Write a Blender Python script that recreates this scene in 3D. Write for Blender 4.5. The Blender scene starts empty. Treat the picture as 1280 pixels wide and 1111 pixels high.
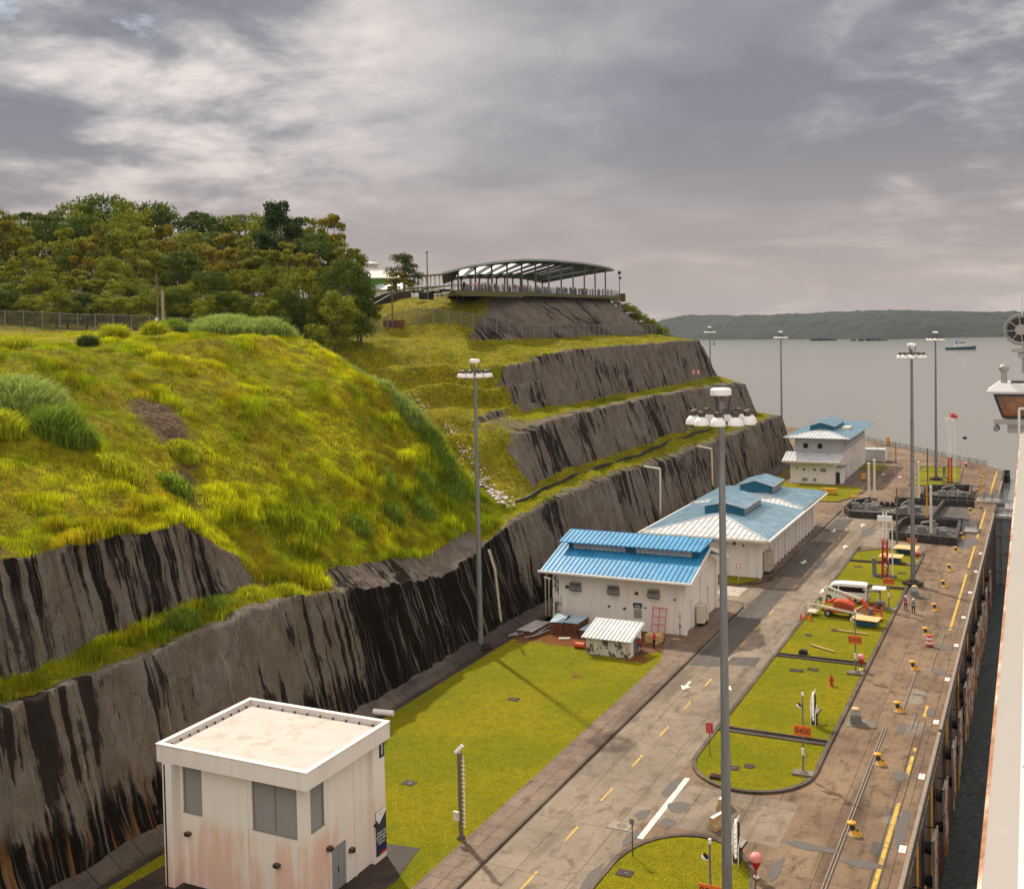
import bpy, bmesh, math, random
import numpy as np
from mathutils import Vector, Matrix, Euler
random.seed(7); rng = np.random.default_rng(7)
sc = bpy.context.scene
R = math.radians
# ------------------------------------------------------------------ camera
cam = bpy.data.cameras.new("camera"); camo = bpy.data.objects.new("camera", cam)
sc.collection.objects.link(camo); sc.camera = camo
F = Vector((-0.4368852, 0.89869778, -0.03838781)); RR = Vector((0.89951646, 0.43642957, -0.01998393)); UU = Vector((0.00120593, 0.04326115, 0.99906307))
M = Matrix((RR, UU, -F)).transposed().to_4x4(); M.translation = Vector((0, 0, 34.0)); camo.matrix_world = M
cam.sensor_fit = 'HORIZONTAL'; cam.sensor_width = 36.0; cam.lens = 36.0 * 1370 / 1280
cam.shift_y = -(555.5 - 455) / 1280.0
cam.clip_start = 0.3; cam.clip_end = 12000
# ------------------------------------------------------------------ world
SUN_EL, SUN_DIR = R(45), Vector((-0.757, 0.653, 0))
w = bpy.data.worlds.new("World"); sc.world = w; w.use_nodes = True
nt = w.node_tree; N = nt.nodes; L = nt.links; N.clear()
def nd(t, **kw):
    n = N.new(t)
    for k, v in kw.items():
        if k.startswith('i_'): n.inputs[int(k[2:])].default_value = v
        else: setattr(n, k, v)
    return n
def mth(op, a, b=None, c=None, clamp=False):
    n = N.new('ShaderNodeMath'); n.operation = op; n.use_clamp = clamp
    for i, x in enumerate((a, b, c)):
        if x is None: continue
        if isinstance(x, (int, float)): n.inputs[i].default_value = x
        else: L.new(x, n.inputs[i])
    return n.outputs[0]
def maprange(v, a, b, c=0.0, d=1.0, smooth=True):
    n = N.new('ShaderNodeMapRange'); n.interpolation_type = 'SMOOTHSTEP' if smooth else 'LINEAR'
    L.new(v, n.inputs[0])
    for i, x in enumerate((a, b, c, d)): n.inputs[i + 1].default_value = x
    return n.outputs[0]
def mixc(f, a, b):
    n = N.new('ShaderNodeMix'); n.data_type = 'RGBA'
    if isinstance(f, (int, float)): n.inputs[0].default_value = f
    else: L.new(f, n.inputs[0])
    for i, x in ((6, a), (7, b)):
        if isinstance(x, tuple): n.inputs[i].default_value = (*x, 1)
        else: L.new(x, n.inputs[i])
    return n.outputs[2]
tc = nd('ShaderNodeTexCoord'); sep = nd('ShaderNodeSeparateXYZ'); L.new(tc.outputs['Generated'], sep.inputs[0])
zc = mth('MAXIMUM', sep.outputs[2], 0.0); den = mth('ADD', zc, 0.24)
cmb = nd('ShaderNodeCombineXYZ'); L.new(mth('DIVIDE', sep.outputs[0], den), cmb.inputs[0]); L.new(mth('DIVIDE', sep.outputs[1], den), cmb.inputs[1])
def noise(vec, scale, det=6.0, rough=0.55, dist=0.0, off=0.0):
    m = nd('ShaderNodeMapping'); L.new(vec, m.inputs[0]); m.inputs[1].default_value = (off, off * 0.7, 0)
    n = nd('ShaderNodeTexNoise'); L.new(m.outputs[0], n.inputs['Vector'])
    n.inputs['Scale'].default_value = scale; n.inputs['Detail'].default_value = det; n.inputs['Roughness'].default_value = rough; n.inputs['Distortion'].default_value = dist
    return n.outputs[0]
big = noise(cmb.outputs[0], 0.75, 6, 0.5, 0.35, 3.3); fine = noise(cmb.outputs[0], 3.0, 8, 0.55, 0.3, 1.7); wisp = noise(cmb.outputs[0], 1.6, 9, 0.6, 0.7, 9.1)
def blob(d, lo, hi):
    dn = nd('ShaderNodeVectorMath', operation='DOT_PRODUCT'); L.new(tc.outputs['Generated'], dn.inputs[0])
    dn.inputs[1].default_value = Vector(d).normalized(); return maprange(dn.outputs['Value'], lo, hi)
def pdir(px, py): return F + RR * ((px - 640) / 1370) - UU * ((py - 455) / 1370)
glowL = blob(pdir(110, 60), 0.952, 0.997); glowR = blob(pdir(1330, 90), 0.965, 0.999); darkM = blob(pdir(800, 150), 0.962, 0.999); glowM = blob(pdir(620, 120), 0.985, 0.9995)
v = mth('MULTIPLY_ADD', big, 0.90, mth('MULTIPLY', fine, 0.50)); v = mth('SUBTRACT', v, 0.06)
fine2 = noise(cmb.outputs[0], 5.5, 8, 0.6, 0.3, 6.2); tex = mth('SUBTRACT', mth('ADD', mth('MULTIPLY', fine, 0.55), mth('MULTIPLY_ADD', wisp, 0.25, mth('MULTIPLY', fine2, 0.5))), 0.62); tl = mth('MULTIPLY', tex, 1.9); v = mth('MULTIPLY_ADD', glowL, mth('ADD', tl, -0.06), v); v = mth('MULTIPLY_ADD', glowR, mth('ADD', tl, 0.0), v); v = mth('MULTIPLY_ADD', glowM, 0.05, v); v = mth('MULTIPLY_ADD', darkM, -0.08, v)
ramp = nd('ShaderNodeValToRGB'); L.new(v, ramp.inputs[0]); cr = ramp.color_ramp
cr.elements[0].position = 0.44; cr.elements[0].color = (0.255, 0.258, 0.295, 1)
cr.elements[1].position = 0.97; cr.elements[1].color = (0.80, 0.735, 0.69, 1)
for p, c in ((0.58, (0.32, 0.322, 0.355)), (0.68, (0.43, 0.415, 0.43)), (0.78, (0.56, 0.53, 0.53))):
    e = cr.elements.new(p); e.color = (*c, 1)
hz = maprange(sep.outputs[2], 0.0, 0.20)
inv = mth('SUBTRACT', 1.0, hz)
wb = maprange(wisp, 0.50, 0.70)
hcol = mixc(mth('MULTIPLY', wb, 0.6), (0.49, 0.41, 0.37), (0.70, 0.58, 0.50))
col = mixc(mth('MULTIPLY', inv, 0.88), ramp.outputs[0], hcol)
# extra brightness added to the unseen sky overhead and behind the viewer, lighting white walls
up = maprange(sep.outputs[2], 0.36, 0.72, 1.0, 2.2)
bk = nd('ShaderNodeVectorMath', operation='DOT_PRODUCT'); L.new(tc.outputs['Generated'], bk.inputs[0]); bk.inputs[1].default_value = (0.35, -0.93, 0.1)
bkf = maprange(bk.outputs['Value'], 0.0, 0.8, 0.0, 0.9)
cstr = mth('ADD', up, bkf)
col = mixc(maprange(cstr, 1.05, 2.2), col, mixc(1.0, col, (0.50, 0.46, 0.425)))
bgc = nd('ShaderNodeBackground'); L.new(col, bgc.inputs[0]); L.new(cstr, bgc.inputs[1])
sky = nd('ShaderNodeTexSky'); sky.sky_type = 'NISHITA'; sky.sun_disc = False; sky.sun_elevation = SUN_EL; sky.sun_rotation = math.atan2(SUN_DIR.x, SUN_DIR.y)
bgs = nd('ShaderNodeBackground'); L.new(sky.outputs[0], bgs.inputs[0]); bgs.inputs[1].default_value = 0.12
hole = mth('MULTIPLY', maprange(noise(cmb.outputs[0], 1.9, 8, 0.6, 0.4, 5.5), 0.60, 0.70), mth('MULTIPLY', glowL, 0.6))
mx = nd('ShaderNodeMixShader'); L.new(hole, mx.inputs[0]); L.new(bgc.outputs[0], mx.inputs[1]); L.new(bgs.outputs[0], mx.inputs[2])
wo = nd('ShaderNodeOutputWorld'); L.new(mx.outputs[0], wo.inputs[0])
# ------------------------------------------------------------------ sun
sl = bpy.data.lights.new("sun", 'SUN'); sl.energy = 4.7; sl.angle = R(1.5); sl.color = (1.0, 0.89, 0.73)
so = bpy.data.objects.new("sun", sl); sc.collection.objects.link(so)
sd = Vector((SUN_DIR.x * math.cos(SUN_EL), SUN_DIR.y * math.cos(SUN_EL), math.sin(SUN_EL)))
so.rotation_euler = sd.to_track_quat('Z', 'Y').to_euler()
sc.view_settings.view_transform = 'Standard'; sc.view_settings.look = 'None'; sc.view_settings.exposure = 0.0; sc.view_settings.gamma = 1.0
sc.cycles.max_bounces = 6; sc.cycles.transparent_max_bounces = 12; sc.cycles.volume_bounces = 1

# ------------------------------------------------------------------ materials
MT = {}
def srgb(r, g, b): return tuple(((x / 255) / 12.92 if x / 255 <= 0.04045 else ((x / 255 + 0.055) / 1.055) ** 2.4) for x in (r, g, b))
def mat(name, color, rough=0.6, metal=0.0, var=0.25, scale=3.0, vec=(1, 1, 1), bump=0.0, dirt=None, dirt_amt=0.5, dirt_scale=1.0, dirt_vec=(1, 1, 1), dirt_lo=0.5, dirt_hi=0.7, spec=0.5, emit=0.0, trans=0.0):
    if name in MT: return MT[name]
    m = bpy.data.materials.new(name); m.use_nodes = True; t = m.node_tree; ns = t.nodes; lk = t.links
    b = ns['Principled BSDF']; b.inputs['Roughness'].default_value = rough; b.inputs['Metallic'].default_value = metal; b.inputs['Specular IOR Level'].default_value = spec
    g = ns.new('ShaderNodeNewGeometry'); mp = ns.new('ShaderNodeMapping'); mp.inputs['Scale'].default_value = vec; lk.new(g.outputs['Position'], mp.inputs[0])
    n = ns.new('ShaderNodeTexNoise'); n.inputs['Scale'].default_value = scale; n.inputs['Detail'].default_value = 6; n.inputs['Roughness'].default_value = 0.6; lk.new(mp.outputs[0], n.inputs['Vector'])
    rp = ns.new('ShaderNodeValToRGB'); rp.color_ramp.elements[0].position = 0.3; rp.color_ramp.elements[1].position = 0.72
    rp.color_ramp.elements[0].color = (*[c * (1 - var) for c in color], 1); rp.color_ramp.elements[1].color = (*[min(1, c * (1 + var)) for c in color], 1)
    lk.new(n.outputs[0], rp.inputs[0]); out = rp.outputs[0]
    if dirt:
        mp2 = ns.new('ShaderNodeMapping'); mp2.inputs['Scale'].default_value = dirt_vec; mp2.inputs['Location'].default_value = (13.1, 4.7, 9.9); lk.new(g.outputs['Position'], mp2.inputs[0])
        n2 = ns.new('ShaderNodeTexNoise'); n2.inputs['Scale'].default_value = dirt_scale; n2.inputs['Detail'].default_value = 8; n2.inputs['Roughness'].default_value = 0.62; lk.new(mp2.outputs[0], n2.inputs['Vector'])
        mr = ns.new('ShaderNodeMapRange'); mr.inputs[1].default_value = dirt_lo; mr.inputs[2].default_value = dirt_hi; mr.inputs[4].default_value = dirt_amt; lk.new(n2.outputs[0], mr.inputs[0])
        mi = ns.new('ShaderNodeMix'); mi.data_type = 'RGBA'; lk.new(mr.outputs[0], mi.inputs[0]); lk.new(out, mi.inputs[6]); mi.inputs[7].default_value = (*dirt, 1); out = mi.outputs[2]
    lk.new(out, b.inputs['Base Color'])
    if bump:
        bp = ns.new('ShaderNodeBump'); bp.inputs['Strength'].default_value = bump; bp.inputs['Distance'].default_value = 0.05; lk.new(n.outputs[0], bp.inputs['Height']); lk.new(bp.outputs[0], b.inputs['Normal'])
    if emit: b.inputs['Emission Color'].default_value = (*color, 1); b.inputs['Emission Strength'].default_value = emit
    MT[name] = m; return m
class TB:   # tiny node builder for the richer materials
    def __init__(s, name):
        s.m = bpy.data.materials.new(name); s.m.use_nodes = True; s.t = s.m.node_tree; s.ns = s.t.nodes; s.lk = s.t.links
        s.b = s.ns['Principled BSDF']; s.out = s.ns['Material Output']; s.g = s.ns.new('ShaderNodeNewGeometry'); MT[name] = s.m
    def noise(s, scale, vec=(1, 1, 1), det=6, rough=0.6, dist=0, loc=(0, 0, 0)):
        mp = s.ns.new('ShaderNodeMapping'); mp.inputs['Scale'].default_value = vec; mp.inputs['Location'].default_value = loc; s.lk.new(s.g.outputs['Position'], mp.inputs[0])
        n = s.ns.new('ShaderNodeTexNoise'); n.inputs['Scale'].default_value = scale; n.inputs['Detail'].default_value = det; n.inputs['Roughness'].default_value = rough; n.inputs['Distortion'].default_value = dist
        s.lk.new(mp.outputs[0], n.inputs['Vector']); return n.outputs[0]
    def mr(s, v, a, b, c=0.0, d=1.0):
        n = s.ns.new('ShaderNodeMapRange'); n.interpolation_type = 'SMOOTHSTEP'; s.lk.new(v, n.inputs[0])
        for i, x in enumerate((a, b, c, d)): n.inputs[i + 1].default_value = x
        return n.outputs[0]
    def mix(s, f, a, b, mode='MIX'):
        n = s.ns.new('ShaderNodeMix'); n.data_type = 'RGBA'; n.blend_type = mode
        if isinstance(f, (int, float)): n.inputs[0].default_value = f
        else: s.lk.new(f, n.inputs[0])
        for i, x in ((6, a), (7, b)):
            if isinstance(x, tuple): n.inputs[i].default_value = (*x[:3], 1)
            else: s.lk.new(x, n.inputs[i])
        return n.outputs[2]
    def math(s, op, a, b=0.0, clamp=False):
        n = s.ns.new('ShaderNodeMath'); n.operation = op; n.use_clamp = clamp
        for i, x in enumerate((a, b)):
            if isinstance(x, (int, float)): n.inputs[i].default_value = x
            else: s.lk.new(x, n.inputs[i])
        return n.outputs[0]
    def attr(s, name):
        a = s.ns.new('ShaderNodeAttribute'); a.attribute_name = name; return a
    def bump(s, h, st, dist=0.1):
        bp = s.ns.new('ShaderNodeBump'); bp.inputs['Strength'].default_value = st; bp.inputs['Distance'].default_value = dist; s.lk.new(h, bp.inputs['Height']); s.lk.new(bp.outputs[0], s.b.inputs['Normal'])
    def sep(s):
        n = s.ns.new('ShaderNodeSeparateXYZ'); s.lk.new(s.g.outputs['Position'], n.inputs[0]); return n.outputs
# rock: shotcrete-lined cut with long wet streaks
def rock_mat(name, light, dark, tan, streak=0.5, grassmix=True):
    s = TB(name)
    big = s.noise(0.13, (1, 1, 0.7), 5, 0.6); med = s.noise(1.5, (1, 1, 0.6), 8, 0.68, 0.3); st = s.noise(1.5, (.12, 1, 0.022), 6, 0.6, 0.08)
    st2 = s.noise(4.2, (.08, 1, 0.02), 6, 0.6, 0.06, (5, 9, 1)); st3 = s.noise(1.9, (.08, 1, 0.03), 5, 0.55, 0.15, (31, 2, 4)); fine = s.noise(7.0, (1, 1, 0.8), 6, 0.7)
    pan = s.noise(0.5, (1, 1, 0.5), 3, 0.5, 0.0, (2, 7, 3)); w = s.attr('wet').outputs['Fac']
    c = s.mix(s.mr(med, 0.3, 0.7), tuple(x * 0.70 for x in light), light)
    c = s.mix(s.mr(pan, 0.42, 0.6, 0, 0.65), c, tan)
    c = s.mix(s.mr(fine, 0.35, 0.6, 0.35, 0), c, tuple(x * 0.45 for x in light))
    c = s.mix(s.mr(st2, 0.60, 0.72, 0, 0.55), c, tuple(min(1, x * 1.9) for x in light))
    k = s.math('ADD', s.math('ADD', s.math('MULTIPLY', big, 0.55), s.math('MULTIPLY', st, 0.6)), s.math('MULTIPLY', med, 0.12))
    c = s.mix(s.mr(k, 0.665, 0.705, 0, 0.88), c, dark)
    c = s.mix(s.mr(st2, 0.26, 0.36, 0.6, 0), c, dark)
    vo = s.ns.new('ShaderNodeTexVoronoi'); vo.feature = 'DISTANCE_TO_EDGE'; vo.inputs['Scale'].default_value = 0.42; mp = s.ns.new('ShaderNodeMapping'); mp.inputs['Scale'].default_value = (1, 1, 0.34); s.lk.new(s.g.outputs['Position'], mp.inputs[0])
    ad = s.ns.new('ShaderNodeVectorMath'); ad.operation = 'MULTIPLY_ADD'; nn = s.ns.new('ShaderNodeTexNoise'); nn.inputs['Scale'].default_value = 0.7; nn.inputs['Detail'].default_value = 5; s.lk.new(s.g.outputs['Position'], nn.inputs['Vector']); s.lk.new(nn.outputs[1], ad.inputs[0]); ad.inputs[1].default_value = (1.1, 1.1, 0.6); s.lk.new(mp.outputs[0], ad.inputs[2]); s.lk.new(ad.outputs[0], vo.inputs['Vector'])
    crk = s.mr(vo.outputs[0], 0.0, 0.018, 0.28, 0); c = s.mix(crk, c, dark)
    # seeps: wet lower band and orange iron tongues
    c = s.mix(s.math('MULTIPLY', s.mr(w, 0.0, 0.5), s.mr(s.math('ADD', s.math('ADD', s.math('MULTIPLY', st, 0.7), s.math('MULTIPLY', med, 0.3)), s.math('MULTIPLY', w, 0.30)), 0.575, 0.65)), c, dark)
    c = s.mix(s.math('MULTIPLY', s.attr('rust').outputs['Fac'], s.mr(st3, 0.56, 0.62, 0, 1.0)), c, (0.17, 0.080, 0.030))
    c = s.mix(s.math('MULTIPLY', w, s.mr(st2, 0.55, 0.66, 0, 0.8)), c, (0.21, 0.18, 0.155))
    s.lk.new(c, s.b.inputs['Base Color']); s.b.inputs['Roughness'].default_value = 0.85; s.b.inputs['Specular IOR Level'].default_value = 0.06
    s.bump(s.math('SUBTRACT', s.math('ADD', med, s.math('MULTIPLY', fine, 0.35)), s.math('MULTIPLY', crk, 0.5)), 0.9, 0.3)
    return s, c
def hillside_mat():
    s, rockc = rock_mat('hillside', (0.205, 0.176, 0.148), (0.009, 0.007, 0.005), (0.140, 0.104, 0.076))
    gn = s.noise(0.22, (1, 1, 1), 6, 0.6); gf = s.noise(2.2, (1, 1, 1.0), 8, 0.7, 0.5); gd = s.noise(0.7, (1, 1, 1), 5, 0.6, 0.3, (3, 3, 3))
    g = s.mix(s.mr(gn, 0.35, 0.65), (0.21, 0.19, 0.008), (0.31, 0.245, 0.009))
    g = s.mix(s.mr(gf, 0.38, 0.62, 0.7, 0), g, (0.035, 0.045, 0.005))
    g = s.mix(s.mr(gd, 0.56, 0.72, 0, 0.55), g, (0.17, 0.095, 0.02))
    m = s.attr('mud'); mudc = s.mix(s.mr(gf, 0.4, 0.6), (0.055, 0.033, 0.018), (0.15, 0.10, 0.06))
    g = s.mix(s.mr(s.math('ADD', m.outputs['Fac'], s.math('MULTIPLY', s.math('SUBTRACT', gf, 0.5), 2.6)), 0.42, 0.72), g, mudc)
    r = s.attr('rock')
    f = s.mr(s.math('ADD', r.outputs['Fac'], s.math('MULTIPLY', s.math('SUBTRACT', gd, 0.5), 0.8)), 0.42, 0.58)
    s.lk.new(s.mix(f, g, rockc), s.b.inputs['Base Color'])
hillside_mat()
def ground_mat(name, base, dark, light, slab=None, crack=True, rough=0.75, patch=None):
    s = TB(name)
    n1 = s.noise(0.12, (1, 1, 1), 7, 0.62, 0.3); n2 = s.noise(1.1, (1, 0.5, 1), 8, 0.7, 0.4); n3 = s.noise(9.0, (1, 1, 1), 6, 0.7); n4 = s.noise(0.35, (1.0, 0.12, 1), 6, 0.65, 0.3, (7, 1, 0))
    c = s.mix(s.mr(n1, 0.38, 0.62), base, light)
    c = s.mix(s.mr(n2, 0.46, 0.72, 0, 0.8), c, dark)
    c = s.mix(s.mr(n4, 0.50, 0.66, 0, 0.65), c, dark)
    c = s.mix(s.mr(n2, 0.22, 0.40, 0.6, 0), c, tuple(min(1, x * 1.35) for x in light))
    c = s.mix(s.mr(n3, 0.35, 0.65, 0, 0.28), c, dark)
    if slab:
        br = s.ns.new('ShaderNodeTexBrick'); s.lk.new(s.g.outputs['Position'], br.inputs['Vector']); br.offset = 0.0
        br.inputs['Scale'].default_value = 1.0; br.inputs['Brick Width'].default_value = slab[0]; br.inputs['Row Height'].default_value = slab[1]; br.inputs['Mortar Size'].default_value = 0.035; br.inputs['Mortar Smooth'].default_value = 0.3
        br.inputs['Color1'].default_value = (0.80, 0.80, 0.80, 1); br.inputs['Color2'].default_value = (1.08, 1.07, 1.06, 1); br.inputs['Mortar'].default_value = (0.28, 0.26, 0.25, 1); br.inputs['Bias'].default_value = 0.25
        c = s.mix(0.75, c, br.outputs['Color'], 'MULTIPLY')
    if crack:
        vo = s.ns.new('ShaderNodeTexVoronoi'); vo.feature = 'DISTANCE_TO_EDGE'; vo.inputs['Scale'].default_value = 0.16
        mp = s.ns.new('ShaderNodeVectorMath'); mp.operation = 'ADD'; s.lk.new(s.g.outputs['Position'], mp.inputs[0])
        nn = s.ns.new('ShaderNodeTexNoise'); nn.inputs['Scale'].default_value = 0.8; s.lk.new(s.g.outputs['Position'], nn.inputs['Vector'])
        sc2 = s.ns.new('ShaderNodeVectorMath'); sc2.operation = 'SCALE'; sc2.inputs['Scale'].default_value = 2.5; s.lk.new(nn.outputs[1], sc2.inputs[0]); s.lk.new(sc2.outputs[0], mp.inputs[1]); s.lk.new(mp.outputs[0], vo.inputs['Vector'])
        c = s.mix(s.mr(vo.outputs[0], 0.0, 0.008, 0.6, 0), c, dark)
    s.lk.new(c, s.b.inputs['Base Color']); s.lk.new(s.mr(n1, 0.35, 0.65, rough - 0.2, rough), s.b.inputs['Roughness']); s.b.inputs['Specular IOR Level'].default_value = 0.2; s.bump(n3, 0.25, 0.02)
    return s.m
ground_mat('apron', (0.165, 0.105, 0.064), (0.050, 0.030, 0.018), (0.24, 0.165, 0.105), (4.2, 6.0))
ground_mat('road', (0.205, 0.160, 0.118), (0.080, 0.058, 0.040), (0.27, 0.215, 0.162), (3.7, 7.5))
ground_mat('asphalt_patch', (0.085, 0.075, 0.066), (0.05, 0.043, 0.038), (0.11, 0.098, 0.085), None)
ground_mat('pavement', (0.17, 0.115, 0.082), (0.065, 0.042, 0.03), (0.22, 0.16, 0.12), (1.1, 1.5), False)
ground_mat('kerbstone', (0.085, 0.062, 0.047), (0.025, 0.018, 0.014), (0.16, 0.125, 0.095), None, False)
ground_mat('old_concrete', (0.16, 0.135, 0.11), (0.035, 0.028, 0.022), (0.26, 0.22, 0.18), None, False)
ground_mat('dark_slab', (0.035, 0.026, 0.02), (0.015, 0.011, 0.009), (0.07, 0.05, 0.038), (1.5, 1.5), False)
ground_mat('toe_concrete', (0.075, 0.06, 0.048), (0.02, 0.016, 0.013), (0.13, 0.105, 0.085), None, False)
ground_mat('soil', (0.13, 0.05, 0.022), (0.06, 0.024, 0.012), (0.2, 0.09, 0.04), None, False, 0.95)
def lawn_mat():
    s = TB('lawn')
    a = s.noise(0.10, (1, 1, 1), 6, 0.6); b = s.noise(1.2, (1, 1, 1), 8, 0.72, 0.2); c_ = s.noise(9, (1, 1, 1), 5, 0.75); d = s.noise(0.5, (1, 1, 1), 5, 0.6, 0.6, (9, 2, 1))
    c = s.mix(s.mr(a, 0.35, 0.65), (0.200, 0.208, 0.006), (0.305, 0.252, 0.007))
    c = s.mix(s.mr(b, 0.42, 0.66, 0, 0.6), c, (0.145, 0.15, 0.006))
    c = s.mix(s.mr(d, 0.60, 0.74, 0, 0.55), c, (0.20, 0.13, 0.02))
    c = s.mix(s.mr(c_, 0.38, 0.60, 0.75, 0), c, (0.05, 0.06, 0.005))
    bare = s.attr('bare'); c = s.mix(s.mr(s.math('ADD', bare.outputs['Fac'], s.math('MULTIPLY', s.math('SUBTRACT', b, 0.5), 1.5)), 0.4, 0.62), c, (0.155, 0.062, 0.026))
    s.lk.new(c, s.b.inputs['Base Color']); s.b.inputs['Roughness'].default_value = 0.9; s.b.inputs['Specular IOR Level'].default_value = 0.04
    s.bump(s.math('ADD', c_, s.math('MULTIPLY', b, 2.0)), 0.9, 0.08)
lawn_mat()
def leaf_mat(name, hue=None, rough=0.6, tr=0.35):
    m = bpy.data.materials.new(name); m.use_nodes = True; t = m.node_tree; ns = t.nodes; lk = t.links; ns.clear(); MT[name] = m
    out = ns.new('ShaderNodeOutputMaterial'); at = ns.new('ShaderNodeAttribute'); at.attribute_name = 'tint'
    d = ns.new('ShaderNodeBsdfPrincipled'); d.inputs['Roughness'].default_value = rough; d.inputs['Specular IOR Level'].default_value = 0.08; tl = ns.new('ShaderNodeBsdfTranslucent'); mxs = ns.new('ShaderNodeMixShader'); mxs.inputs[0].default_value = tr
    lk.new(at.outputs['Color'], d.inputs['Base Color']); lk.new(at.outputs['Color'], tl.inputs['Color']); lk.new(d.outputs[0], mxs.inputs[1]); lk.new(tl.outputs[0], mxs.inputs[2]); lk.new(mxs.outputs[0], out.inputs[0])
leaf_mat('leaves', tr=0.28); leaf_mat('blades', tr=0.5)
def water_mat(name, color, rough, scale, st, vec=(1, 1, 1)):
    s = TB(name); n = s.noise(scale, vec, 5, 0.6, 0.6); n2 = s.noise(scale * 0.12, vec, 3, 0.5)
    s.b.inputs['Base Color'].default_value = (*color, 1); s.b.inputs['Roughness'].default_value = rough; s.b.inputs['IOR'].default_value = 1.33; s.b.inputs['Specular IOR Level'].default_value = 0.5
    s.bump(s.math('ADD', n, s.math('MULTIPLY', n2, 1.5)), st, 0.3)
water_mat('lake_water', (0.20, 0.20, 0.175), 0.18, 0.35, 0.12); water_mat('chamber_water', (0.030, 0.045, 0.045), 0.05, 1.6, 1.0)
water_mat('puddle_water', (0.13, 0.115, 0.105), 0.22, 1.0, 0.03)
# painted things
mat('white_wall', (0.76, 0.71, 0.67), 0.7, var=0.05, scale=0.8, vec=(1, 1, 0.2), dirt=(0.50, 0.44, 0.38), dirt_amt=0.45, dirt_scale=1.3, dirt_vec=(1, 1, 0.12), dirt_lo=0.52, dirt_hi=0.75, bump=0.03)
def pink_mat():
    s = TB('stained_wall'); n = s.noise(0.28, (1, 1, 0.5), 4, 0.5, 0, (4.5, 1, 2)); st = s.noise(1.8, (1, 1, 0.06), 6, 0.6); sp = s.noise(7, (1, 1, 1), 4, 0.5); z = s.sep()[2]
    c = s.mix(s.mr(st, 0.45, 0.75, 0, 0.35), (0.80, 0.745, 0.70), (0.64, 0.58, 0.52))
    low = s.mr(z, 4.9, 3.6)
    c = s.mix(s.math('MULTIPLY', low, s.mr(s.math('ADD', s.math('MULTIPLY', n, 0.6), s.math('MULTIPLY', st, 0.4)), 0.45, 0.56, 0.15, 0.85)), c, (0.74, 0.47, 0.37))
    c = s.mix(s.mr(sp, 0.76, 0.79, 0, 0.9), c, (0.05, 0.04, 0.03)); s.lk.new(c, s.b.inputs['Base Color']); s.b.inputs['Roughness'].default_value = 0.65
    w = s.attr('seam')
pink_mat()
def peel_mat():
    s = TB('peeling_wall'); n = s.noise(1.6, (1, 1, 0.7), 8, 0.7); st = s.noise(3, (1, 1, 0.2), 5, 0.6)
    c = s.mix(s.mr(st, 0.4, 0.7, 0, 0.5), (0.66, 0.60, 0.53), (0.42, 0.37, 0.31)); c = s.mix(s.mr(n, 0.50, 0.56), c, (0.10, 0.085, 0.07)); s.lk.new(c, s.b.inputs['Base Color']); s.b.inputs['Roughness'].default_value = 0.9
peel_mat()
def roof_mat(name, c1, c2, rough=0.45):
    s = TB(name); n = s.noise(0.7, (1, 1, 1), 6, 0.6); st = s.noise(3.0, (1, 0.15, 1), 5, 0.6)
    c = s.mix(s.mr(n, 0.35, 0.65), c1, c2); c = s.mix(s.mr(st, 0.55, 0.75, 0, 0.3), c, tuple(x * 0.6 for x in c1)); s.lk.new(c, s.b.inputs['Base Color']); s.b.inputs['Roughness'].default_value = rough
roof_mat('blue_roof', (0.022, 0.20, 0.40), (0.035, 0.27, 0.50)); roof_mat('pale_roof', (0.27, 0.40, 0.49), (0.39, 0.52, 0.60), 0.4); roof_mat('light_roof', (0.42, 0.45, 0.47), (0.54, 0.56, 0.57), 0.5)
roof_mat('pale_roof_shed', (0.42, 0.50, 0.55), (0.56, 0.62, 0.66), 0.35)
mat('teal_wall', (0.008, 0.115, 0.20), 0.5, var=0.15); mat('grey_wall', (0.42, 0.42, 0.42), 0.7, var=0.06, dirt=(0.3, 0.29, 0.28), dirt_amt=0.3, dirt_vec=(1, 1, .15)); mat('gutter', (0.52, 0.45, 0.34), 0.6, var=0.2, vec=(1, 1, 4), dirt=(0.12, 0.10, 0.07), dirt_amt=0.6, dirt_scale=3)
mat('white_paint', (0.78, 0.74, 0.70), 0.5, var=0.06); mat('louvre', (0.27, 0.26, 0.245), 0.5, var=0.15, scale=4, vec=(0.3, 0.3, 30)); mat('grey_door', (0.25, 0.26, 0.28), 0.5, var=0.1)
mat('black', (0.012, 0.011, 0.01), 0.5); mat('dark_gap', (0.02, 0.017, 0.015), 0.8); mat('vent_grey', (0.24, 0.24, 0.235), 0.4, metal=0.4, var=0.2)
mat('roof_membrane', (0.46, 0.42, 0.385), 0.75, var=0.08, scale=0.7, bump=0.15, dirt=(0.34, 0.28, 0.24), dirt_amt=0.7, dirt_scale=0.9, dirt_lo=0.52, dirt_hi=0.66)
mat('galvanised', (0.20, 0.205, 0.21), 0.45, metal=0.35, var=0.2, scale=1.5, vec=(3, 3, 0.4)); mat('fence_steel', (0.22, 0.21, 0.19), 0.5, var=0.1); mat('lamp_white', (0.80, 0.78, 0.78), 0.3, var=0.04); mat('lamp_rim', (0.35, 0.36, 0.12), 0.4); mat('bronze', (0.06, 0.042, 0.03), 0.45, var=0.3)
mat('yellow', (0.66, 0.33, 0.015), 0.5, var=0.15, dirt=(0.2, 0.1, 0.02), dirt_amt=0.5, dirt_scale=4); mat('road_yellow', (0.60, 0.36, 0.03), 0.7, var=0.15, dirt=(0.2, 0.15, 0.08), dirt_amt=0.75, dirt_scale=2.5, dirt_lo=0.45, dirt_hi=0.6)
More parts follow.
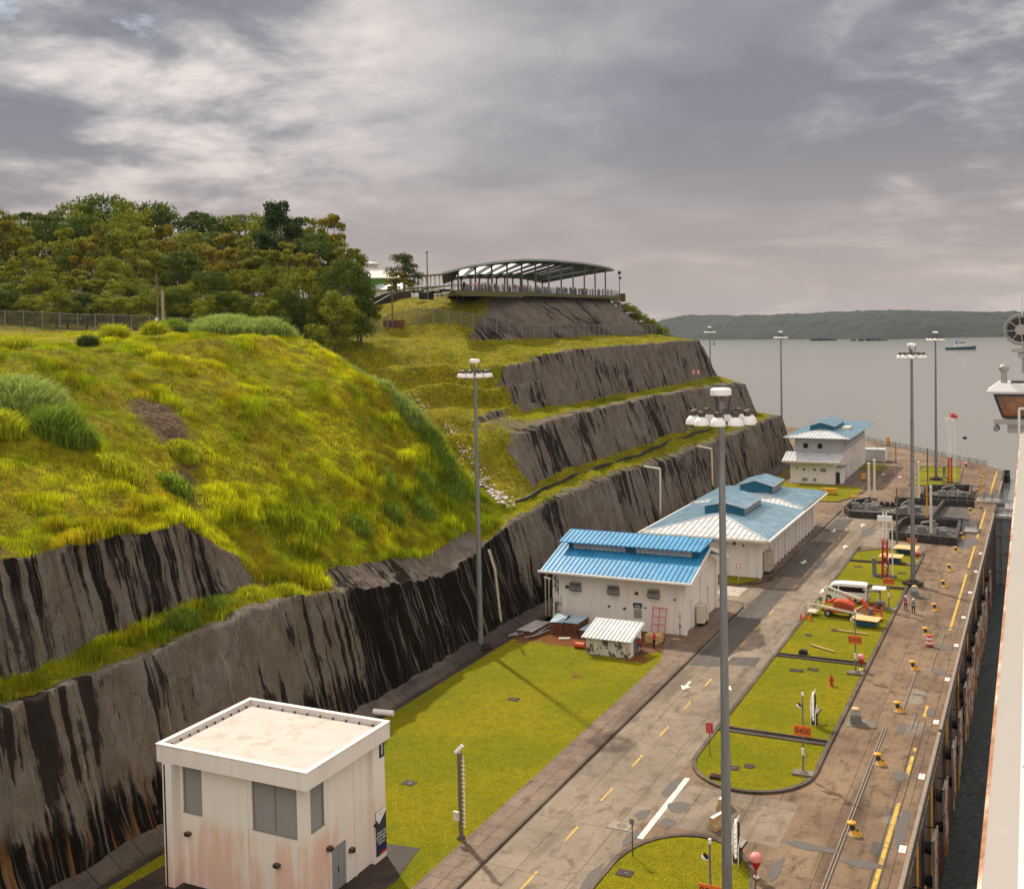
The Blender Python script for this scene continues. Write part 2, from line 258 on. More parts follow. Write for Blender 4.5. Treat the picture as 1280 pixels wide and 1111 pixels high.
mat('road_white', (0.68, 0.64, 0.58), 0.7, var=0.08, dirt=(0.3, 0.26, 0.2), dirt_amt=0.6, dirt_scale=3, dirt_lo=0.5, dirt_hi=0.65); mat('orange', (0.72, 0.16, 0.02), 0.5, var=0.08); mat('red', (0.42, 0.012, 0.012), 0.45, var=0.12); mat('pink', (0.72, 0.25, 0.22), 0.5, var=0.1)
mat('machine_orange', (0.62, 0.085, 0.015), 0.4, var=0.12); mat('cream_metal', (0.66, 0.60, 0.48), 0.45, var=0.1); mat('tyre', (0.015, 0.014, 0.013), 0.8); mat('rim', (0.42, 0.40, 0.37), 0.4, metal=0.3); mat('glass_dark', (0.012, 0.014, 0.016), 0.08, var=0.1)
mat('car_white', (0.74, 0.73, 0.73), 0.25, var=0.03); mat('plywood', (0.62, 0.40, 0.18), 0.7, var=0.12, scale=2, vec=(0.4, 3, 1)); mat('timber', (0.46, 0.31, 0.14), 0.8, var=0.25); mat('rust_wood', (0.16, 0.055, 0.025), 0.85, var=0.4, scale=5, vec=(1, 1, 5))
mat('navy', (0.006, 0.022, 0.075), 0.4, var=0.08); mat('sign_white', (0.78, 0.77, 0.76), 0.5, var=0.03); mat('wood_pole', (0.15, 0.115, 0.085), 0.85, var=0.3, scale=3, vec=(2, 2, 0.3)); mat('bark', (0.10, 0.075, 0.055), 0.9, var=0.3); mat('pale_bark', (0.34, 0.28, 0.21), 0.85, var=0.2)
mat('flood_wall', (0.022, 0.018, 0.016), 0.55, var=0.5, scale=1.2, vec=(1, 1, 0.4), dirt=(0.09, 0.07, 0.055), dirt_amt=0.6, dirt_scale=1.1, dirt_lo=0.5, dirt_hi=0.7); mat('wall_cap', (0.25, 0.195, 0.155), 0.6, var=0.2, dirt=(0.15, 0.09, 0.06), dirt_amt=0.6, dirt_scale=2)
def lockwall():
    s = TB('lock_wall'); a = s.noise(0.6, (1, 1, 0.25), 7, 0.65); st = s.noise(1.6, (1, 1, 0.1), 6, 0.6); c = s.mix(s.mr(a, 0.35, 0.65), (0.035, 0.016, 0.010), (0.11, 0.045, 0.022)); c = s.mix(s.mr(st, 0.48, 0.64, 0, 0.85), c, (0.016, 0.010, 0.008))
    s.lk.new(c, s.b.inputs['Base Color']); s.b.inputs['Roughness'].default_value = 0.7; s.bump(a, 0.6, 0.1)
lockwall()
mat('fender_grey', (0.34, 0.33, 0.32), 0.6, var=0.25, scale=2, dirt=(0.08, 0.06, 0.05), dirt_amt=0.6, dirt_scale=1.5); mat('ship_white', (0.58, 0.57, 0.565), 0.35, var=0.02, scale=0.5); mat('ship_grey', (0.30, 0.275, 0.25), 0.5, var=0.03, scale=0.5, dirt=(0.45, 0.36, 0.28), dirt_amt=0.4, dirt_scale=2, dirt_lo=0.6, dirt_hi=0.75); mat('ship_rust', (0.32, 0.13, 0.055), 0.7, var=0.4, scale=4, dirt=(0.72, 0.60, 0.50), dirt_amt=0.8, dirt_scale=.7, dirt_lo=0.45, dirt_hi=0.62)
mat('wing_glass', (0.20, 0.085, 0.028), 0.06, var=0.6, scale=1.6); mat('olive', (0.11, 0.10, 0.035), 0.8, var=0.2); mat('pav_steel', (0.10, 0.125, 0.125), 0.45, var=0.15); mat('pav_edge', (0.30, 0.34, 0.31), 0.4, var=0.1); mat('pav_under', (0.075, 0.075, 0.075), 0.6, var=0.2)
mat('paving', (0.30, 0.26, 0.22), 0.8); mat('green_wall', (0.12, 0.33, 0.06), 0.6); mat('cone_roof', (0.60, 0.56, 0.52), 0.6); mat('foam', (0.40, 0.36, 0.32), 0.5, var=0.2, scale=3); mat('wet_rock', (0.50, 0.44, 0.38), 0.5, var=0.35, scale=2.5, bump=0.4)
mat('tug_hull', (0.02, 0.035, 0.06), 0.5); mat('buoy_green', (0.05, 0.08, 0.07), 0.5); mat('green_box', (0.10, 0.16, 0.03), 0.5); mat('hazard_red', (0.60, 0.05, 0.03), 0.5, var=0.1)
skin = mat('skin', (0.28, 0.15, 0.09), 0.6, var=0.05); mat('hair', (0.01, 0.008, 0.006), 0.7)
for nm, c in (('cloth_white', (0.66, 0.64, 0.62)), ('cloth_red', (0.5, 0.03, 0.03)), ('cloth_blue', (0.06, 0.16, 0.42)), ('cloth_teal', (0.05, 0.35, 0.38)), ('cloth_dark', (0.02, 0.02, 0.025)), ('cloth_pink', (0.6, 0.2, 0.25)), ('cloth_yellow', (0.6, 0.45, 0.08)), ('cloth_grey', (0.2, 0.2, 0.21)), ('cloth_hivis', (0.62, 0.62, 0.05))): mat(nm, c, 0.85, var=0.08)
def fence_mat():
    m = bpy.data.materials.new('chain_link'); m.use_nodes = True; t = m.node_tree; ns = t.nodes; lk = t.links; b = ns['Principled BSDF']; b.inputs['Base Color'].default_value = (0.09, 0.085, 0.075, 1); b.inputs['Roughness'].default_value = 0.5
    tr = ns.new('ShaderNodeBsdfTransparent'); mx = ns.new('ShaderNodeMixShader'); tcn = ns.new('ShaderNodeTexCoord')
    def wv(rot):
        mp = ns.new('ShaderNodeMapping'); mp.inputs['Rotation'].default_value = rot; lk.new(tcn.outputs['UV'], mp.inputs[0]); wt = ns.new('ShaderNodeTexWave'); wt.inputs['Scale'].default_value = 4.0; lk.new(mp.outputs[0], wt.inputs[0]); g = ns.new('ShaderNodeMath'); g.operation = 'GREATER_THAN'; g.inputs[1].default_value = 0.90; lk.new(wt.outputs['Fac'], g.inputs[0]); return g.outputs[0]
    a, c = wv((0, 0, R(45))), wv((0, 0, R(-45))); mm = ns.new('ShaderNodeMath'); mm.operation = 'MAXIMUM'; lk.new(a, mm.inputs[0]); lk.new(c, mm.inputs[1])
    lk.new(mm.outputs[0], mx.inputs[0]); lk.new(tr.outputs[0], mx.inputs[1]); lk.new(b.outputs[0], mx.inputs[2]); lk.new(mx.outputs[0], ns['Material Output'].inputs[0]); MT['chain_link'] = m
fence_mat()
def sky_mat():
    m = bpy.data.materials.new('skylight'); m.use_nodes = True; t = m.node_tree; t.nodes.clear(); o = t.nodes.new('ShaderNodeOutputMaterial'); a = t.nodes.new('ShaderNodeBsdfTranslucent'); a.inputs[0].default_value = (.7, .71, .73, 1); b = t.nodes.new('ShaderNodeBsdfTransparent'); x = t.nodes.new('ShaderNodeMixShader'); x.inputs[0].default_value = .15; t.links.new(a.outputs[0], x.inputs[1]); t.links.new(b.outputs[0], x.inputs[2]); t.links.new(x.outputs[0], o.inputs[0]); MT['skylight'] = m
sky_mat()

# ------------------------------------------------------------------ helpers
COL = sc.collection
class MB:
    def __init__(s, xf=None): s.v = []; s.f = []; s.m = []; s.xf = xf; s.sm = []
    def add(s, vs, fs, mi=0, smooth=False):
        o = len(s.v); s.v += [tuple(x) for x in vs]; s.f += [tuple(i + o for i in f) for f in fs]; s.m += [mi] * len(fs); s.sm += [smooth] * len(fs); return s
    def box(s, c, d, rz=0, mi=0, rot=None):
        q = rot if rot is not None else Matrix.Rotation(rz, 3, 'Z')
        vs = [Vector(c) + q @ Vector((x * d[0] / 2, y * d[1] / 2, z * d[2] / 2)) for z in (-1, 1) for x, y in ((-1, -1), (1, -1), (1, 1), (-1, 1))]
        return s.add(vs, [(3, 2, 1, 0), (4, 5, 6, 7), (0, 1, 5, 4), (1, 2, 6, 5), (2, 3, 7, 6), (3, 0, 4, 7)], mi)
    def bb(s, x0, x1, y0, y1, z0, z1, mi=0): return s.box(((x0 + x1) / 2, (y0 + y1) / 2, (z0 + z1) / 2), (abs(x1 - x0), abs(y1 - y0), abs(z1 - z0)), 0, mi)
    def tube(s, p0, p1, r0, r1=None, n=8, mi=0, cap=True, smooth=True):
        p0, p1 = Vector(p0), Vector(p1); r1 = r0 if r1 is None else r1; d = (p1 - p0).normalized(); a = d.orthogonal().normalized(); b = d.cross(a)
        vs = [p + (a * math.cos(2 * math.pi * i / n) + b * math.sin(2 * math.pi * i / n)) * r for p, r in ((p0, r0), (p1, r1)) for i in range(n)]
        s.add(vs, [(i, (i + 1) % n, n + (i + 1) % n, n + i) for i in range(n)], mi, smooth)
        if cap: s.add(vs, [tuple(range(n - 1, -1, -1)), tuple(range(n, 2 * n))], mi)
        return s
    def path(s, pts, r, n=6, mi=0):
        for a, b in zip(pts[:-1], pts[1:]): s.tube(a, b, r, r, n, mi)
        return s
    def bar(s, p0, p1, w, h, mi=0):
        p0, p1 = Vector(p0), Vector(p1); d = (p1 - p0).normalized(); up = Vector((0, 0, 1)) if abs(d.z) < 0.95 else Vector((1, 0, 0)); a = d.cross(up).normalized(); b = a.cross(d)
        vs = [p + a * sx * w / 2 + b * sy * h / 2 for p in (p0, p1) for sx, sy in ((-1, -1), (1, -1), (1, 1), (-1, 1))]
        return s.add(vs, [(3, 2, 1, 0), (4, 5, 6, 7), (0, 1, 5, 4), (1, 2, 6, 5), (2, 3, 7, 6), (3, 0, 4, 7)], mi)
    def lathe(s, c, prof, n=12, mi=0, smooth=True, axis=None):
        vs = []; q = Matrix.Identity(3) if axis is None else Vector((0, 0, 1)).rotation_difference(Vector(axis)).to_matrix()
        for r, z in prof:
            for i in range(n): vs.append(Vector(c) + q @ Vector((r * math.cos(2 * math.pi * i / n), r * math.sin(2 * math.pi * i / n), z)))
        fs = [(k * n + i, k * n + (i + 1) % n, (k + 1) * n + (i + 1) % n, (k + 1) * n + i) for k in range(len(prof) - 1) for i in range(n)]
        s.add(vs, fs, mi, smooth)
        return s
    def prism(s, poly, z0, z1, mi=0, side_mi=None):
        n = len(poly); vs = [(x, y, z0) for x, y in poly] + [(x, y, z1) for x, y in poly]
        s.add(vs, [tuple(range(n, 2 * n))], mi); s.add(vs, [tuple(range(n - 1, -1, -1))], mi)
        return s.add(vs, [(i, (i + 1) % n, n + (i + 1) % n, n + i) for i in range(n)], mi if side_mi is None else side_mi)
    def ext(s, prof, axis, a, b, mi=0):   # profile polygon (u,z) swept along x or y
        P = (lambda u, z, t: (t, u, z)) if axis == 'x' else (lambda u, z, t: (u, t, z)); n = len(prof)
        vs = [P(u, z, t) for t in (a, b) for u, z in prof]
        s.add(vs, [tuple(range(n)), tuple(range(2 * n - 1, n - 1, -1))], mi); return s.add(vs, [(i, (i + 1) % n, n + (i + 1) % n, n + i) for i in range(n)], mi)
    def build(s, name, mats, parent=None, bevel=0.0):
        me = bpy.data.meshes.new(name); me.from_pydata(s.v, [], s.f); mats = mats if isinstance(mats, (list, tuple)) else [mats]
        for m in mats: me.materials.append(MT[m])
        me.polygons.foreach_set('material_index', s.m); me.polygons.foreach_set('use_smooth', s.sm); me.update()
        bm = bmesh.new(); bm.from_mesh(me); bmesh.ops.recalc_face_normals(bm, faces=bm.faces); bm.to_mesh(me); bm.free()
        if me.shape_keys is None and any(s.sm): me.set_sharp_from_angle(angle=R(40))
        o = bpy.data.objects.new(name, me); COL.objects.link(o)
        if parent: o.parent = parent
        if bevel: b = o.modifiers.new('bevel', 'BEVEL'); b.width = bevel; b.segments = 2; b.limit_method = 'ANGLE'
        return o
def tag(o, label, cat, group=None, kind=None):
    if label: o['label'] = label
    if cat: o['category'] = cat
    if group: o['group'] = group
    if kind: o['kind'] = kind
    return o
def thing(name, label, cat, loc=(0, 0, 0), rz=0, group=None):
    o = bpy.data.objects.new(name, None); o.empty_display_size = 0.3; COL.objects.link(o); o.location = loc; o.rotation_euler = (0, 0, rz); return tag(o, label, cat, group)
def copyt(o, loc, rz=0, label=None, scale=None, group=None):
    def rec(s, par):
        c = s.copy(); COL.objects.link(c)
        if par: c.parent = par
        for ch in list(s.children): rec(ch, c)
        return c
    c = rec(o, None); c.location = loc; c.rotation_euler = (0, 0, rz)
    if label: c['label'] = label
    if scale: c.scale = scale
    if group: c['group'] = group
    return c
def struct(o): o['kind'] = 'structure'; return o
def text(name, body, size, m, parent, loc, rot, ext=0.01, align='CENTER', sx=1.0):
    cu = bpy.data.curves.new(name, 'FONT'); cu.body = body; cu.size = size; cu.extrude = ext; cu.align_x = align; cu.align_y = 'CENTER'; cu.space_line = 0.95
    t = bpy.data.objects.new(name, cu); COL.objects.link(t); bpy.context.view_layer.update()
    me = bpy.data.meshes.new_from_object(t.evaluated_get(bpy.context.evaluated_depsgraph_get())); bpy.data.objects.remove(t)
    me.materials.clear(); me.materials.append(MT[m]); o = bpy.data.objects.new(name, me); COL.objects.link(o); o.parent = parent; o.location = loc; o.rotation_euler = rot; o.scale = (sx, 1, 1); return o
def nmesh(name, v, f, mats, attrs=None, mi=None, parent=None, colattr=None, smooth=False):
    me = bpy.data.meshes.new(name); v = np.asarray(v, np.float32); f = np.asarray(f, np.int32); nf, k = f.shape
    me.vertices.add(len(v)); me.vertices.foreach_set('co', v.ravel()); me.loops.add(nf * k); me.loops.foreach_set('vertex_index', f.ravel())
    me.polygons.add(nf); me.polygons.foreach_set('loop_start', np.arange(0, nf * k, k, dtype=np.int32))
    if mi is not None: me.polygons.foreach_set('material_index', np.asarray(mi, np.int32))
    if smooth: me.polygons.foreach_set('use_smooth', np.ones(nf, bool))
    me.update(calc_edges=True)
    for m in mats: me.materials.append(MT[m])
    for nme, arr in (attrs or {}).items():
        a = me.attributes.new(nme, 'FLOAT', 'POINT'); a.data.foreach_set('value', np.asarray(arr, np.float32))
    if colattr is not None:
        a = me.attributes.new('tint', 'FLOAT_COLOR', 'POINT'); a.data.foreach_set('color', np.asarray(colattr, np.float32).ravel())
    me.validate(); o = bpy.data.objects.new(name, me); COL.objects.link(o)
    if parent: o.parent = parent
    return o
def _h(i, j, k):
    n = (i * 374761393 + j * 668265263 + k * 1274126177) & 0xffffffff; n = ((n ^ (n >> 13)) * 1274126177) & 0xffffffff; return ((n ^ (n >> 16)) & 0xffff) / 65535.0
def vn(x, y, z=0.0):
    x, y = np.asarray(x, float), np.asarray(y, float); z = np.asarray(z, float) + 0 * x
    xi, yi, zi = np.floor(x).astype(np.int64), np.floor(y).astype(np.int64), np.floor(z).astype(np.int64); fx, fy, fz = x - xi, y - yi, z - zi
    fx, fy, fz = (t * t * (3 - 2 * t) for t in (fx, fy, fz)); r = 0
    for a in (0, 1):
        for b in (0, 1):
            for c in (0, 1): r = r + _h(xi + a, yi + b, zi + c) * (fx if a else 1 - fx) * (fy if b else 1 - fy) * (fz if c else 1 - fz)
    return r
def fbm(x, y, z=0.0, o=4):
    r = 0; a = 0.5; s = 1.0; t = 0
    for i in range(o): r = r + a * vn(x * s + i * 17.3, y * s + i * 5.1, z * s); t += a; a *= 0.5; s *= 2.03
    return r / t
# ------------------------------------------------------------------ where the scars and the tall clumps are (metres)
MUDS = [(-77.3, 79.8, 2.4, 1.3), (-75.5, 79.3, 2.2, 1.3), (-73.8, 78.4, 1.8, 1.2), (-71.5, 77.5, 1.3, 1.2), (-69.8, 75.5, 1.2, 1.1), (-68.0, 73.3, 1.4, 1.2), (-61.6, 69.6, .8, 1.1), (-60.8, 70.8, .7, 1.1), (-60.0, 72, .7, 1.1), (-59.2, 73.3, .7, 1.1), (-58.4, 74.6, .7, 1.1), (-57.6, 76, .8, 1.1), (-63.2, 50, 2.0, .7), (-63.2, 45, 2.2, .6), (-78.5, 66, 1.8, .4), (-66, 74, .8, .8)]
_g = 'tall grass clumps on the mound'
TALL = [(-80.5, 68, 3.4, 3.0, 'w', 'large silvery green grass thicket at the left edge of the mound', _g), (-74.8, 66.5, 2.4, 2.7, 'g', 'dense dark green grass thicket right below the silvery one at the left', _g), (-76.5, 61.8, 1.8, 2.0, 'y', 'bright yellow green clump at the far left edge below the thicket', _g),
 (-95.6, 79.5, 1.6, 1.7, 'y', 'leftmost pale grass clump on the crest of the mound', _g), (-95.2, 88.6, .9, 1.5, 'd', 'small dark bush on the crest at the left', _g), (-101, 98, 1.6, 2.2, 'y', 'upright yellow green grass clump in front of the fence at the left', _g),
 (-102, 106, 1.3, 2.3, 'y', 'narrow upright grass clump left of the twin utility poles', _g), (-104, 111, 2.0, 2.1, 'g', 'wide grass clump right beside the foot of the twin utility poles', _g),
 (-97, 114, 4.6, 2.5, 'w', 'widest pale grass thicket on the crest right of the twin poles', _g), (-91, 115.5, 3.6, 2.6, 'w', 'pale feathery grass thicket at the right end of the crest', _g), (-101, 109, 1.1, 1.2, 'd', 'low dark broadleaf bush on the crest below the utility poles', _g),
 (-72, 78, 1.3, 1.4, 'y', 'bright grass clump just below the bare scar on the slope', _g), (-69.6, 67.7, 1.6, 1.5, 'y', 'yellow green clump above the near upper rock face', _g), (-68.5, 73, 1.2, 1.4, 'g', 'rounded green clump beside the stony gully of the slope', _g),
 (-58.8, 66.7, 1.0, 1.2, 'g', 'green grass clump on the narrow ledge under the near upper rock face', _g), (-58.5, 62.7, 1.1, 1.3, 'g', 'darker grass clump on the narrow ledge further left', _g), (-58.3, 70.5, 1.0, 1.3, 'y', 'bright grass clump at the right end of the narrow ledge', _g)]
_e = 'feathery grasses along the right edge of the mound'
for (x, y, r, h) in [(-88, 118.5, 1.8, 1.7), (-85, 118, 1.5, 1.6), (-82, 117.6, 1.4, 1.6), (-79, 117.3, 1.5, 1.5), (-76, 116.8, 1.4, 1.5), (-73.5, 116, 1.5, 1.6), (-71, 115.6, 1.6, 1.8), (-69, 115, 1.7, 1.9), (-66.5, 114.4, 1.5, 1.8), (-64.5, 113.6, 1.5, 1.9), (-62.6, 112.4, 1.4, 1.8), (-61.4, 110, 1.3, 1.7), (-63.5, 107, 1.2, 1.4), (-61.5, 103.5, 1.2, 1.4), (-62, 98, 1.1, 1.3), (-61.5, 91, 1.1, 1.3), (-65, 101, 1.1, 1.2)]:
    TALL.append((x, y, r, h, 'w' if y > 114.5 else 'g', 'feathery tall grass on the right edge of the mound above the gully', _e))
# ------------------------------------------------------------------ hillside terrain: cross-sections along the lock
ST = {
 10: [(-53,0),(-56,11.5),(-60,11.8),(-62,19),(-64.5,20),(-75,25.5),(-92,31.6),(-104,32.5),(-130,33.0),(-280,50)],
 58: [(-53,0),(-56,11.4),(-60,11.7),(-62,18.8),(-64.5,20),(-75,25.5),(-92,31.6),(-104,32.5),(-130,33.0),(-280,50)],
 66.5:[(-53,0),(-56,11.7),(-60,12),(-62,18.7),(-65,20),(-75,25.5),(-92,31.6),(-104,32.5),(-130,33.0),(-280,50)],
 69: [(-53,0),(-56,11.7),(-60,12.2),(-62,16.8),(-65,18.8),(-75,25),(-91,31.6),(-104,32.6),(-130,33.1),(-280,50)],
 74: [(-53,0),(-56,11.3),(-58,11.5),(-61,13.8),(-66,18),(-76,25),(-90,31.7),(-104,32.7),(-130,33.2),(-280,50)],
 85: [(-53,0),(-56,9.6),(-57.5,10.6),(-61,13.5),(-66,18),(-76,25.3),(-89,31.8),(-104,32.8),(-130,33.3),(-280,50)],
 98: [(-53,0),(-56,7.8),(-57.3,8.8),(-60.5,12),(-66,18),(-75,25.6),(-88,32.2),(-102,33.0),(-130,33.4),(-280,50)],
 108:[(-53,0),(-56,9.0),(-57.5,9.6),(-61,13),(-66.5,19.2),(-74.5,26.6),(-88,32.7),(-102,33.2),(-130,33.4),(-280,50)],
 115:[(-53,0),(-56,10.6),(-58,10.9),(-61.5,13.6),(-67,20.5),(-73.5,26.2),(-86,32.6),(-100,34),(-130,33.4),(-280,49)],
 119:[(-53,0),(-56,11),(-58.5,11.3),(-62,12.6),(-66.5,16.5),(-74,22.5),(-86,29.5),(-100,33.6),(-130,33.8),(-280,48)],
 124:[(-53,0),(-56,11.1),(-60,11.5),(-63.5,12.8),(-67.5,14.6),(-78,19),(-92,26),(-106,32.3),(-130,33.8),(-280,47)],
 131:[(-53,0),(-56,11.3),(-61,11.9),(-64,14.5),(-68,18),(-78,20.3),(-92,26),(-106,31.5),(-130,33.6),(-280,46)],
 134.5:[(-53,0),(-56,11.3),(-61.3,12.4),(-63.6,18.6),(-69,19.8),(-78,20.8),(-92,26.5),(-106,31),(-130,33.6),(-280,46)],
 143:[(-53,0),(-56,11.3),(-61.5,12.6),(-63.9,19.5),(-70,20.1),(-77,22),(-90,27.6),(-104,30.8),(-130,33.8),(-280,45)],
 146:[(-53,0),(-56,11.3),(-61.5,12.6),(-64,19.6),(-70,20.2),(-75,24.5),(-88,28.2),(-102,30.6),(-130,34.2),(-280,45)],
 152:[(-53,0),(-56,11.3),(-61.5,12.6),(-64,19.7),(-70,20.2),(-73.6,27),(-87,29.2),(-100,30.8),(-130,35),(-280,44)],
 165:[(-53,0),(-56,10.8),(-61.5,12.6),(-64,19.8),(-70,20.2),(-73.3,28.5),(-86,30),(-104,31.8),(-130,36.5),(-280,43)],
 173:[(-53,0),(-56,10.6),(-61.5,12.6),(-64,19.8),(-70,20.1),(-73.2,28.8),(-92,30.9),(-99,36.8),(-125,38.8),(-280,42)],
 182:[(-53,0),(-56,10.6),(-61.5,12.6),(-64,19.8),(-70,20.1),(-73,29),(-89,30.6),(-97,37.9),(-125,39.4),(-280,42)],
 197:[(-53,0),(-56,10.5),(-61.5,12.6),(-64,19.8),(-70,20),(-73,29),(-85,30.6),(-96,39.2),(-125,39.6),(-280,41)],
 240:[(-53,0),(-56,10.7),(-61.5,11.8),(-64,19),(-70,19.9),(-73,28.8),(-85,30.3),(-96,39.2),(-125,39.6),(-280,40)],
 252:[(-53,0),(-56,10.7),(-61.5,11.2),(-64,18.5),(-70,19.9),(-73,28.6),(-85,30.1),(-96,39.2),(-125,39.5),(-280,40)],
 256:[(-53,0),(-56,10.6),(-61.5,11),(-64,18.2),(-70,19.7),(-73,26.2),(-85,29.3),(-96,37),(-125,37),(-280,38)],
 260:[(-53,0),(-56,10.5),(-61.5,10.9),(-64,17.8),(-70,18.8),(-73,22),(-85,26),(-96,31),(-125,31),(-280,32)],
 262:[(-53,0),(-56,9.8),(-61.5,10.4),(-64,14.5),(-70,16),(-73,18),(-85,22),(-96,26),(-125,26),(-280,27)],
 265:[(-53,0),(-55.5,3.0),(-61.5,3.2),(-64,4),(-70,4.5),(-73,5),(-85,8),(-96,12),(-125,12),(-280,12)],
 269:[(-53,-.3),(-55.5,-.3),(-61.5,-.3),(-64,-.3),(-70,-.3),(-73,-.3),(-85,0),(-96,.5),(-125,.5),(-280,.5)],
}
SY = np.array(sorted(ST)); SP = np.array([ST[y] for y in SY], float)      # (S,10,2)
def section(y): return np.stack([np.stack([np.interp(y, SY, SP[:, k, c]) for k in range(10)], -1) for c in (0, 1)], -1)
def hz(x, y):
    s = section(float(y)); xs, zs = s[::-1, 0], s[::-1, 1]; return float(np.interp(x, xs, zs))
def sstep(v, a, b): t = np.clip((v - a) / (b - a), 0, 1); return t * t * (3 - 2 * t)
NS = [30, 8, 24, 9, 24, 26, 28, 20, 18]
ys = np.concatenate([np.arange(10, 40, 1.0), np.arange(40, 130, 0.25), np.arange(130, 270, 0.42)])
sec = section(ys)                                                         # (NY,10,2)
U = []; SEG = []
for k, n in enumerate(NS):
    t = np.arange(n) / n; U.append(k + t); SEG += [k] * n
U = np.concatenate(U + [np.array([9.0])]); SEG = np.array(SEG + [8])
k0 = np.minimum(U.astype(int), 8); tt = U - k0
X = sec[:, k0, 0] * (1 - tt) + sec[:, k0 + 1, 0] * tt; Z = sec[:, k0, 1] * (1 - tt) + sec[:, k0 + 1, 1] * tt; Yg = np.repeat(ys[:, None], len(U), 1)
dX = np.gradient(X, axis=1); dZ = np.gradient(Z, axis=1); slope = np.degrees(np.arctan2(np.abs(dZ), np.abs(dX) + 1e-6))
rock = sstep(slope, 42, 54)
rock = np.maximum(rock, sstep(Yg + (Z - 31) * -2.4, 166, 178) * ((U > 6.02) & (U < 7.0))[None, :] * (Yg < 256))
rock = rock * (1 - ((U > 2.6)[None, :] & (Yg > 75) & (Yg < 121)) * 1.0)
edge = np.exp(-((U - 1.0) / 0.38) ** 2)[None, :] + np.exp(-((U - 3.0) / 0.45) ** 2)[None, :] * (Yg > 132) * (U > 2.9) + np.exp(-((U - 5.0) / 0.08) ** 2)[None, :] * (Yg > 150); rock = np.maximum(rock, edge * 0.85)
rock = np.maximum(rock, 0.62 * np.exp(-(((Yg - 139) / 9) ** 2)) * ((U > 3) & (U < 4.3))[None, :])
rock = np.maximum(rock, 0.8 * sstep(Yg, 74, 84) * sstep(112 - Yg, 0, 6) * ((U > 1) & (U < 2.3))[None, :])
rock = np.maximum(rock, ((Yg > 260.5) & (X > -88)) * 1.0)
# displacement
Yw = Yg + 0.7 * (fbm(Yg * 0.2, Z * 0.25, 0, 3) - 0.5)
fl = (fbm(Yw * 0.42, Z * 0.03, X * 0.02, 5) - 0.5) * 1.7 + (fbm(Yw * 1.7, Z * 0.05, 0, 4) - 0.5) * 0.7 + np.abs(fbm(Yw * 0.9 + 40, Z * 0.05, 0, 3) - 0.5) * -1.2
blk = (fbm(Yg * 0.35 + 9, Z * 0.3, 4, 4) - 0.5) * 0.7 + (fbm(Yg * 1.4, Z * 0.9, 7, 3) - 0.5) * 0.55
gb = (fbm(X * 0.16, Yg * 0.16, 0, 4) - 0.5) * 2.0 + (fbm(X * 0.9, Yg * 0.9, 3, 4) - 0.5) * 0.9
amp = sstep(U, 0.0, 0.28)[None, :]
pin = 1 - sstep(-X, 96, 105) * 0.8
X2 = X + rock * (fl + blk) * 0.75 * amp * pin; Z2 = Z + (1 - rock) * gb * 0.8 * amp * pin + rock * (fbm(Yg * 1.1, U * 3, 0, 3) - 0.5)[:, :] * 0.9 * amp
step = ((Yg > 120) & (Yg < 160) & (U[None, :] > 4.2) & (U[None, :] < 7))
Z2 = Z2 + step * (np.sin(Z * 2.1 + fbm(X * .1, Yg * .1) * 4) * 0.75)
wet = sstep(0.62 - (U[None, :] - 0), 0, 0.55) * 0.8 * (U[None, :] < 1.02)
wet = np.maximum(wet, (U[None, :] < 1.02) * sstep(Yg, 74, 84) * sstep(118 - Yg, 0, 8) * 0.8)
wet = wet * (1 - 0.55 * sstep(Yg, 118, 130)) + 0.35 * (U[None, :] > 2) * (U[None, :] < 3) * (Yg < 70)
rust = sstep(0.55 - U[None, :], 0, 0.30) * (U[None, :] < .8) * sstep(fbm(Yg * .5, U[None, :] * 0 + 2, 0, 3) + .12 - U[None, :] * .45, .42, .50) * sstep(-Yg, -78, -72)
# bare gully and slip scars on the near mound
mud = np.zeros_like(X)
MUD = []
for (mx_, my_, r_, s_) in MUDS: mud = np.maximum(mud, s_ * np.exp(-(((X - mx_) ** 2 + ((Yg - my_)) ** 2) / r_ ** 2)))
P = np.stack([X2, Yg, Z2], -1).reshape(-1, 3); ny, nu = X.shape
ii = np.arange(ny - 1)[:, None] * nu + np.arange(nu - 1)[None, :]; q = np.stack([ii, ii + 1, ii + nu + 1, ii + nu], -1).reshape(-1, 4)
hs = struct(nmesh('hillside', P, q[:, ::-1], ['hillside'], {'rock': rock.ravel(), 'rust': rust.ravel(), 'wet': wet.ravel(), 'mud': mud.ravel()}, smooth=True))

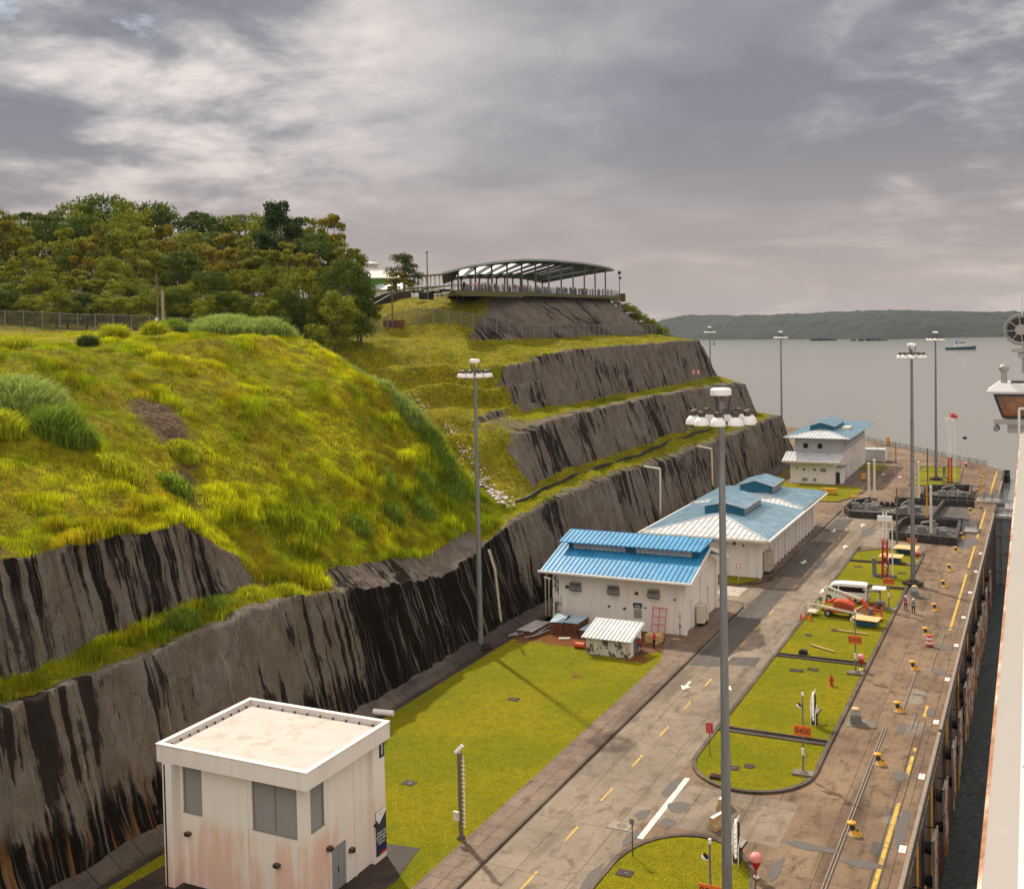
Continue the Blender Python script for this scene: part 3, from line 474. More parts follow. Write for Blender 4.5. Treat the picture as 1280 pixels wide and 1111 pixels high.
# grass growing on the hillside: blades in one mesh
def blades(name, pts, hts, cols, per, wid, spread, lean=0.45, mtl='blades', seed=1):
    r = np.random.default_rng(seed); n = len(pts); N_ = n * per
    base = np.repeat(pts, per, 0) + np.c_[r.normal(0, 1, (N_, 2)) * np.repeat(spread, per)[:, None], np.zeros(N_)]
    h = np.repeat(hts, per) * r.uniform(0.55, 1.15, N_); a = r.uniform(0, 2 * np.pi, N_); w_ = wid * r.uniform(0.6, 1.3, N_) * np.clip(np.repeat(hts, per), 0.35, 1.4)
    d = np.c_[np.cos(a), np.sin(a), np.zeros(N_)]; a2 = r.uniform(0, 2 * np.pi, N_); ln = np.c_[np.cos(a2), np.sin(a2), np.zeros(N_)] * (h * lean * r.uniform(0.2, 1, N_))[:, None]
    up = np.c_[np.zeros((N_, 2)), h]
    v0 = base - d * w_[:, None] - np.array([0, 0, .1]); v1 = base + d * w_[:, None] - np.array([0, 0, .1]); v2 = base + ln * 0.35 + up * 0.6 + d * w_[:, None] * 0.8; v3 = base + ln * 0.35 + up * 0.6 - d * w_[:, None] * 0.8; v4 = base + ln + up * (1 - 0.25 * lean)
    V = np.stack([v0, v1, v2, v3, v4], 1).reshape(-1, 3); k = np.arange(N_)[:, None] * 5
    Fq = np.concatenate([np.concatenate([k, k + 1, k + 2], 1), np.concatenate([k, k + 2, k + 3], 1), np.concatenate([k + 3, k + 2, k + 4], 1)])
    c = np.repeat(cols, per, 0) * r.uniform(0.7, 1.3, (N_, 1)); c = np.repeat(c, 5, 0); c = np.c_[c, np.ones(len(c))]
    o = nmesh(name, V, Fq, [mtl], colattr=c); return o
from mathutils.bvhtree import BVHTree
def gpts(y0, y1, u0, u1, n, seed, rmax=0.45):
    r = np.random.default_rng(seed); Y_ = r.uniform(y0, y1, n * 2); u_ = r.uniform(u0, u1, n * 2)
    yi = np.interp(Y_, ys, np.arange(ny)); ui = np.interp(u_, U, np.arange(nu)); a = np.clip(yi.astype(int), 0, ny - 2); b = np.clip(ui.astype(int), 0, nu - 2); fa = (yi - a)[:, None]; fb = (ui - b)[:, None]
    G3 = np.stack([X2, Yg, Z2], -1); p = G3[a, b] * (1 - fa) * (1 - fb) + G3[a + 1, b] * fa * (1 - fb) + G3[a, b + 1] * (1 - fa) * fb + G3[a + 1, b + 1] * fa * fb
    rk = rock[a, b]; md = mud[a, b]; keep = (rk + r.uniform(-.15, .15, len(rk)) < rmax) & (md + r.uniform(-.2, .2, len(md)) < 0.45); return p[keep][:n]
def gcol(p, seed=0):
    n1 = fbm(p[:, 0] * .13 + seed, p[:, 1] * .13, p[:, 2] * .13, 4)[:, None]; n2 = fbm(p[:, 0] * .5, p[:, 1] * .5 + seed, 2, 3)[:, None]
    A, B, C_ = np.array([0.27, 0.33, 0.008]), np.array([0.50, 0.51, 0.010]), np.array([0.34, 0.22, 0.012])
    c = A + (B - A) * sstep(n1, .36, .62); c = c + (C_ - c) * sstep(n2, .54, .68) * 0.6; return c * (0.45 + 1.1 * vn(p[:, 0] * 1.3, p[:, 1] * 1.3, 5)[:, None])
pp = []; hh = []
P1_ = gpts(38, 122, 3.9, 6.6, 62000, 11); n_ = fbm(P1_[:, 0] * .3, P1_[:, 1] * .3, 1, 3); n3_ = vn(P1_[:, 0] * 1.1, P1_[:, 1] * 1.1, 8); pp.append(P1_); hh.append(0.14 + 0.50 * sstep(n_, .52, .74) + 0.30 * sstep(n3_, .5, .95))
P2_ = gpts(40, 120, 1.9, 4.0, 24000, 12); n_ = fbm(P2_[:, 0] * .35, P2_[:, 1] * .25, 1, 3); pp.append(P2_); hh.append(0.2 + 0.8 * sstep(n_, .42, .68))
P3_ = gpts(38, 118, 6.3, 8.1, 14000, 13); n_ = fbm(P3_[:, 0] * .2, P3_[:, 1] * .2, 1, 3); pp.append(P3_); hh.append(0.15 + 0.4 * sstep(n_, .55, .75))
PP = np.concatenate(pp); HH = np.concatenate(hh)
tag(blades('hillside_grass', PP, HH, gcol(PP), 8, 0.030, 0.16 + 0.22 * HH, seed=3), 'long yellow green grass all over the near mound', 'grass', kind='stuff')
P4_ = gpts(40, 76, 1.3, 2.0, 2300, 14, .8); hB = 0.2 + 0.6 * sstep(fbm(P4_[:, 0] * .5, P4_[:, 1] * .3, 1, 3), .4, .6)
P5_ = gpts(118, 258, 1.15, 2.0, 7000, 15, .75); P6_ = gpts(132, 258, 3.25, 4.0, 4500, 16, .7); P7_ = gpts(119, 182, 3.5, 7.6, 15000, 17, .5); P8_ = gpts(150, 258, 5.05, 6.0, 5000, 18, .6)
PB = np.concatenate([P4_, P5_, P6_, P7_, P8_]); HB = np.concatenate([hB] + [0.12 + 0.22 * sstep(vn(q_[:, 0] * .6, q_[:, 1] * .6, 3), .4, .9) for q_ in (P5_, P6_, P7_, P8_)])
tag(blades('ledge_grass', PB, HB, gcol(PB, 5) * np.array([.72, .74, 1.0]), 6, 0.045, np.full(len(PB), 0.4), seed=4), 'green grass along the ledges of the rock cut and in the gully', 'grass', kind='stuff')
# tall reed-like clumps
def clump(x, y, r, h, k, label, name='tall_grass_clump', cat='grass clump', group='tall grass clumps on the mound'):
    rr = np.random.default_rng(int(abs(x * 31 + y * 7))); n = int(30 * r * r + 14); a = rr.uniform(0, 6.283, n); d = r * np.sqrt(rr.uniform(0, 1, n)); p = np.c_[np.cos(a) * d, np.sin(a) * d, np.zeros(n)]
    for i in range(n): p[i, 2] = hz(x + p[i, 0], y + p[i, 1]) - hz(x, y)
    hgt = h * (1.05 - 0.55 * (d / r) ** 2); base = {'g': (0.20, 0.29, 0.03), 'y': (0.40, 0.42, 0.02), 'w': (0.31, 0.39, 0.09), 'd': (0.06, 0.09, 0.02)}[k]
    o = blades(name, p, hgt, np.tile(base, (n, 1)) * rr.uniform(.7, 1.3, (n, 1)), 26, 0.032, np.full(n, 0.28), 0.7, seed=int(rr.integers(1e6))); o.location = (x, y, hz(x, y)); return tag(o, label, cat, group)
for (x, y, r, h, k, lb, gr) in TALL: clump(x, y, r, h, k, lb, group=gr)
# fresh water running over the stones at the mouth of the gully
m = MB(); r_ = random.Random(5)
pts = [(-83, 137, 1.0), (-78, 134.5, .9), (-73, 131, .8), (-69.5, 128, 1.1), (-66.5, 125.5, 1.7), (-64, 123.2, 1.9), (-61.5, 121.5, 1.6), (-58.8, 119.5, 1.2)]
for a, b in zip(pts[:-1], pts[1:]):
    for i in range(48):
        t = r_.random(); wd = (a[2] * (1 - t) + b[2] * t); x = a[0] + (b[0] - a[0]) * t + r_.gauss(0, .5) * wd; y = a[1] + (b[1] - a[1]) * t + r_.gauss(0, .55) * wd; s_ = r_.uniform(.12, .36); z = hz(x, y) + .25
        if a[0] < -66: s_ *= .5
        m.lathe((x, y, z), [(0.01, s_ * .5), (s_ * .6, s_ * .35), (s_, 0), (s_ * .7, -s_ * .5)], 6, 0 if r_.random() < .75 else 1, False)
tag(m.build('cascade_stones', ['wet_rock', 'old_concrete']), 'pale wet stones where a stream runs down the grassy gully', 'stones', kind='stuff')
# slab drains on the ledges
for a, b, lb in (((-59.2, 122), (-59.8, 175), 'dark drain channel along the lower grass ledge'), ((-59.8, 175.4), (-59.6, 252), 'dark drain channel at the far end of the lower ledge')):
    m = MB(); n = 24
    for i in range(n):
        y0 = a[1] + (b[1] - a[1]) * i / n; y1 = a[1] + (b[1] - a[1]) * (i + 1) / n; x = a[0] + .25 * math.sin(i * 1.3); x1 = a[0] + .25 * math.sin((i + 1) * 1.3); m.bar((x, y0, hz(x, y0) + .22), (x1, y1, hz(x1, y1) + .22), 0.22, 0.4)
    tag(m.build('ledge_drain', 'dark_gap'), lb, 'drain')
# ------------------------------------------------------------------ ground, water, far shore
def sheet(name, poly, z, m, attrs=None, th=None):
    bm_ = MB(); n = len(poly); bm_.add([(x, y, z) for x, y in poly], [tuple(range(n))]); o = bm_.build(name, m); return struct(o)
SH = [(-7.72, 10), (-7.72, 219), (-8.0, 257), (-11.6, 264.3), (-15.5, 269), (-21.8, 278), (-29.5, 289.4), (-36.8, 298.4), (-44.8, 310.3), (-62, 332), (-80, 350), (-115, 358), (-115, 200), (-56, 150), (-56, 10)]
g = MB(); g.prism(SH, -14, -0.004, 0); go = g.build('ground', 'apron'); struct(go)
sheet('road', [(-31.8, 20), (-24.55, 20), (-24.55, 196), (-31.2, 214), (-33, 230), (-34, 262), (-44, 300), (-52, 300), (-37, 262), (-31.9, 200), (-31.8, 180)], 0.004, 'road')
sheet('road', [(-24.5, 69.3), (-15.4, 69.3), (-15.4, 76.2), (-24.5, 76.2)], 0.004, 'road')
sheet('road', [(-24.5, 166.5), (-15.0, 166.5), (-15.0, 171), (-22, 173), (-24.5, 188)], 0.004, 'road')
sheet('road', [(-48, 128.2), (-31.85, 128.2), (-31.85, 136.2), (-48, 136.2)], 0.004, 'road')
for k, (a, b, c, d) in enumerate([(-31.5, -28.5, 103, 137), (-31.6, -28.5, 143, 168), (-28.2, -25.4, 104.5, 108), (-31.4, -28.6, 176, 188)]):
    sheet('road_patch', [(a, c), (b, c + .6), (b - .1, d), (a, d - .8)], 0.008, 'asphalt_patch')
for x0, x1, y0, y1 in ((-9.9, -8.6, 75.5, 77.5), (-10.0, -9.0, 70.8, 72.6), (-10.3, -8.9, 92.8, 95.4), (-10.8, -9.6, 100, 104)): sheet('concrete_patch', [(x0, y0), (x1, y0), (x1, y1), (x0, y1)], 0.006, 'asphalt_patch' if x1 < -8.8 and y0 < 80 else 'old_concrete')
lk = MB(); S_ = 9000; lk.add([(-S_, 120, -1.5), (S_, 120, -1.5), (S_, S_, -1.5), (-S_, S_, -1.5)], [(0, 1, 2, 3)])
# the lake lies beyond the gate; left of the lock it reaches under the spit
g2 = MB(); g2.add([(-7.7, 222, -1.5), (S_, 222, -1.5), (S_, S_, -1.5), (-S_, S_, -1.5), (-S_, 222, -1.5), (-115, 222, -1.5)], [(0, 1, 2, 3, 4, 5)]); struct(g2.build('lake', 'lake_water'))
g2 = MB(); g2.add([(-7.7, 0, -12.5), (48, 0, -12.5), (48, 206, -12.5), (-7.7, 206, -12.5)], [(0, 1, 2, 3)]); struct(g2.build('lock_water', 'chamber_water'))
g2 = MB(); g2.bb(48, 90, 0, 222, -14, 0, 0); struct(g2.build('far_quay', 'apron'))
# puddles
def puddle(cx, cy, rx, ry, seed):
    r = random.Random(seed); n = 26; ph = [r.uniform(0, 6.28) for _ in range(3)]; pts = []
    for i in range(n):
        a = 2 * math.pi * i / n; k = 1 + .10 * math.sin(2 * a + ph[0]) + .10 * math.sin(3 * a + ph[1]) + .07 * math.sin(5 * a + ph[2]) + .05 * math.sin(9 * a + ph[0]); pts.append((cx + rx * k * math.cos(a), cy + ry * k * math.sin(a)))
    sheet('puddle', pts, 0.0135, 'puddle_water')
for i, a in enumerate([(-24.9, 70.3, .45, .8), (-23.0, 72.4, .65, 1.0), (-24.5, 66.8, .35, 1.1), (-24.4, 75.3, .35, 2.0), (-22.9, 69.8, .5, .8), (-8.5, 75.2, .4, 2.8), (-10.3, 69.2, 1.3, .45), (-13.5, 70.2, 1.6, .5), (-9.6, 83.8, .5, 1.0), (-10.6, 93.5, .35, 1.2), (-8.8, 98.5, .35, 1.0), (-9.0, 110, .7, .8), (-9.2, 118.2, .7, .8), (-8.9, 126, .9, .35), (-10.2, 102.6, .5, .35), (-10.5, 174, 1.5, 4), (-27.5, 152, .7, 3), (-24.9, 60.5, .3, 2.4), (-14.9, 66.5, .3, 1.6), (-31, 191, 1.1, 2.0), (-24.8, 178, 1.0, 4), (-14.2, 198, 1.4, 3)]): puddle(*a, i)
# far wooded shore, real hills two kilometres off, crowns modelled as bumps
def far_shore():
    xs = np.arange(-1000, 460, 3.0); vs_ = np.linspace(0, 1, 34); A, B = np.meshgrid(xs, vs_, indexing='ij')
    sx = [-1000, -720, -666, -640, -620, -590, -541, -500, -435, -350, -268, -200, -134, -63, 60, 460]; sz_ = [30, 26, 30, 40, 42, 38, 33, 36, 38, 38, 43, 41, 37, 34, 42, 30]
    top = np.interp(A, sx, sz_) + (fbm(A * .006, 3, 0, 3) - .5) * 5; front = np.interp(A, [-1000, -575, -327, -206, -79, 460], [1800, 1770, 1680, 1640, 1700, 1750]) + (fbm(A * .01, 1) - .5) * 60
    prof = np.where(B < .62, np.sin(B / .62 * np.pi / 2) ** .8, 1 - .06 * (B - .62)); Yb = front + B * 520
    bump = (np.abs(fbm(A * .055, Yb * .05, B * 6, 4) - .5) * -16 + 3.5 + (fbm(A * .02, Yb * .03, B * 3, 3) - .5) * 14) * sstep(B, 0.0, .12)
    Zb = -1.6 + (top + 1.6) * prof * .92 + bump * .75
    V = np.stack([A, Yb, Zb], -1).reshape(-1, 3); n, k = A.shape; i2 = np.arange(n - 1)[:, None] * k + np.arange(k - 1)[None, :]
    s = TB('far_wood'); a = s.noise(0.03, (1, 1, 1), 5, .6); b = s.noise(0.16, (1, 1, 1), 5, .7); c = s.mix(s.mr(a, .35, .65), (0.008, 0.016, 0.011), (0.018, 0.026, 0.014)); c = s.mix(s.mr(b, .4, .62, .7, 0), c, (0.004, 0.007, 0.005)); s.lk.new(c, s.b.inputs['Base Color']); s.b.inputs['Roughness'].default_value = .95
    o = nmesh('distant_woods', V, np.stack([i2, i2 + k, i2 + k + 1, i2 + 1], -1).reshape(-1, 4), ['far_wood'], smooth=False); tag(o, 'dark wooded hills along the far shore of the lake', 'woods', kind='stuff')
    V2 = np.stack([A, Yb, np.where(B < .02, -1.8, Zb)], -1)
    for j, (cx, cy, rx) in enumerate([(-285, 1600, 20), (-215, 1560, 24)]):
        m = MB(); 
        for i in range(26):
            r = random.Random(i + j * 50); x = cx + r.uniform(-rx, rx); s2 = r.uniform(1.6, 3.2) * (1 - .5 * abs(x - cx) / rx); m.lathe((x, cy + r.uniform(-8, 8), -2), [(s2 * 1.1, 0), (s2 * 1.2, s2 * .7), (s2 * .7, s2 * 1.35), (0.05, s2 * 1.6)], 7, 0, False)
        struct(m.build('islet', 'far_wood'))
far_shore()
# ------------------------------------------------------------------ rock foot: concrete toe drain
def toe():
    m = MB(); r = random.Random(3); y = 42.0; 
    while y < 262:
        l = r.uniform(1.9, 2.1); j = r.uniform(-.03, .03); m.add([(-53.5, y, 1.05), (-53.5, y + l - .06, 1.05), (-52.2 + j, y + l - .06, .12), (-52.2 + j, y, .12), (-53.5, y, -.1), (-53.5, y + l - .06, -.1), (-52.1 + j, y + l - .06, -.1), (-52.1 + j, y, -.1)], [(0, 3, 2, 1), (0, 4, 7, 3), (1, 2, 6, 5), (3, 7, 6, 2)]); y += l
    tag(m.build('toe_drain', 'toe_concrete'), 'sloping stained concrete slabs along the foot of the rock cut', 'drain')
    m = MB(); m.bb(-52.05, -51.35, 42, 262, .01, .03); struct(m.build('gutter_strip', 'dark_slab'))
toe()
# ------------------------------------------------------------------ lawns and kerbs
def lawn(poly, z0=0.09, name='lawn', bare=()):
    # gridded polygon so that the bare patches can vary inside it
    xs_ = [p[0] for p in poly]; ys_ = [p[1] for p in poly]; bm_ = bmesh.new(); vs = [bm_.verts.new((x, y, z0)) for x, y in poly]; f = bm_.faces.new(vs)
    if f.normal.z < 0: f.normal_flip()
    st = 1.0 if bare else 4.0
    for ax, lo, hi in ((0, min(xs_), max(xs_)), (1, min(ys_), max(ys_))):
        c = lo + st
        while c < hi:
            no = (1, 0, 0) if ax == 0 else (0, 1, 0); co = (c, 0, 0) if ax == 0 else (0, c, 0)
            bmesh.ops.bisect_plane(bm_, geom=bm_.verts[:] + bm_.edges[:] + bm_.faces[:], plane_co=co, plane_no=no); c += st
    me = bpy.data.meshes.new(name); bm_.normal_update(); bm_.to_mesh(me); bm_.free(); me.materials.append(MT['lawn']); a = me.attributes.new('bare', 'FLOAT', 'POINT')
    a.data.foreach_set('value', [min(1.2, sum(s * math.exp(-(((v.co.x - x) / rx) ** 2 + ((v.co.y - y) / ry) ** 2)) for x, y, rx, ry, s in bare)) for v in me.vertices])
    o = bpy.data.objects.new(name, me); COL.objects.link(o); return struct(o)
def kerb(pts, w_, z, label, closed=False, m='kerbstone', flare=0):
    # offset polyline strip
    P_ = [Vector((x, y, 0)) for x, y in pts]; n = len(P_); L_, R_ = [], []
    for i in range(n):
        a = P_[i - 1] if (i > 0 or closed) else P_[i]; b = P_[(i + 1) % n] if (i < n - 1 or closed) else P_[i]; d = (b - a).normalized(); nn = Vector((-d.y, d.x, 0)); L_.append(P_[i] + nn * w_ / 2); R_.append(P_[i] - nn * w_ / 2)
    v = []
    for i in range(n): v += [(L_[i].x, L_[i].y, 0), (L_[i].x, L_[i].y, z), (R_[i].x, R_[i].y, z), (R_[i].x, R_[i].y, 0)]
    k = n if closed else n - 1; f = []
    for i in range(k):
        a = 4 * i; b = 4 * ((i + 1) % n)
        for j in range(3): f.append((a + j, b + j, b + j + 1, a + j + 1))
    if not closed: f += [(0, 1, 2, 3), (4 * (n - 1) + 3, 4 * (n - 1) + 2, 4 * (n - 1) + 1, 4 * (n - 1))]
    o = MB().add(v, f).build('kerb', m); return tag(o, label, 'kerb')
def arc(cx, cy, rx, ry, a0, a1, n=14): return [(cx + rx * math.cos(R(a0 + (a1 - a0) * i / n)), cy + ry * math.sin(R(a0 + (a1 - a0) * i / n))) for i in range(n + 1)]
lawn([(-51.3, 20), (-34.3, 20), (-34.3, 103), (-36.6, 111.5), (-51.3, 114)], bare=[(-46, 106.5, 4.5, 3.0, 1.1), (-42, 99.5, 2.4, 1.6, .5), (-40, 95.5, .7, 1.6, .8), (-37, 103, 2.4, 2.0, .8), (-50.5, 104, 1.2, 3, .5)])
lawn([(-51.3, 112), (-51.3, 262), (-50.3, 262), (-50.3, 112)])
# near island (bottom edge of view), second island in cells, far island
i0 = [(-24.4, 20), (-24.4, 60.5), (-24.3, 63.5)] + arc(-20.0, 62.8, 4.3, 5.8, 170, 10, 16) + [(-15.4, 62), (-15.4, 20)]
lawn([(x, y) for x, y in i0]); kerb(i0, .32, .17, 'curved kerb round the nearest grass island at the bottom')
i1 = [(-24.35, 109)] + [(-24.35, 88), (-24.3, 82)] + arc(-19.85, 81.6, 4.5, 5.1, 180, 360, 18) + [(-15.4, 86), (-15.4, 109)]
A_ = [(-24.2, 87.2), (-24.2, 82)] + arc(-19.85, 81.6, 4.35, 4.95, 180, 360, 18) + [(-15.5, 86.0), (-15.5, 87.2)]
lawn(A_); kerb([(-24.35, 165), (-24.35, 82)] + arc(-19.85, 81.6, 4.5, 5.1, 180, 360, 18) + [(-15.4, 86), (-15.4, 164)], .32, .17, 'long kerb round the middle grass island with its rounded near end')
for k, (a, b) in enumerate([(88.3, 108.7), (109.9, 141), (142.1, 154.9), (156.1, 163.5)]):
    lawn([(-24.2, a), (-15.5, a), (-15.5, b), (-24.2, b)] if b < 160 else [(-24.2, a), (-15.5, a), (-15.5, 161.5), (-17.5, 164.3), (-21, 164.6), (-24.2, 162)], bare=[(-17.6, 132, 1.3, 3, 1.0), (-18.6, 129, 1.4, 2, .8)] if 109 < a < 112 else ())
kerb([(-24.3, 162), (-21, 165), (-17.5, 164.7), (-15.4, 161.6)], .3, .17, 'short bent kerb closing the far end of the middle grass island')
for k, (y, lb) in enumerate([(87.75, 'nearest of the four'), (109.3, 'just beyond the 0300 board'), (141.55, 'behind the parked white van'), (155.5, 'farthest of the four')]):
    m = MB(); m.bb(-24.15, -15.6, y - .42, y + .42, .0, .05, 0); m.bb(-24.1, -15.6, y - .55, y - .40, .0, .2, 1); m.bb(-24.1, -15.6, y + .40, y + .55, .0, .2, 1)
    tag(m.build('drain_channel', ['dark_gap', 'kerbstone']), 'dark drain channel across the grass island, ' + lb, 'drain')
i3 = [(-24.2, 229), (-24.6, 258), (-16, 258.5), (-15.2, 229)]; lawn([(-24, 229.3), (-15.4, 229.3), (-16, 258), (-24.4, 257.7)]); kerb(i3, .32, .17, 'kerb round the far grass island by the lake', True)
for y in (236, 250): 
    m = MB(); m.bb(-24.0, -15.6, y - .3, y + .3, 0, .12); tag(m.build('drain_channel', 'dark_gap'), 'dark drain channel across the far grass island, %s' % ('nearer one' if y < 240 else 'farther one'), 'drain')
# pavement left of the road
m = MB(); m.bb(-34.25, -31.95, 20, 124, .0, .14)
m.prism([(-36.6, 111.9), (-34.3, 103), (-34.24, 103), (-34.24, 126), (-36, 126)], 0, .137)
m.prism([(-34.2, 124), (-31.95, 124), (-32.0, 127.2), (-33.5, 128), (-36, 128), (-36, 126.05), (-34.2, 126.05)], 0, .14); struct(m.build('pavement', 'pavement'))
kerb([(-31.84, 20), (-31.84, 125.8), (-32.3, 127.6), (-33.8, 128.2), (-38, 128.2)], .2, .165, 'long kerb of the left pavement beside the road')
m = MB(); m.prism([(-33.2, 141), (-32.0, 142), (-31.95, 196), (-33.2, 196)], 0, .14); struct(m.build('pavement', 'pavement'))
kerb([(-40, 136.3), (-35, 136.6), (-32.8, 138.2), (-31.9, 141), (-31.85, 196)], .2, .165, 'kerb in front of the long building with the pale hipped roofs'); lawn([(-40, 136.6), (-35.2, 136.9), (-33.6, 139), (-33.4, 140.9), (-40, 140.9)], .1)
lawn([(-51, 190), (-42, 203), (-33.6, 205), (-31.6, 216), (-32.5, 223), (-37, 224.4), (-47.5, 224.4), (-51, 240)], .08); kerb([(-42, 202.6), (-34, 204.4), (-32, 210), (-31.4, 218), (-31.2, 232), (-33, 262)], .3, .17, 'curved kerb in front of the two storey building near the lake')
lawn([(-36.5, 249), (-31.6, 247), (-31.4, 256), (-36.5, 262)], .1)
m = MB(); m.prism([(-37.2, 224), (-33, 223.2), (-32.9, 246.5), (-37.2, 248.8)], 0, .12); struct(m.build('pavement', 'pavement'))
# dark paving round the white box building
m = MB(); m.prism([(-50.5, 47.2), (-36.6, 47.2), (-35.6, 55.6), (-36.4, 59.8), (-39.3, 59.4), (-49.4, 59.4)], 0, .11); struct(m.build('paving', 'dark_slab'))
# road markings
def mark(poly, m_='road_white', label=None, cat='road marking', group=None): 
    o = MB().add([(x, y, .0125) for x, y in poly], [tuple(range(len(poly)))]).build('road_marking', m_); return struct(o)
y = 58.0
while y < 190:
    if not 126 < y < 131: mark([(-28.36, y), (-28.2, y), (-28.2, y + 2.3), (-28.36, y + 2.3)], 'road_yellow')
    y += 6.6
def arrow(cx, cy, d):
    s = d; P_ = [(-.12, -1.2), (.12, -1.2), (.12, .2), (.5, .2), (0, 1.3), (-.5, .2), (-.12, .2)]; mark([(cx + x, cy + y * s) for x, y in (P_ if s > 0 else P_[::-1])])
arrow(-29.9, 97.2, -1); arrow(-26.2, 97.3, 1); arrow(-30, 153, -1); arrow(-26.4, 165, 1); arrow(-30.0, 177, -1); arrow(-26.5, 183, 1); arrow(-30.8, 243, 1); arrow(-27.2, 241, -1)
mark([(-24.1, 66.9), (-23.7, 66.9), (-23.6, 77.3), (-24.0, 77.3)])
for k in range(6): mark([(-33.6 - .0, 131.2 + k * .75), (-36.6, 131.3 + k * .75), (-36.6, 131.6 + k * .75), (-33.6, 131.5 + k * .75)][::-1])
def strip(x, y0, y1, w_, mtl, z=.0125): return struct(MB().add([(x - w_ / 2, y0, z), (x + w_ / 2, y0, z), (x + w_ / 2, y1, z), (x - w_ / 2, y1, z)], [(0, 1, 2, 3)]).build('quay_marking', mtl))
for a, b in [(40, 69), (69.6, 79), (83.6, 88), (89, 89.8), (97, 100), (125, 153), (157, 172), (178, 182), (186, 206), (212, 219), (221, 255)]: strip(-9.15, a, b, .26, 'road_yellow')
strip(-9.45, 40, 96, .05, 'dark_gap'); strip(-8.92, 40, 96, .05, 'dark_gap')
for a, b, x in [(40, 93.2, -11.95), (40, 93.2, -11.75), (93.3, 97.5, -9.9), (97.5, 109, -11.0), (110, 118, -9.8), (119, 124, -9.6)]:
    o = strip(x, a, b, .07, 'wall_cap'); strip(x + .1, a, b, .06, 'dark_gap', .0105)
for x0, x1, y in [(-12, -9.5, 93.3), (-12.6, -9.6, 101), (-12.6, -9.6, 96.6), (-11.2, -9.6, 110), (-12.5, -9.5, 119.3), (-12.5, -9.5, 124)]: struct(MB().add([(x0, y, .0125), (x1, y, .0125), (x1, y + .12, .0125), (x0, y + .12, .0125)], [(0, 1, 2, 3)]).build('quay_marking', 'wall_cap'))
for k, y in enumerate([60, 72.2, 84.3, 96.2, 108.0, 119.5, 131, 143, 155, 167]):
    m = MB(); m.box((-8.15, y, .012), (.42, 1.0, .012)); o = m.build('distance_plate', 'sign_white'); g_ = MB()
    for j in range(7): g_.box((-8.15 + random.uniform(-.05, .05), y - .36 + j * .12, .0205), (random.uniform(.12, .26), .04, .004))
    q_ = g_.build('worn_lettering', 'vent_grey', o); tag(o, 'small white plate set in the quay along the lock edge', 'floor plate', 'white plates along the lock edge')
mm_ = [(-43, 87.4, 'square dark manhole cover in the lawn below the blue roofed building'), (-42.3, 68.2, 'square dark manhole cover in the lawn beside the white box building'), (-23.2, 62.1, 'dark manhole cover on the nearest grass island'), (-21.2, 80.2, 'square manhole cover on the rounded end of the middle island'), (-20.1, 81, 'round manhole cover on the rounded end of the middle island'), (-21.4, 105, 'larger manhole cover just nearer than the drain by the 0300 board'), (-20, 105.9, 'smaller manhole cover just nearer than the drain by the 0300 board'), (-22.6, 117.3, 'round manhole cover in the grass left of the 0300 board'), (-20.2, 120.2, 'manhole cover beside the plank near the boom lift'), (-22.6, 152, 'manhole cover in the grass left of the red lattice mast'), (-16.8, 150.2, 'manhole cover in the grass right of the red lattice mast')]
for x, y, lb in mm_:
    m = MB(); 
    if 'round manhole' in lb: m.tube((x, y, .0), (x, y, .13), .42, .42, 16)
    else: m.box((x, y, .065), (1.0 if 'larger' not in lb else 1.3, .8, .13)); m.box((x + .1, y, .133), (.25, .06, .02), 0, 1)
    tag(m.build('manhole_cover', ['dark_slab', 'vent_grey']), lb, 'manhole cover', 'manhole covers in the lawns')
m = MB(); m.box((-25.7, 68.1, .02), (1.5, 1.1, .02)); m.tube((-25.6, 68.1, .02), (-25.6, 68.1, .045), .35, .35, 14, 1); tag(m.build('manhole_cover', ['wall_cap', 'old_concrete']), 'pale square hatch with a round lid in the road near the white line', 'manhole cover', 'manhole covers in the lawns')

# ------------------------------------------------------------------ lock wall with fenders, ladders, cap
lw = thing('lock_wall', 'long stained lock wall dropping to the dark water beside the ship', 'lock wall', (-7.7, 60, 0))
m = MB()
for a, b in ((-40, 96.5), (97.2, 122), (122.2, 158)): m.bb(.02, .07, a, b, -12.6, -.45)
m.bb(.02, .07, 160, 196, -12.6, -.45); m.build('wall_face', 'lock_wall', lw)
m = MB(); m.bb(-.1, .16, -40, 33.5, .0, .2); m.bb(-.1, .16, 34.2, 122, .0, .2); m.bb(-.1, .16, 123, 140, .0, .2); m.bb(-.1, .16, 152, 196, .0, .2); m.bb(.0, .2, -40, 196, -.45, -.02, 1); m.build('wall_cap', ['wall_cap', 'flood_wall'], lw, .03)
m = MB(); r_ = random.Random(8)
for k in range(120): 
    y = -10 + k * 1.3; m.bar((.1, y, -.9), (.1, y + r_.uniform(.7, 1.2), -.9 + r_.uniform(-.1, .1)), .1, .14, r_.choice((0, 0, 1)))
m.build('edge_pipework', ['fender_grey', 'wall_cap'], lw)
for k, y in enumerate([6, 14, 24, 38, 52, 66, 82, 100]):
    m = MB(); m.tube((.22, y, -.6), (.22, y, -12), .05, n=5); m.tube((.22, y + .5, -.6), (.22, y + .5, -12), .05, n=5)
    for j in range(26): m.tube((.22, y, -.9 - j * .42), (.22, y + .5, -.9 - j * .42), .03, n=4)
    m.build('ladder', 'yellow', lw)
fen0 = thing('fender', 'grey panelled rubber fender with orange side rails hanging on the lock wall', 'fender', (-7.55, 80, -4), 0, 'fenders along the lock wall')
m = MB(); m.bb(.55, .72, -1.1, 1.1, -.1, 1.9); m.bb(.6, .74, -1.1, 1.1, -2.3, -.5); m.build('panel', 'fender_grey', fen0, .02)
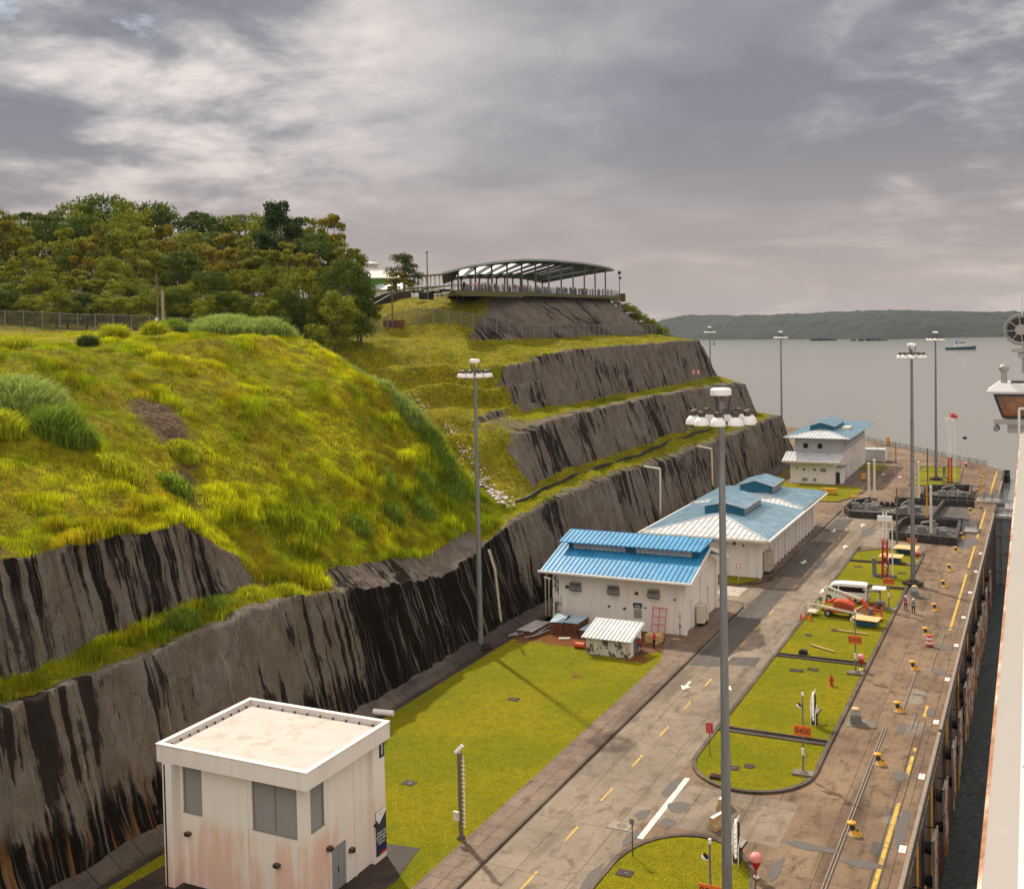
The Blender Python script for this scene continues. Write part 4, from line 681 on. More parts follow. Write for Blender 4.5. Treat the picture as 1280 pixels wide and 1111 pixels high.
m = MB(); m.bar((.75, -1.2, 2.1), (.75, -1.2, -3.2), .1, .1); m.bar((.75, 1.2, 2.1), (.75, 1.2, -3.2), .1, .1); m.build('side_rail', 'ship_rust', fen0)
m = MB(); m.tube((.02, 0, .9), (.55, 0, .9), .35, .45, 10); m.tube((.02, 0, -1.4), (.55, 0, -1.4), .35, .45, 10); m.bar((.0, -1.2, 1.9), (.75, -1.2, 1.9), .08, .08); m.bar((.0, 1.2, 1.9), (.75, 1.2, 1.9), .08, .08); m.build('mount', 'black', fen0)
fl_ = [(71, -4.2), (79.6, -4), (88.6, -4), (97.5, -4), (105, -4), (113, -3.8), (117.5, -3.8), (121.5, -5), (126, -4), (132, -4), (137, -4), (141.5, -4.5), (146, -4), (150.5, -5), (155, -4.2), (166, -4.2)]
fen0.location = (-7.55, 62, -4)
for y, z in fl_: copyt(fen0, (-7.55, y, z))
# lock gate across the chamber with walkways
gt = thing('lock_gate', 'grey steel rolling gate across the chamber with a railed walkway on top', 'lock gate', (-7.6, 204, 0))
m = MB(); m.bb(0, 58, 0, 8, -13, -1.2); 
for k in range(16): m.bb(1 + k * 3.4, 1.3 + k * 3.4, -.25, 0, -13, -1.3)
for z in (-4, -7, -10): m.bb(0, 58, -.3, 0, z - .15, z + .15)
m.build('gate_panel', 'vent_grey', gt)
def rail_mesh(m, pts, h=1.1, posts=2.0, r=.03, mids=2, mi=0):
    for a, b in zip(pts[:-1], pts[1:]):
        a, b = Vector(a), Vector(b); n = max(1, int((b - a).length / posts))
        for k in range(mids + 1): z = h * (k + 1) / (mids + 1); m.tube(a + Vector((0, 0, z)), b + Vector((0, 0, z)), r, n=5, mi=mi)
        for i in range(n + 1): p = a.lerp(b, i / n); m.tube(p, p + Vector((0, 0, h)), r * 1.15, n=5, mi=mi)
m = MB(); m.bb(-3, 58, -.6, .8, -1.18, -.7); m.bb(-3, 58, 7, 8.4, -1.18, -.7); m.build('walkway', 'fender_grey', gt)
m = MB(); rail_mesh(m, [(-2, -.5, -.7), (56, -.5, -.7)], r=.05); rail_mesh(m, [(-2, 8.3, -.7), (56, 8.3, -.7)], r=.05); m.build('railing', 'galvanised', gt)
for (x, y, w_, lb) in ((-11.2, 214, 4.2, 'grey railed stair landing on the quay beside the lock gate'), (-11.6, 184, 2.4, 'grey railed hatch frame on the quay near the gate')):
    t = thing('railed_hatch', lb, 'hatch', (x, y, 0)); m = MB(); m.bb(0, w_, -2.2, 2.2, .02, .3); m.build('hatch_base', 'fender_grey', t); m = MB()
    for yy in (-2, -.6, .8, 2): rail_mesh(m, [(.1, yy, .3), (w_ - .1, yy, .3)], r=.05, posts=1.2)
    m.build('railing', 'galvanised', t)
# quay corner by the lake
t = thing('mooring_dolphin', 'dark rubber fender frame on the quay corner by the lake', 'fender', (-8.0, 252, 0)); m = MB(); m.bb(.1, .5, -12, 4, -1.2, .25); m.build('rubber_strip', 'black', t); m = MB(); m.tube((.9, 1, -1.4), (.9, 1, .6), .55, n=10); m.tube((1.1, -3, -1.4), (1.1, -3, .2), .5, n=10); m.build('cylinder_fender', 'black', t)
# flood walls round the sunken machinery recesses
def fwall(pts, label, h=1.15, w_=.42, closed=False):
    t = thing('flood_wall', label, 'flood wall', (pts[0][0], pts[0][1], 0), 0, 'dark flood walls round the machinery recesses'); ox, oy = pts[0]
    m = MB(); seq = pts + ([pts[0]] if closed else [])
    for k, (a, b) in enumerate(zip(seq[:-1], seq[1:])): m.bar((a[0] - ox, a[1] - oy, h / 2 - (k % 2) * .003), (b[0] - ox, b[1] - oy, h / 2 - (k % 2) * .003), w_, h)
    m.build('wall', 'flood_wall', t); m = MB()
    for a, b in zip(seq[:-1], seq[1:]):
        a, b = Vector((*a, 0)), Vector((*b, 0)); d = (b - a).normalized(); nrm = Vector((d.y, -d.x, 0)); n = int((b - a).length / 1.6)
        for i in range(n): p = a + d * (i + .5) * 1.6 + nrm * (w_ / 2 + .03) - Vector((ox, oy, 0)); m.box((p.x, p.y, h * .72), (.14, .14, .14)); m.box((p.x - nrm.x * .1, p.y - nrm.y * .1, h + .012), (.1, .1, .04))
    m.build('bolt_plates', 'fender_grey', t); return t
fwall([(-20.9, 172.9), (-11.7, 171.2), (-12.1, 186.4), (-19.9, 186.8), (-20.6, 184), (-20.9, 172.9)], 'dark bolted flood wall round the nearest machinery recess', 1.2)
fwall([(-10.8, 188.2), (-21, 189.4), (-29.4, 189.6), (-31.0, 194), (-30.8, 203.5), (-29.6, 205.2), (-28.2, 205)], 'dark flood wall of the middle recess with a rounded left corner', 1.1)
fwall([(-24.2, 206.2), (-11.0, 206.6)], 'straight dark flood wall behind the middle recess'); fwall([(-16.6, 189.6), (-16.0, 205.8)], 'short slanting flood wall dividing the middle recess')
fwall([(-19.6, 210.5), (-11.2, 210.2)], 'straight dark flood wall at the near side of the farthest recess'); fwall([(-20.2, 211.5), (-20.6, 221), (-19.4, 223.6), (-12.6, 225.6), (-12.2, 213)], 'dark flood wall bent round the farthest machinery recess')
for (x0, x1, y0, y1) in ((-20.4, -12.5, 173.4, 186), (-29.9, -16.8, 190.2, 205), (-15.7, -11.2, 190, 205.5), (-19.8, -12.7, 211, 222.5)):
    struct(MB().add([(x0, y0, .016), (x1, y0, .016), (x1, y1, .016), (x0, y1, .016)], [(0, 1, 2, 3)]).build('recess_floor', 'asphalt_patch'))
mlabels = [(-15.4, 179.5, 0, 'grey winch machine with looped pipes inside the nearest recess'), (-28.2, 199, .3, 'machine with pipes at the left end of the middle recess'), (-21, 198, 1.2, 'machine with pipes in the centre of the middle recess'), (-15.4, 218, .5, 'machine with pipes in the farthest recess')]
for x, y, a, lb in mlabels:
    t = thing('winch_machine', lb, 'machine', (x, y, 0.02), a, 'machines in the recesses'); m = MB(); m.tube((0, 0, 0), (0, 0, 1.0), .9, .7, 10); m.tube((0, 0, 1.0), (0, 0, 2.1), .3, .3, 8); m.box((-1.8, .3, .5), (1.4, .9, 1.0)); m.box((1.5, -.8, .4), (.9, .9, .8)); m.build('winch_body', 'vent_grey', t)
    m = MB(); m.path([(-1.8, .3, 1.0), (-1.8, .3, 1.6), (-.2, .1, 1.9), (.6, 0, 1.4)], .12, 7); m.path([(.5, 0, .8), (1.5, .9, .9), (2.6, .9, .3), (3.4, 1.2, .2)], .14, 7)
    for k in range(5): m.tube((-3 + k * 1.4, 1.8, .12), (-2.2 + k * 1.4, 2.8, .12), .1, n=6)
    m.build('pipes', 'fender_grey', t)
m = MB()
for k in range(4): m.lathe((-25.8 + k * .9, 201, .55), [(.32, 0), (.32, .5), (.05, .55)], 8, 0)
m.bar((-26.5, 201, .4), (-22.5, 201, .4), .5, .4); tag(m.build('valve_rack', 'black'), 'dark rack of round valves behind the cream poles', 'valve rack')
# ------------------------------------------------------------------ roofs
def roof_poly(m, poly, e, step=0.5, h=0.09, th=0.1, mi=0, seam_mi=None, w_=0.05):
    P_ = [Vector(p) for p in poly]; nrm = (P_[1] - P_[0]).cross(P_[2] - P_[0]).normalized()
    if nrm.z < 0: nrm = -nrm
    n = len(P_); vs = [tuple(p) for p in P_] + [tuple(p - Vector((0, 0, th))) for p in P_]
    m.add(vs, [tuple(range(n)), tuple(range(2 * n - 1, n - 1, -1))] + [(i, (i + 1) % n, n + (i + 1) % n, n + i) for i in range(n)], mi)
    e = Vector(e).normalized(); u = nrm.cross(e).normalized(); o = P_[0]; q = [((p - o).dot(e), (p - o).dot(u)) for p in P_]; lo, hi = min(a for a, b in q), max(a for a, b in q); s = lo + step / 2
    while s < hi:
        ts = []
        for i in range(n):
            (a0, b0), (a1, b1) = q[i], q[(i + 1) % n]
            if (a0 - s) * (a1 - s) < 0: ts.append(b0 + (b1 - b0) * (s - a0) / (a1 - a0))
        if len(ts) >= 2 and abs(ts[0] - ts[1]) > .05: m.bar(o + e * s + u * min(ts) + nrm * h * .45, o + e * s + u * max(ts) + nrm * h * .45, w_, h, mi if seam_mi is None else seam_mi)
        s += step
def hip(mf, ms, x0, x1, y0, y1, z, zr, hipd, yr1=None, back=True):
    xm = (x0 + x1) / 2; ya = y0 + hipd; yb = (y1 - hipd) if back else y1
    roof_poly(mf, [(x0, y0, z), (x1, y0, z), (xm, ya, zr)], (1, 0, 0), .75)
    roof_poly(ms, [(x1, y0, z), (x1, y1, z), (xm, yb, zr), (xm, ya, zr)], (0, 1, 0), .6); roof_poly(ms, [(x0, y1, z), (x0, y0, z), (xm, ya, zr), (xm, yb, zr)], (0, 1, 0), .6)
    if back: roof_poly(ms, [(x1, y1, z), (x0, y1, z), (xm, yb, zr)], (1, 0, 0), .6)
    c = MB()
    for a, b in (((x0, y0, z), (xm, ya, zr)), ((x1, y0, z), (xm, ya, zr)), ((xm, ya, zr), (xm, yb, zr))): c.bar(Vector(a) + Vector((0, 0, .05)), Vector(b) + Vector((0, 0, .05)), .22, .08)
    return c
# ------------------------------------------------------------------ white box building in front
def box_building():
    x0, x1, y0, y1, H_ = -48.1, -38.2, 50.2, 57.9, 7.75
    t = thing('box_building', 'white flat roofed building with louvred windows and pink stains, nearest the viewer', 'building', ((x0 + x1) / 2, (y0 + y1) / 2, .1)); ox, oy, oz = t.location
    def L(o): return o
    m = MB(); B = lambda a, b, c, d, e, f, mi=0: m.bb(a - ox, b - ox, c - oy, d - oy, e - oz, f - oz, mi)
    # wall shell built from panels so that the windows are real openings
    # front face y0: openings window A x[-47.3,-45.75] z[4.1,6.85], window B x[-42.2,-38.75] z[3.6,6.9]
    ya, yb = y0, y0 + .3; za, zb = .12, H_
    for a, b, c, d in ((x0, -47.3, za, zb), (-47.3, -45.8, za, 4.6), (-47.3, -45.8, 7.5, zb), (-45.8, -42.0, za, zb), (-42.0, -38.75, za, 4.5), (-42.0, -38.75, 7.55, zb), (-38.75, x1, za, zb)): B(a, b, ya, yb, c, d)
    xa, xb = x1 - .3, x1
    for a, b, c, d in ((y0 + .3, 50.75, za, zb), (50.75, 52.1, za, 4.7), (50.75, 52.1, 7.55, zb), (52.1, 52.7, za, zb), (52.7, 54.2, 2.85, zb), (54.2, y1, za, zb)): B(xa, xb, a, b, c, d)
    B(x0, x0 + .3, yb, y1, za, zb); B(x0 + .3, xa, y1 - .3, y1, za, zb)
    B(x0 - .1, x0 + .62, y0 - .75, y0 - .003, za, zb)           # projecting pier on the left
    B(x0 + .0, x0 + .12, y0 - .75, y0, za, zb - .1)
    B(x1 + .003, x1 + .33, 56.8, y1 + .25, za, zb); B(x1 + .003, x1 + .08, 55.1, 55.2, za, zb)
    B(-44.85, -44.80, y0 - .03, y0 - .003, za, zb); B(-44.80, -42.3, y0 - .05, y0 - .003, za, zb)
    m.build('wall', 'stained_wall', t)
    m = MB(); B(x0 + .31, x1 - .31, y0 + .31, y1 - .31, .2, 7.6); m.build('interior', 'dark_gap', t)
    m = MB(); f0, f1, g0, g1 = -48.6, -37.45, 49.45, 58.2; za, zb = 7.76, 8.8
    B(f0, f1, g0, g0 + .22, za, zb); B(f0, f1, g1 - .22, g1, za, zb); B(f0, f0 + .22, g0 + .222, g1 - .222, za, zb); B(f1 - .22, f1, g0 + .222, g1 - .222, za, zb); B(f0 - .04, f1 + .04, g0 - .04, g0 + .28, zb, zb + .06); B(f0 - .04, f1 + .04, g1 - .28, g1 + .04, zb, zb + .06); B(f0 - .04, f0 + .28, g0 + .28, g1 - .28, zb, zb + .058); B(f1 - .28, f1 + .04, g0 + .28, g1 - .28, zb, zb + .058)
    m.build('parapet', 'white_wall', t)
    m = MB(); B(f0 + .2, f1 - .2, g0 + .2, g1 - .2, 7.78, 8.5); m.build('roof', 'roof_membrane', t)
    m = MB(); n = 10
    for i in range(n):
        q = (i + .5) / n
        for a, b in ((f0 + .5 + (f1 - f0 - 1) * q, g0 + .42), (f0 + .5 + (f1 - f0 - 1) * q, g1 - .42), (f0 + .42, g0 + .5 + (g1 - g0 - 1) * q), (f1 - .42, g0 + .5 + (g1 - g0 - 1) * q)): m = MB(); m.tube((a - ox, b - oy, 8.49 - oz), (a - ox, b - oy, 8.62 - oz), .07, n=7); m.build('roof_drain_cap', 'black', t)
    def louvre(name, x_a, x_b, z_a, z_b, face, mull):
        m = MB(); k = int((z_b - z_a) / .17)
        for i in range(k):
            z = z_a + .06 + i * (z_b - z_a - .06) / k
            if face == 'y': m.box(((x_a + x_b) / 2 - ox, y0 + .13 - oy, z - oz), (x_b - x_a, .02, .19), rot=Matrix.Rotation(R(-32), 3, 'X'))
            else: m.box((x1 - .13 - ox, (x_a + x_b) / 2 - oy, z - oz), (.02, x_b - x_a, .19), rot=Matrix.Rotation(R(-32), 3, 'Y'))
        w = m.build(name, 'louvre', t); m = MB()
        for q in mull:
            if face == 'y': m.bb(q - .04 - ox, q + .04 - ox, y0 + .03 - oy, y0 + .09 - oy, z_a - oz, z_b - oz)
            else: m.bb(x1 - .09 - ox, x1 - .03 - ox, q - .04 - oy, q + .04 - oy, z_a - oz, z_b - oz)
        if face == 'y': m.bb(x_a - ox, x_b - ox, y0 - .04 - oy, y0 + .1 - oy, z_a - .07 - oz, z_a + .01 - oz)
        else: m.bb(x1 - .1 - ox, x1 + .04 - ox, x_a - oy, x_b - oy, z_a - .07 - oz, z_a + .01 - oz)
        m.build('frame', 'louvre', w)
    louvre('window', -47.3, -45.8, 4.6, 7.5, 'y', (-47.26, -45.84)); louvre('window', -42.0, -38.75, 4.5, 7.55, 'y', (-41.96, -40.38, -38.79)); louvre('window', 50.75, 52.1, 4.7, 7.55, 'x', (50.79, 52.06))
    m = MB(); B(x1 - .12, x1 - .06, 52.7, 53.43, .14, 2.84); B(x1 - .12, x1 - .06, 53.46, 54.2, .14, 2.84); d = m.build('door', 'grey_door', t); m = MB(); B(x1 - .05, x1 + .0, 53.36, 53.4, 1.2, 1.5); m.build('handle', 'black', d)
    for (x, y, z, f) in ((-46.9, y0, 3.3, 'y'), (-40.2, y0, 2.7, 'y'), (x1, 52.35, 3.1, 'x'), (x1, 54.6, 2.0, 'x')):
        m = MB(); 
        if f == 'y': m.box((x - ox, y - .14 - oy, z - oz), (.38, .28, .2)); m.box((x + .05 - ox, y - .3 - oy, z - .02 - oz), (.22, .06, .12), mi=1)
        else: m.box((x + .14 - ox, y - oy, z - oz), (.28, .34, .24)); m.box((x + .3 - ox, y - oy, z - .03 - oz), (.06, .2, .14), mi=1)
        m.build('wall_lamp', ['bronze', 'black'], t)
    X_ = x1 + .33
    m = MB(); B(X_ + .002, X_ + .03, 57.55, 58.1, 6.6, 7.55); p = m.build('number_plate', 'navy', t); text('number', '1', .95, 'sign_white', p, (X_ + .035 - ox, 57.83 - oy, 7.08 - oz), (R(90), 0, R(90)), .006)
    m = MB(); B(X_ + .002, X_ + .03, 56.95, 58.13, .5, 3.35, 0); B(X_ + .03, X_ + .036, 57.3, 58.13, .5, .68, 2)
    m.add([(X_ + .04 - ox, 56.95 - oy, 3.35 - oz), (X_ + .04 - ox, 58.13 - oy, 3.35 - oz), (X_ + .04 - ox, 58.13 - oy, 3.1 - oz), (X_ + .04 - ox, 57.3 - oy, 2.5 - oz), (X_ + .04 - ox, 56.95 - oy, 2.9 - oz)], [(0, 1, 2, 3, 4)], 1)
    bn = m.build('banner', ['navy', 'sign_white', 'red'], t); text('banner_lettering', 'Cuarto de\nDistribución\nCruce Bajo\nCámara', .23, 'sign_white', bn, (X_ + .042 - ox, 57.54 - oy, 1.6 - oz), (R(90), 0, R(90)), .004)
    text('banner_emblem', 'C', .24, 'navy', bn, (X_ + .046 - ox, 57.5 - oy, 3.1 - oz), (R(90), 0, R(90)), .004)
    m = MB(); m.tube((X_ - ox, 56.85 - oy, 2.6 - oz), (X_ + .35 - ox, 56.85 - oy, 2.6 - oz), .12, n=8); m.build('bracket_lamp', 'black', t)
box_building()
# ------------------------------------------------------------------ blue roofed building
def blue_building():
    t = thing('blue_roofed_building', 'white building with bright blue seamed roof and raised clerestory beside the road', 'building', (-42, 118.5, 0)); ox, oy = -42, 118.5
    x0, x1, y0, y1 = -50.0, -34.7, 112.2, 124.8
    m = MB(lambda p: p); B = lambda a, b, c, d, e, f, mi=0: m.bb(a - ox, b - ox, c - oy, d - oy, e, f, mi)
    B(x0, x1 - .3, y0, y1, .08, 5.9); B(x1 - .3, x1, y0, 113.0, .08, 5.9); B(x1 - .3, x1, 115.2, 119.4, .08, 5.9); B(x1 - .3, x1, 121.8, y1, .08, 5.9); B(x1 - .3, x1, 113.0, 115.2, 3.3, 5.9); B(x1 - .3, x1, 119.4, 121.8, 3.3, 5.9)
    B(x1 + .0, x1 + .25, y0 - .1, 112.7, .08, 5.6); B(x1, x1 + .25, 118.0, 118.4, .08, 5.4); B(x1, x1 + .25, y1 - .5, y1, .08, 5.6)
    m.ext([(y0 - oy, 5.9), (y1 - oy, 5.9), (118.5 - oy, 8.2)], 'x', x0 + .01 - ox, x1 - .01 - ox); m.build('wall', 'white_wall', t)
    m = MB(); B(x0 + .0 - .02, x0 + .75, y0 - .04, y0, .1, 5.85); B(x0 + .75, x0 + 1.15, y0 - .02, y0 + .003, .1, 3.1); m.build('peeled_patch', 'peeling_wall', t); m = MB(); B(x1 - .7, x1 - .3, y0 - .02, y0, .1, 2.6); m.build('peeled_patch', 'peeling_wall', t)
    m = MB(); ez, rz_ = 6.15, 8.5
    roof_poly(m, [(-50.9 - ox, 110.9 - oy, ez), (-33.5 - ox, 110.9 - oy, ez), (-33.5 - ox, 118.5 - oy, rz_), (-50.9 - ox, 118.5 - oy, rz_)], (1, 0, 0), .55)
    roof_poly(m, [(-50.9 - ox, 118.5 - oy, rz_), (-33.5 - ox, 118.5 - oy, rz_), (-33.5 - ox, 126 - oy, ez), (-50.9 - ox, 126 - oy, ez)], (1, 0, 0), .55); rf = m.build('roof', 'blue_roof', t)
    m = MB(); B(-49.6, -34.3, 116.1, 120.9, 7.2, 8.7); cl = m.build('clerestory', 'teal_wall', t)
    m = MB(); B(-49.0, -42.6, 116.02, 116.12, 7.75, 8.45); B(-41.4, -34.9, 116.02, 116.12, 7.75, 8.45); w_ = m.build('louvre_strip', 'light_roof', cl); m = MB()
    for k in range(13): B(-49 + k * .53, -48.96 + k * .53, 115.99, 116.02, 7.75, 8.45)
    for k in range(13): B(-41.4 + k * .53, -41.36 + k * .53, 115.99, 116.02, 7.75, 8.45)
    B(-49.0, -42.6, 115.985, 116.02, 8.08, 8.12); B(-41.4, -34.9, 115.985, 116.02, 8.08, 8.12); m.build('frame', 'vent_grey', w_)
    m = MB(); 
    roof_poly(m, [(-50.4 - ox, 115.2 - oy, 8.62), (-33.6 - ox, 115.2 - oy, 8.62), (-33.2 - ox, 118.5 - oy, 9.45), (-50.4 - ox, 118.5 - oy, 9.45)], (1, 0, 0), .55)
    roof_poly(m, [(-50.4 - ox, 118.5 - oy, 9.45), (-33.2 - ox, 118.5 - oy, 9.45), (-33.6 - ox, 121.8 - oy, 8.62), (-50.4 - ox, 121.8 - oy, 8.62)], (1, 0, 0), .55); m.build('clerestory_roof', 'blue_roof', cl)
    m = MB(); B(-51.1, -33.4, 110.62, 110.86, 5.93, 6.13, 0); B(-50.9, -33.6, 110.87, 112.2, 5.84, 5.9, 1); B(-33.52, -33.4, 110.9, 118.4, 0, .01, 1)
    m.bar((-33.45 - ox, 110.9 - oy, 6.02), (-33.45 - ox, 118.5 - oy, 8.36), .1, .34, 0); m.bar((-33.45 - ox, 118.5 - oy, 8.36), (-33.45 - ox, 126 - oy, 6.02), .1, .34, 0); m.bar((-34.1 - ox, 111.0 - oy, 5.84), (-34.1 - ox, 118.5 - oy, 8.15), 1.15, .05, 1); m.build('gutter', ['white_paint', 'gutter'], t)
    for x in (-47.1, -42.6, -38.0):
        m = MB(); B(x - .62, x + .62, 111.6, 112.2, 4.75, 4.83); a = [(x - .62 - ox, 112.2 - oy, 4.83), (x + .62 - ox, 112.2 - oy, 4.83), (x + .62 - ox, 111.5 - oy, 4.35), (x - .62 - ox, 111.5 - oy, 4.35), (x + .62 - ox, 112.2 - oy, 3.75), (x - .62 - ox, 112.2 - oy, 3.75), (x + .62 - ox, 111.5 - oy, 4.05), (x - .62 - ox, 111.5 - oy, 4.05)]
        m.add(a, [(0, 1, 2, 3), (1, 4, 6, 2), (0, 3, 7, 5), (3, 2, 6, 7)], 0); m.add(a, [(5, 7, 6, 4)], 1); m.build('vent_hood', ['vent_grey', 'black'], t)
    m = MB()
    for x, z, s in ((-48.2, 4.2, .2), (-40, 4.2, .2), (-43.2, 2.5, .12), (-41.4, 2.4, .14), (-39, 2.7, .1), (-35.7, 3.9, .1)): B(x - s, x + s, 112.1, 112.2, z - s * .8, z + s * .8)
    m.build('wall_box', 'bronze', t)
    m = MB(); B(-40.4, -39.4, 112.14, 112.2, 2.6, 3.15, 0); B(-40.2, -39.6, 112.13, 112.14, 2.85, 2.9, 1); B(-40.25, -39.5, 112.13, 112.14, 2.72, 2.76, 1); m.build('sign', ['navy', 'sign_white'], t)
    m = MB(); B(-40.35, -39.45, 112.15, 112.2, 1.5, 2.45); m.build('vent_panel', 'louvre', t)
    for y in (113.0, 119.4):
        m = MB(); B(x1 - .29, x1 - .2, y, y + .45, .1, 3.28, 1); B(x1 - .28, x1 - .15, y + .47, y + 2.2, .1, 3.28, 0); m.build('door', ['white_paint', 'black'], t)
    for y in (116.1, 117.3):
        m = MB(); B(x1 + .25, x1 + 1.05, y, y + .75, .5, 2.4, 0); B(x1 + .3, x1 + 1.0, y + .1, y + .65, .15, .5, 1); m.build('air_conditioner', ['cream_metal', 'black'], t)
    m = MB(); m.tube((-35.3 - ox, 112.05 - oy, .1), (-35.3 - ox, 112.05 - oy, 5.8), .07); m.tube((-49.8 - ox, 112.05 - oy, .1), (-49.8 - ox, 112.05 - oy, 5.8), .08); B(x1 + .02, x1 + .2, 112.9, 124, 5.35, 5.5); m.build('downpipe', 'white_paint', t)
blue_building()
def mid_building():
    t = thing('long_hipped_building', 'long white building with two pale blue hipped roofs and small blue monitors', 'building', (-40.3, 160, 0)); ox, oy = -40.3, 160
    B = lambda m, a, b, c, d, e, f, mi=0: m.bb(a - ox, b - ox, c - oy, d - oy, e, f, mi)
    m = MB(); B(m, -48.2, -33.4, 140.9, 180, .08, 5.1); B(m, -33.4, -33.1, 140.6, 141.4, .08, 5.0)
    for k, y in enumerate([146.2, 149, 151.4, 153.6, 156, 158.6, 161, 163.4, 166, 168.6, 171, 173.6, 176]): B(m, -33.4, -33.0, y, y + .45, .08, 5.0)
    m.build('wall', 'white_wall', t)
    for k, y in enumerate([149.6, 154.2, 156.6, 161.6, 164.1, 169.2, 171.6, 174.2]):
        m = MB(); B(m, -33.4, -33.33, y, y + 1.6, .1, 3.6); m.build('door', 'grey_wall' if k % 2 else 'white_paint', t)
    m = MB(); 
    for x, z, s in ((-37.9, 4.2, .28), (-36.6, 4.4, .2), (-35.4, 4.2, .12), (-46, 4.4, .3), (-41.5, 4.5, .25)): B(m, x - s, x + s, 140.8, 140.9, z - s, z + s)
    m.build('small_window', 'glass_dark', t)
    off = lambda m: m
    def T(m): m.v = [(x - ox, y - oy, z) for x, y, z in m.v]; return m
    for nm, (a, b, c, d, z, zr, hd, bk) in {'a': (-49.1, -31.9, 139.5, 163.4, 5.35, 6.75, 9.5, False), 'b': (-49.1, -31.9, 163.4, 181.2, 5.55, 7.05, 6.5, True)}.items():
        mf, ms = MB(), MB(); c_ = hip(mf, ms, a, b, c, d, z, zr, hd, None, bk); rf = T(ms).build('roof', 'pale_roof', t); T(mf).build('front_slope', 'light_roof', rf); T(c_).build('ridge_trim', 'light_roof', rf)
    for (xa, xb, ya, yb, z0, z1, zp) in ((-43.2, -37.6, 150.2, 160.3, 6.0, 7.6, 8.25), (-42.8, -37.8, 168.6, 175.2, 6.3, 8.0, 8.75)):
        m = MB(); B(m, xa, xb, ya, yb, z0, z1); m.ext([(xa - ox, z1), (xb - ox, z1), ((xa + xb) / 2 - ox, zp - .1)], 'y', ya - oy, yb - oy); mo = m.build('roof_monitor', 'teal_wall', t)
        xm = (xa + xb) / 2; m = MB()
        roof_poly(m, [(xb + .35, ya - .5, z1 - .05), (xb + .35, yb + .4, z1 - .05), (xm, yb + .4, zp), (xm, ya - .5, zp)], (0, 1, 0), .6); roof_poly(m, [(xm, ya - .5, zp), (xm, yb + .4, zp), (xa - .35, yb + .4, z1 - .05), (xa - .35, ya - .5, z1 - .05)], (0, 1, 0), .6)
        T(m).build('monitor_roof', 'pale_roof', mo); m = MB(); m.bar((xb + .4, ya - .5, z1 - .05), (xm, ya - .5, zp), .06, .14); m.bar((xm, ya - .5, zp), (xa - .4, ya - .5, z1 - .05), .06, .14); m.bar((xb + .4, ya - .5, z1 - .05), (xb + .4, yb + .4, z1 - .05), .06, .14); T(m).build('verge_trim', 'light_roof', mo)
        m = MB(); n = int((yb - ya) / 1.2)
        for k in range(n): m.bb(xb + .0, xb + .06, ya + .25 + k * 1.2, ya + 1.2 + k * 1.2, z0 + .55, z1 - .2)
        T(m).build('louvre_strip', 'louvre', mo)
    m = MB(); B(m, -49.4, -31.7, 139.15, 139.45, 5.0, 5.28, 1); B(m, -31.85, -31.6, 139.4, 181.2, 5.1, 5.34, 0); B(m, -49.4, -49.12, 139.4, 181.2, 5.1, 5.34, 0); B(m, -49, -32, 139.5, 140.9, 5.0, 5.08, 1); B(m, -33.4, -31.9, 140.9, 181, 5.0, 5.09, 1)
    m.build('gutter', ['white_paint', 'gutter'], t)
    for y in (143.2, 144.7):
        m = MB(); B(m, -33.3, -32.5, y, y + .9, .5, 3.0, 0); B(m, -33.2, -32.6, y + .1, y + .8, .14, .5, 1); m.build('air_conditioner', ['gutter', 'black'], t)
mid_building()
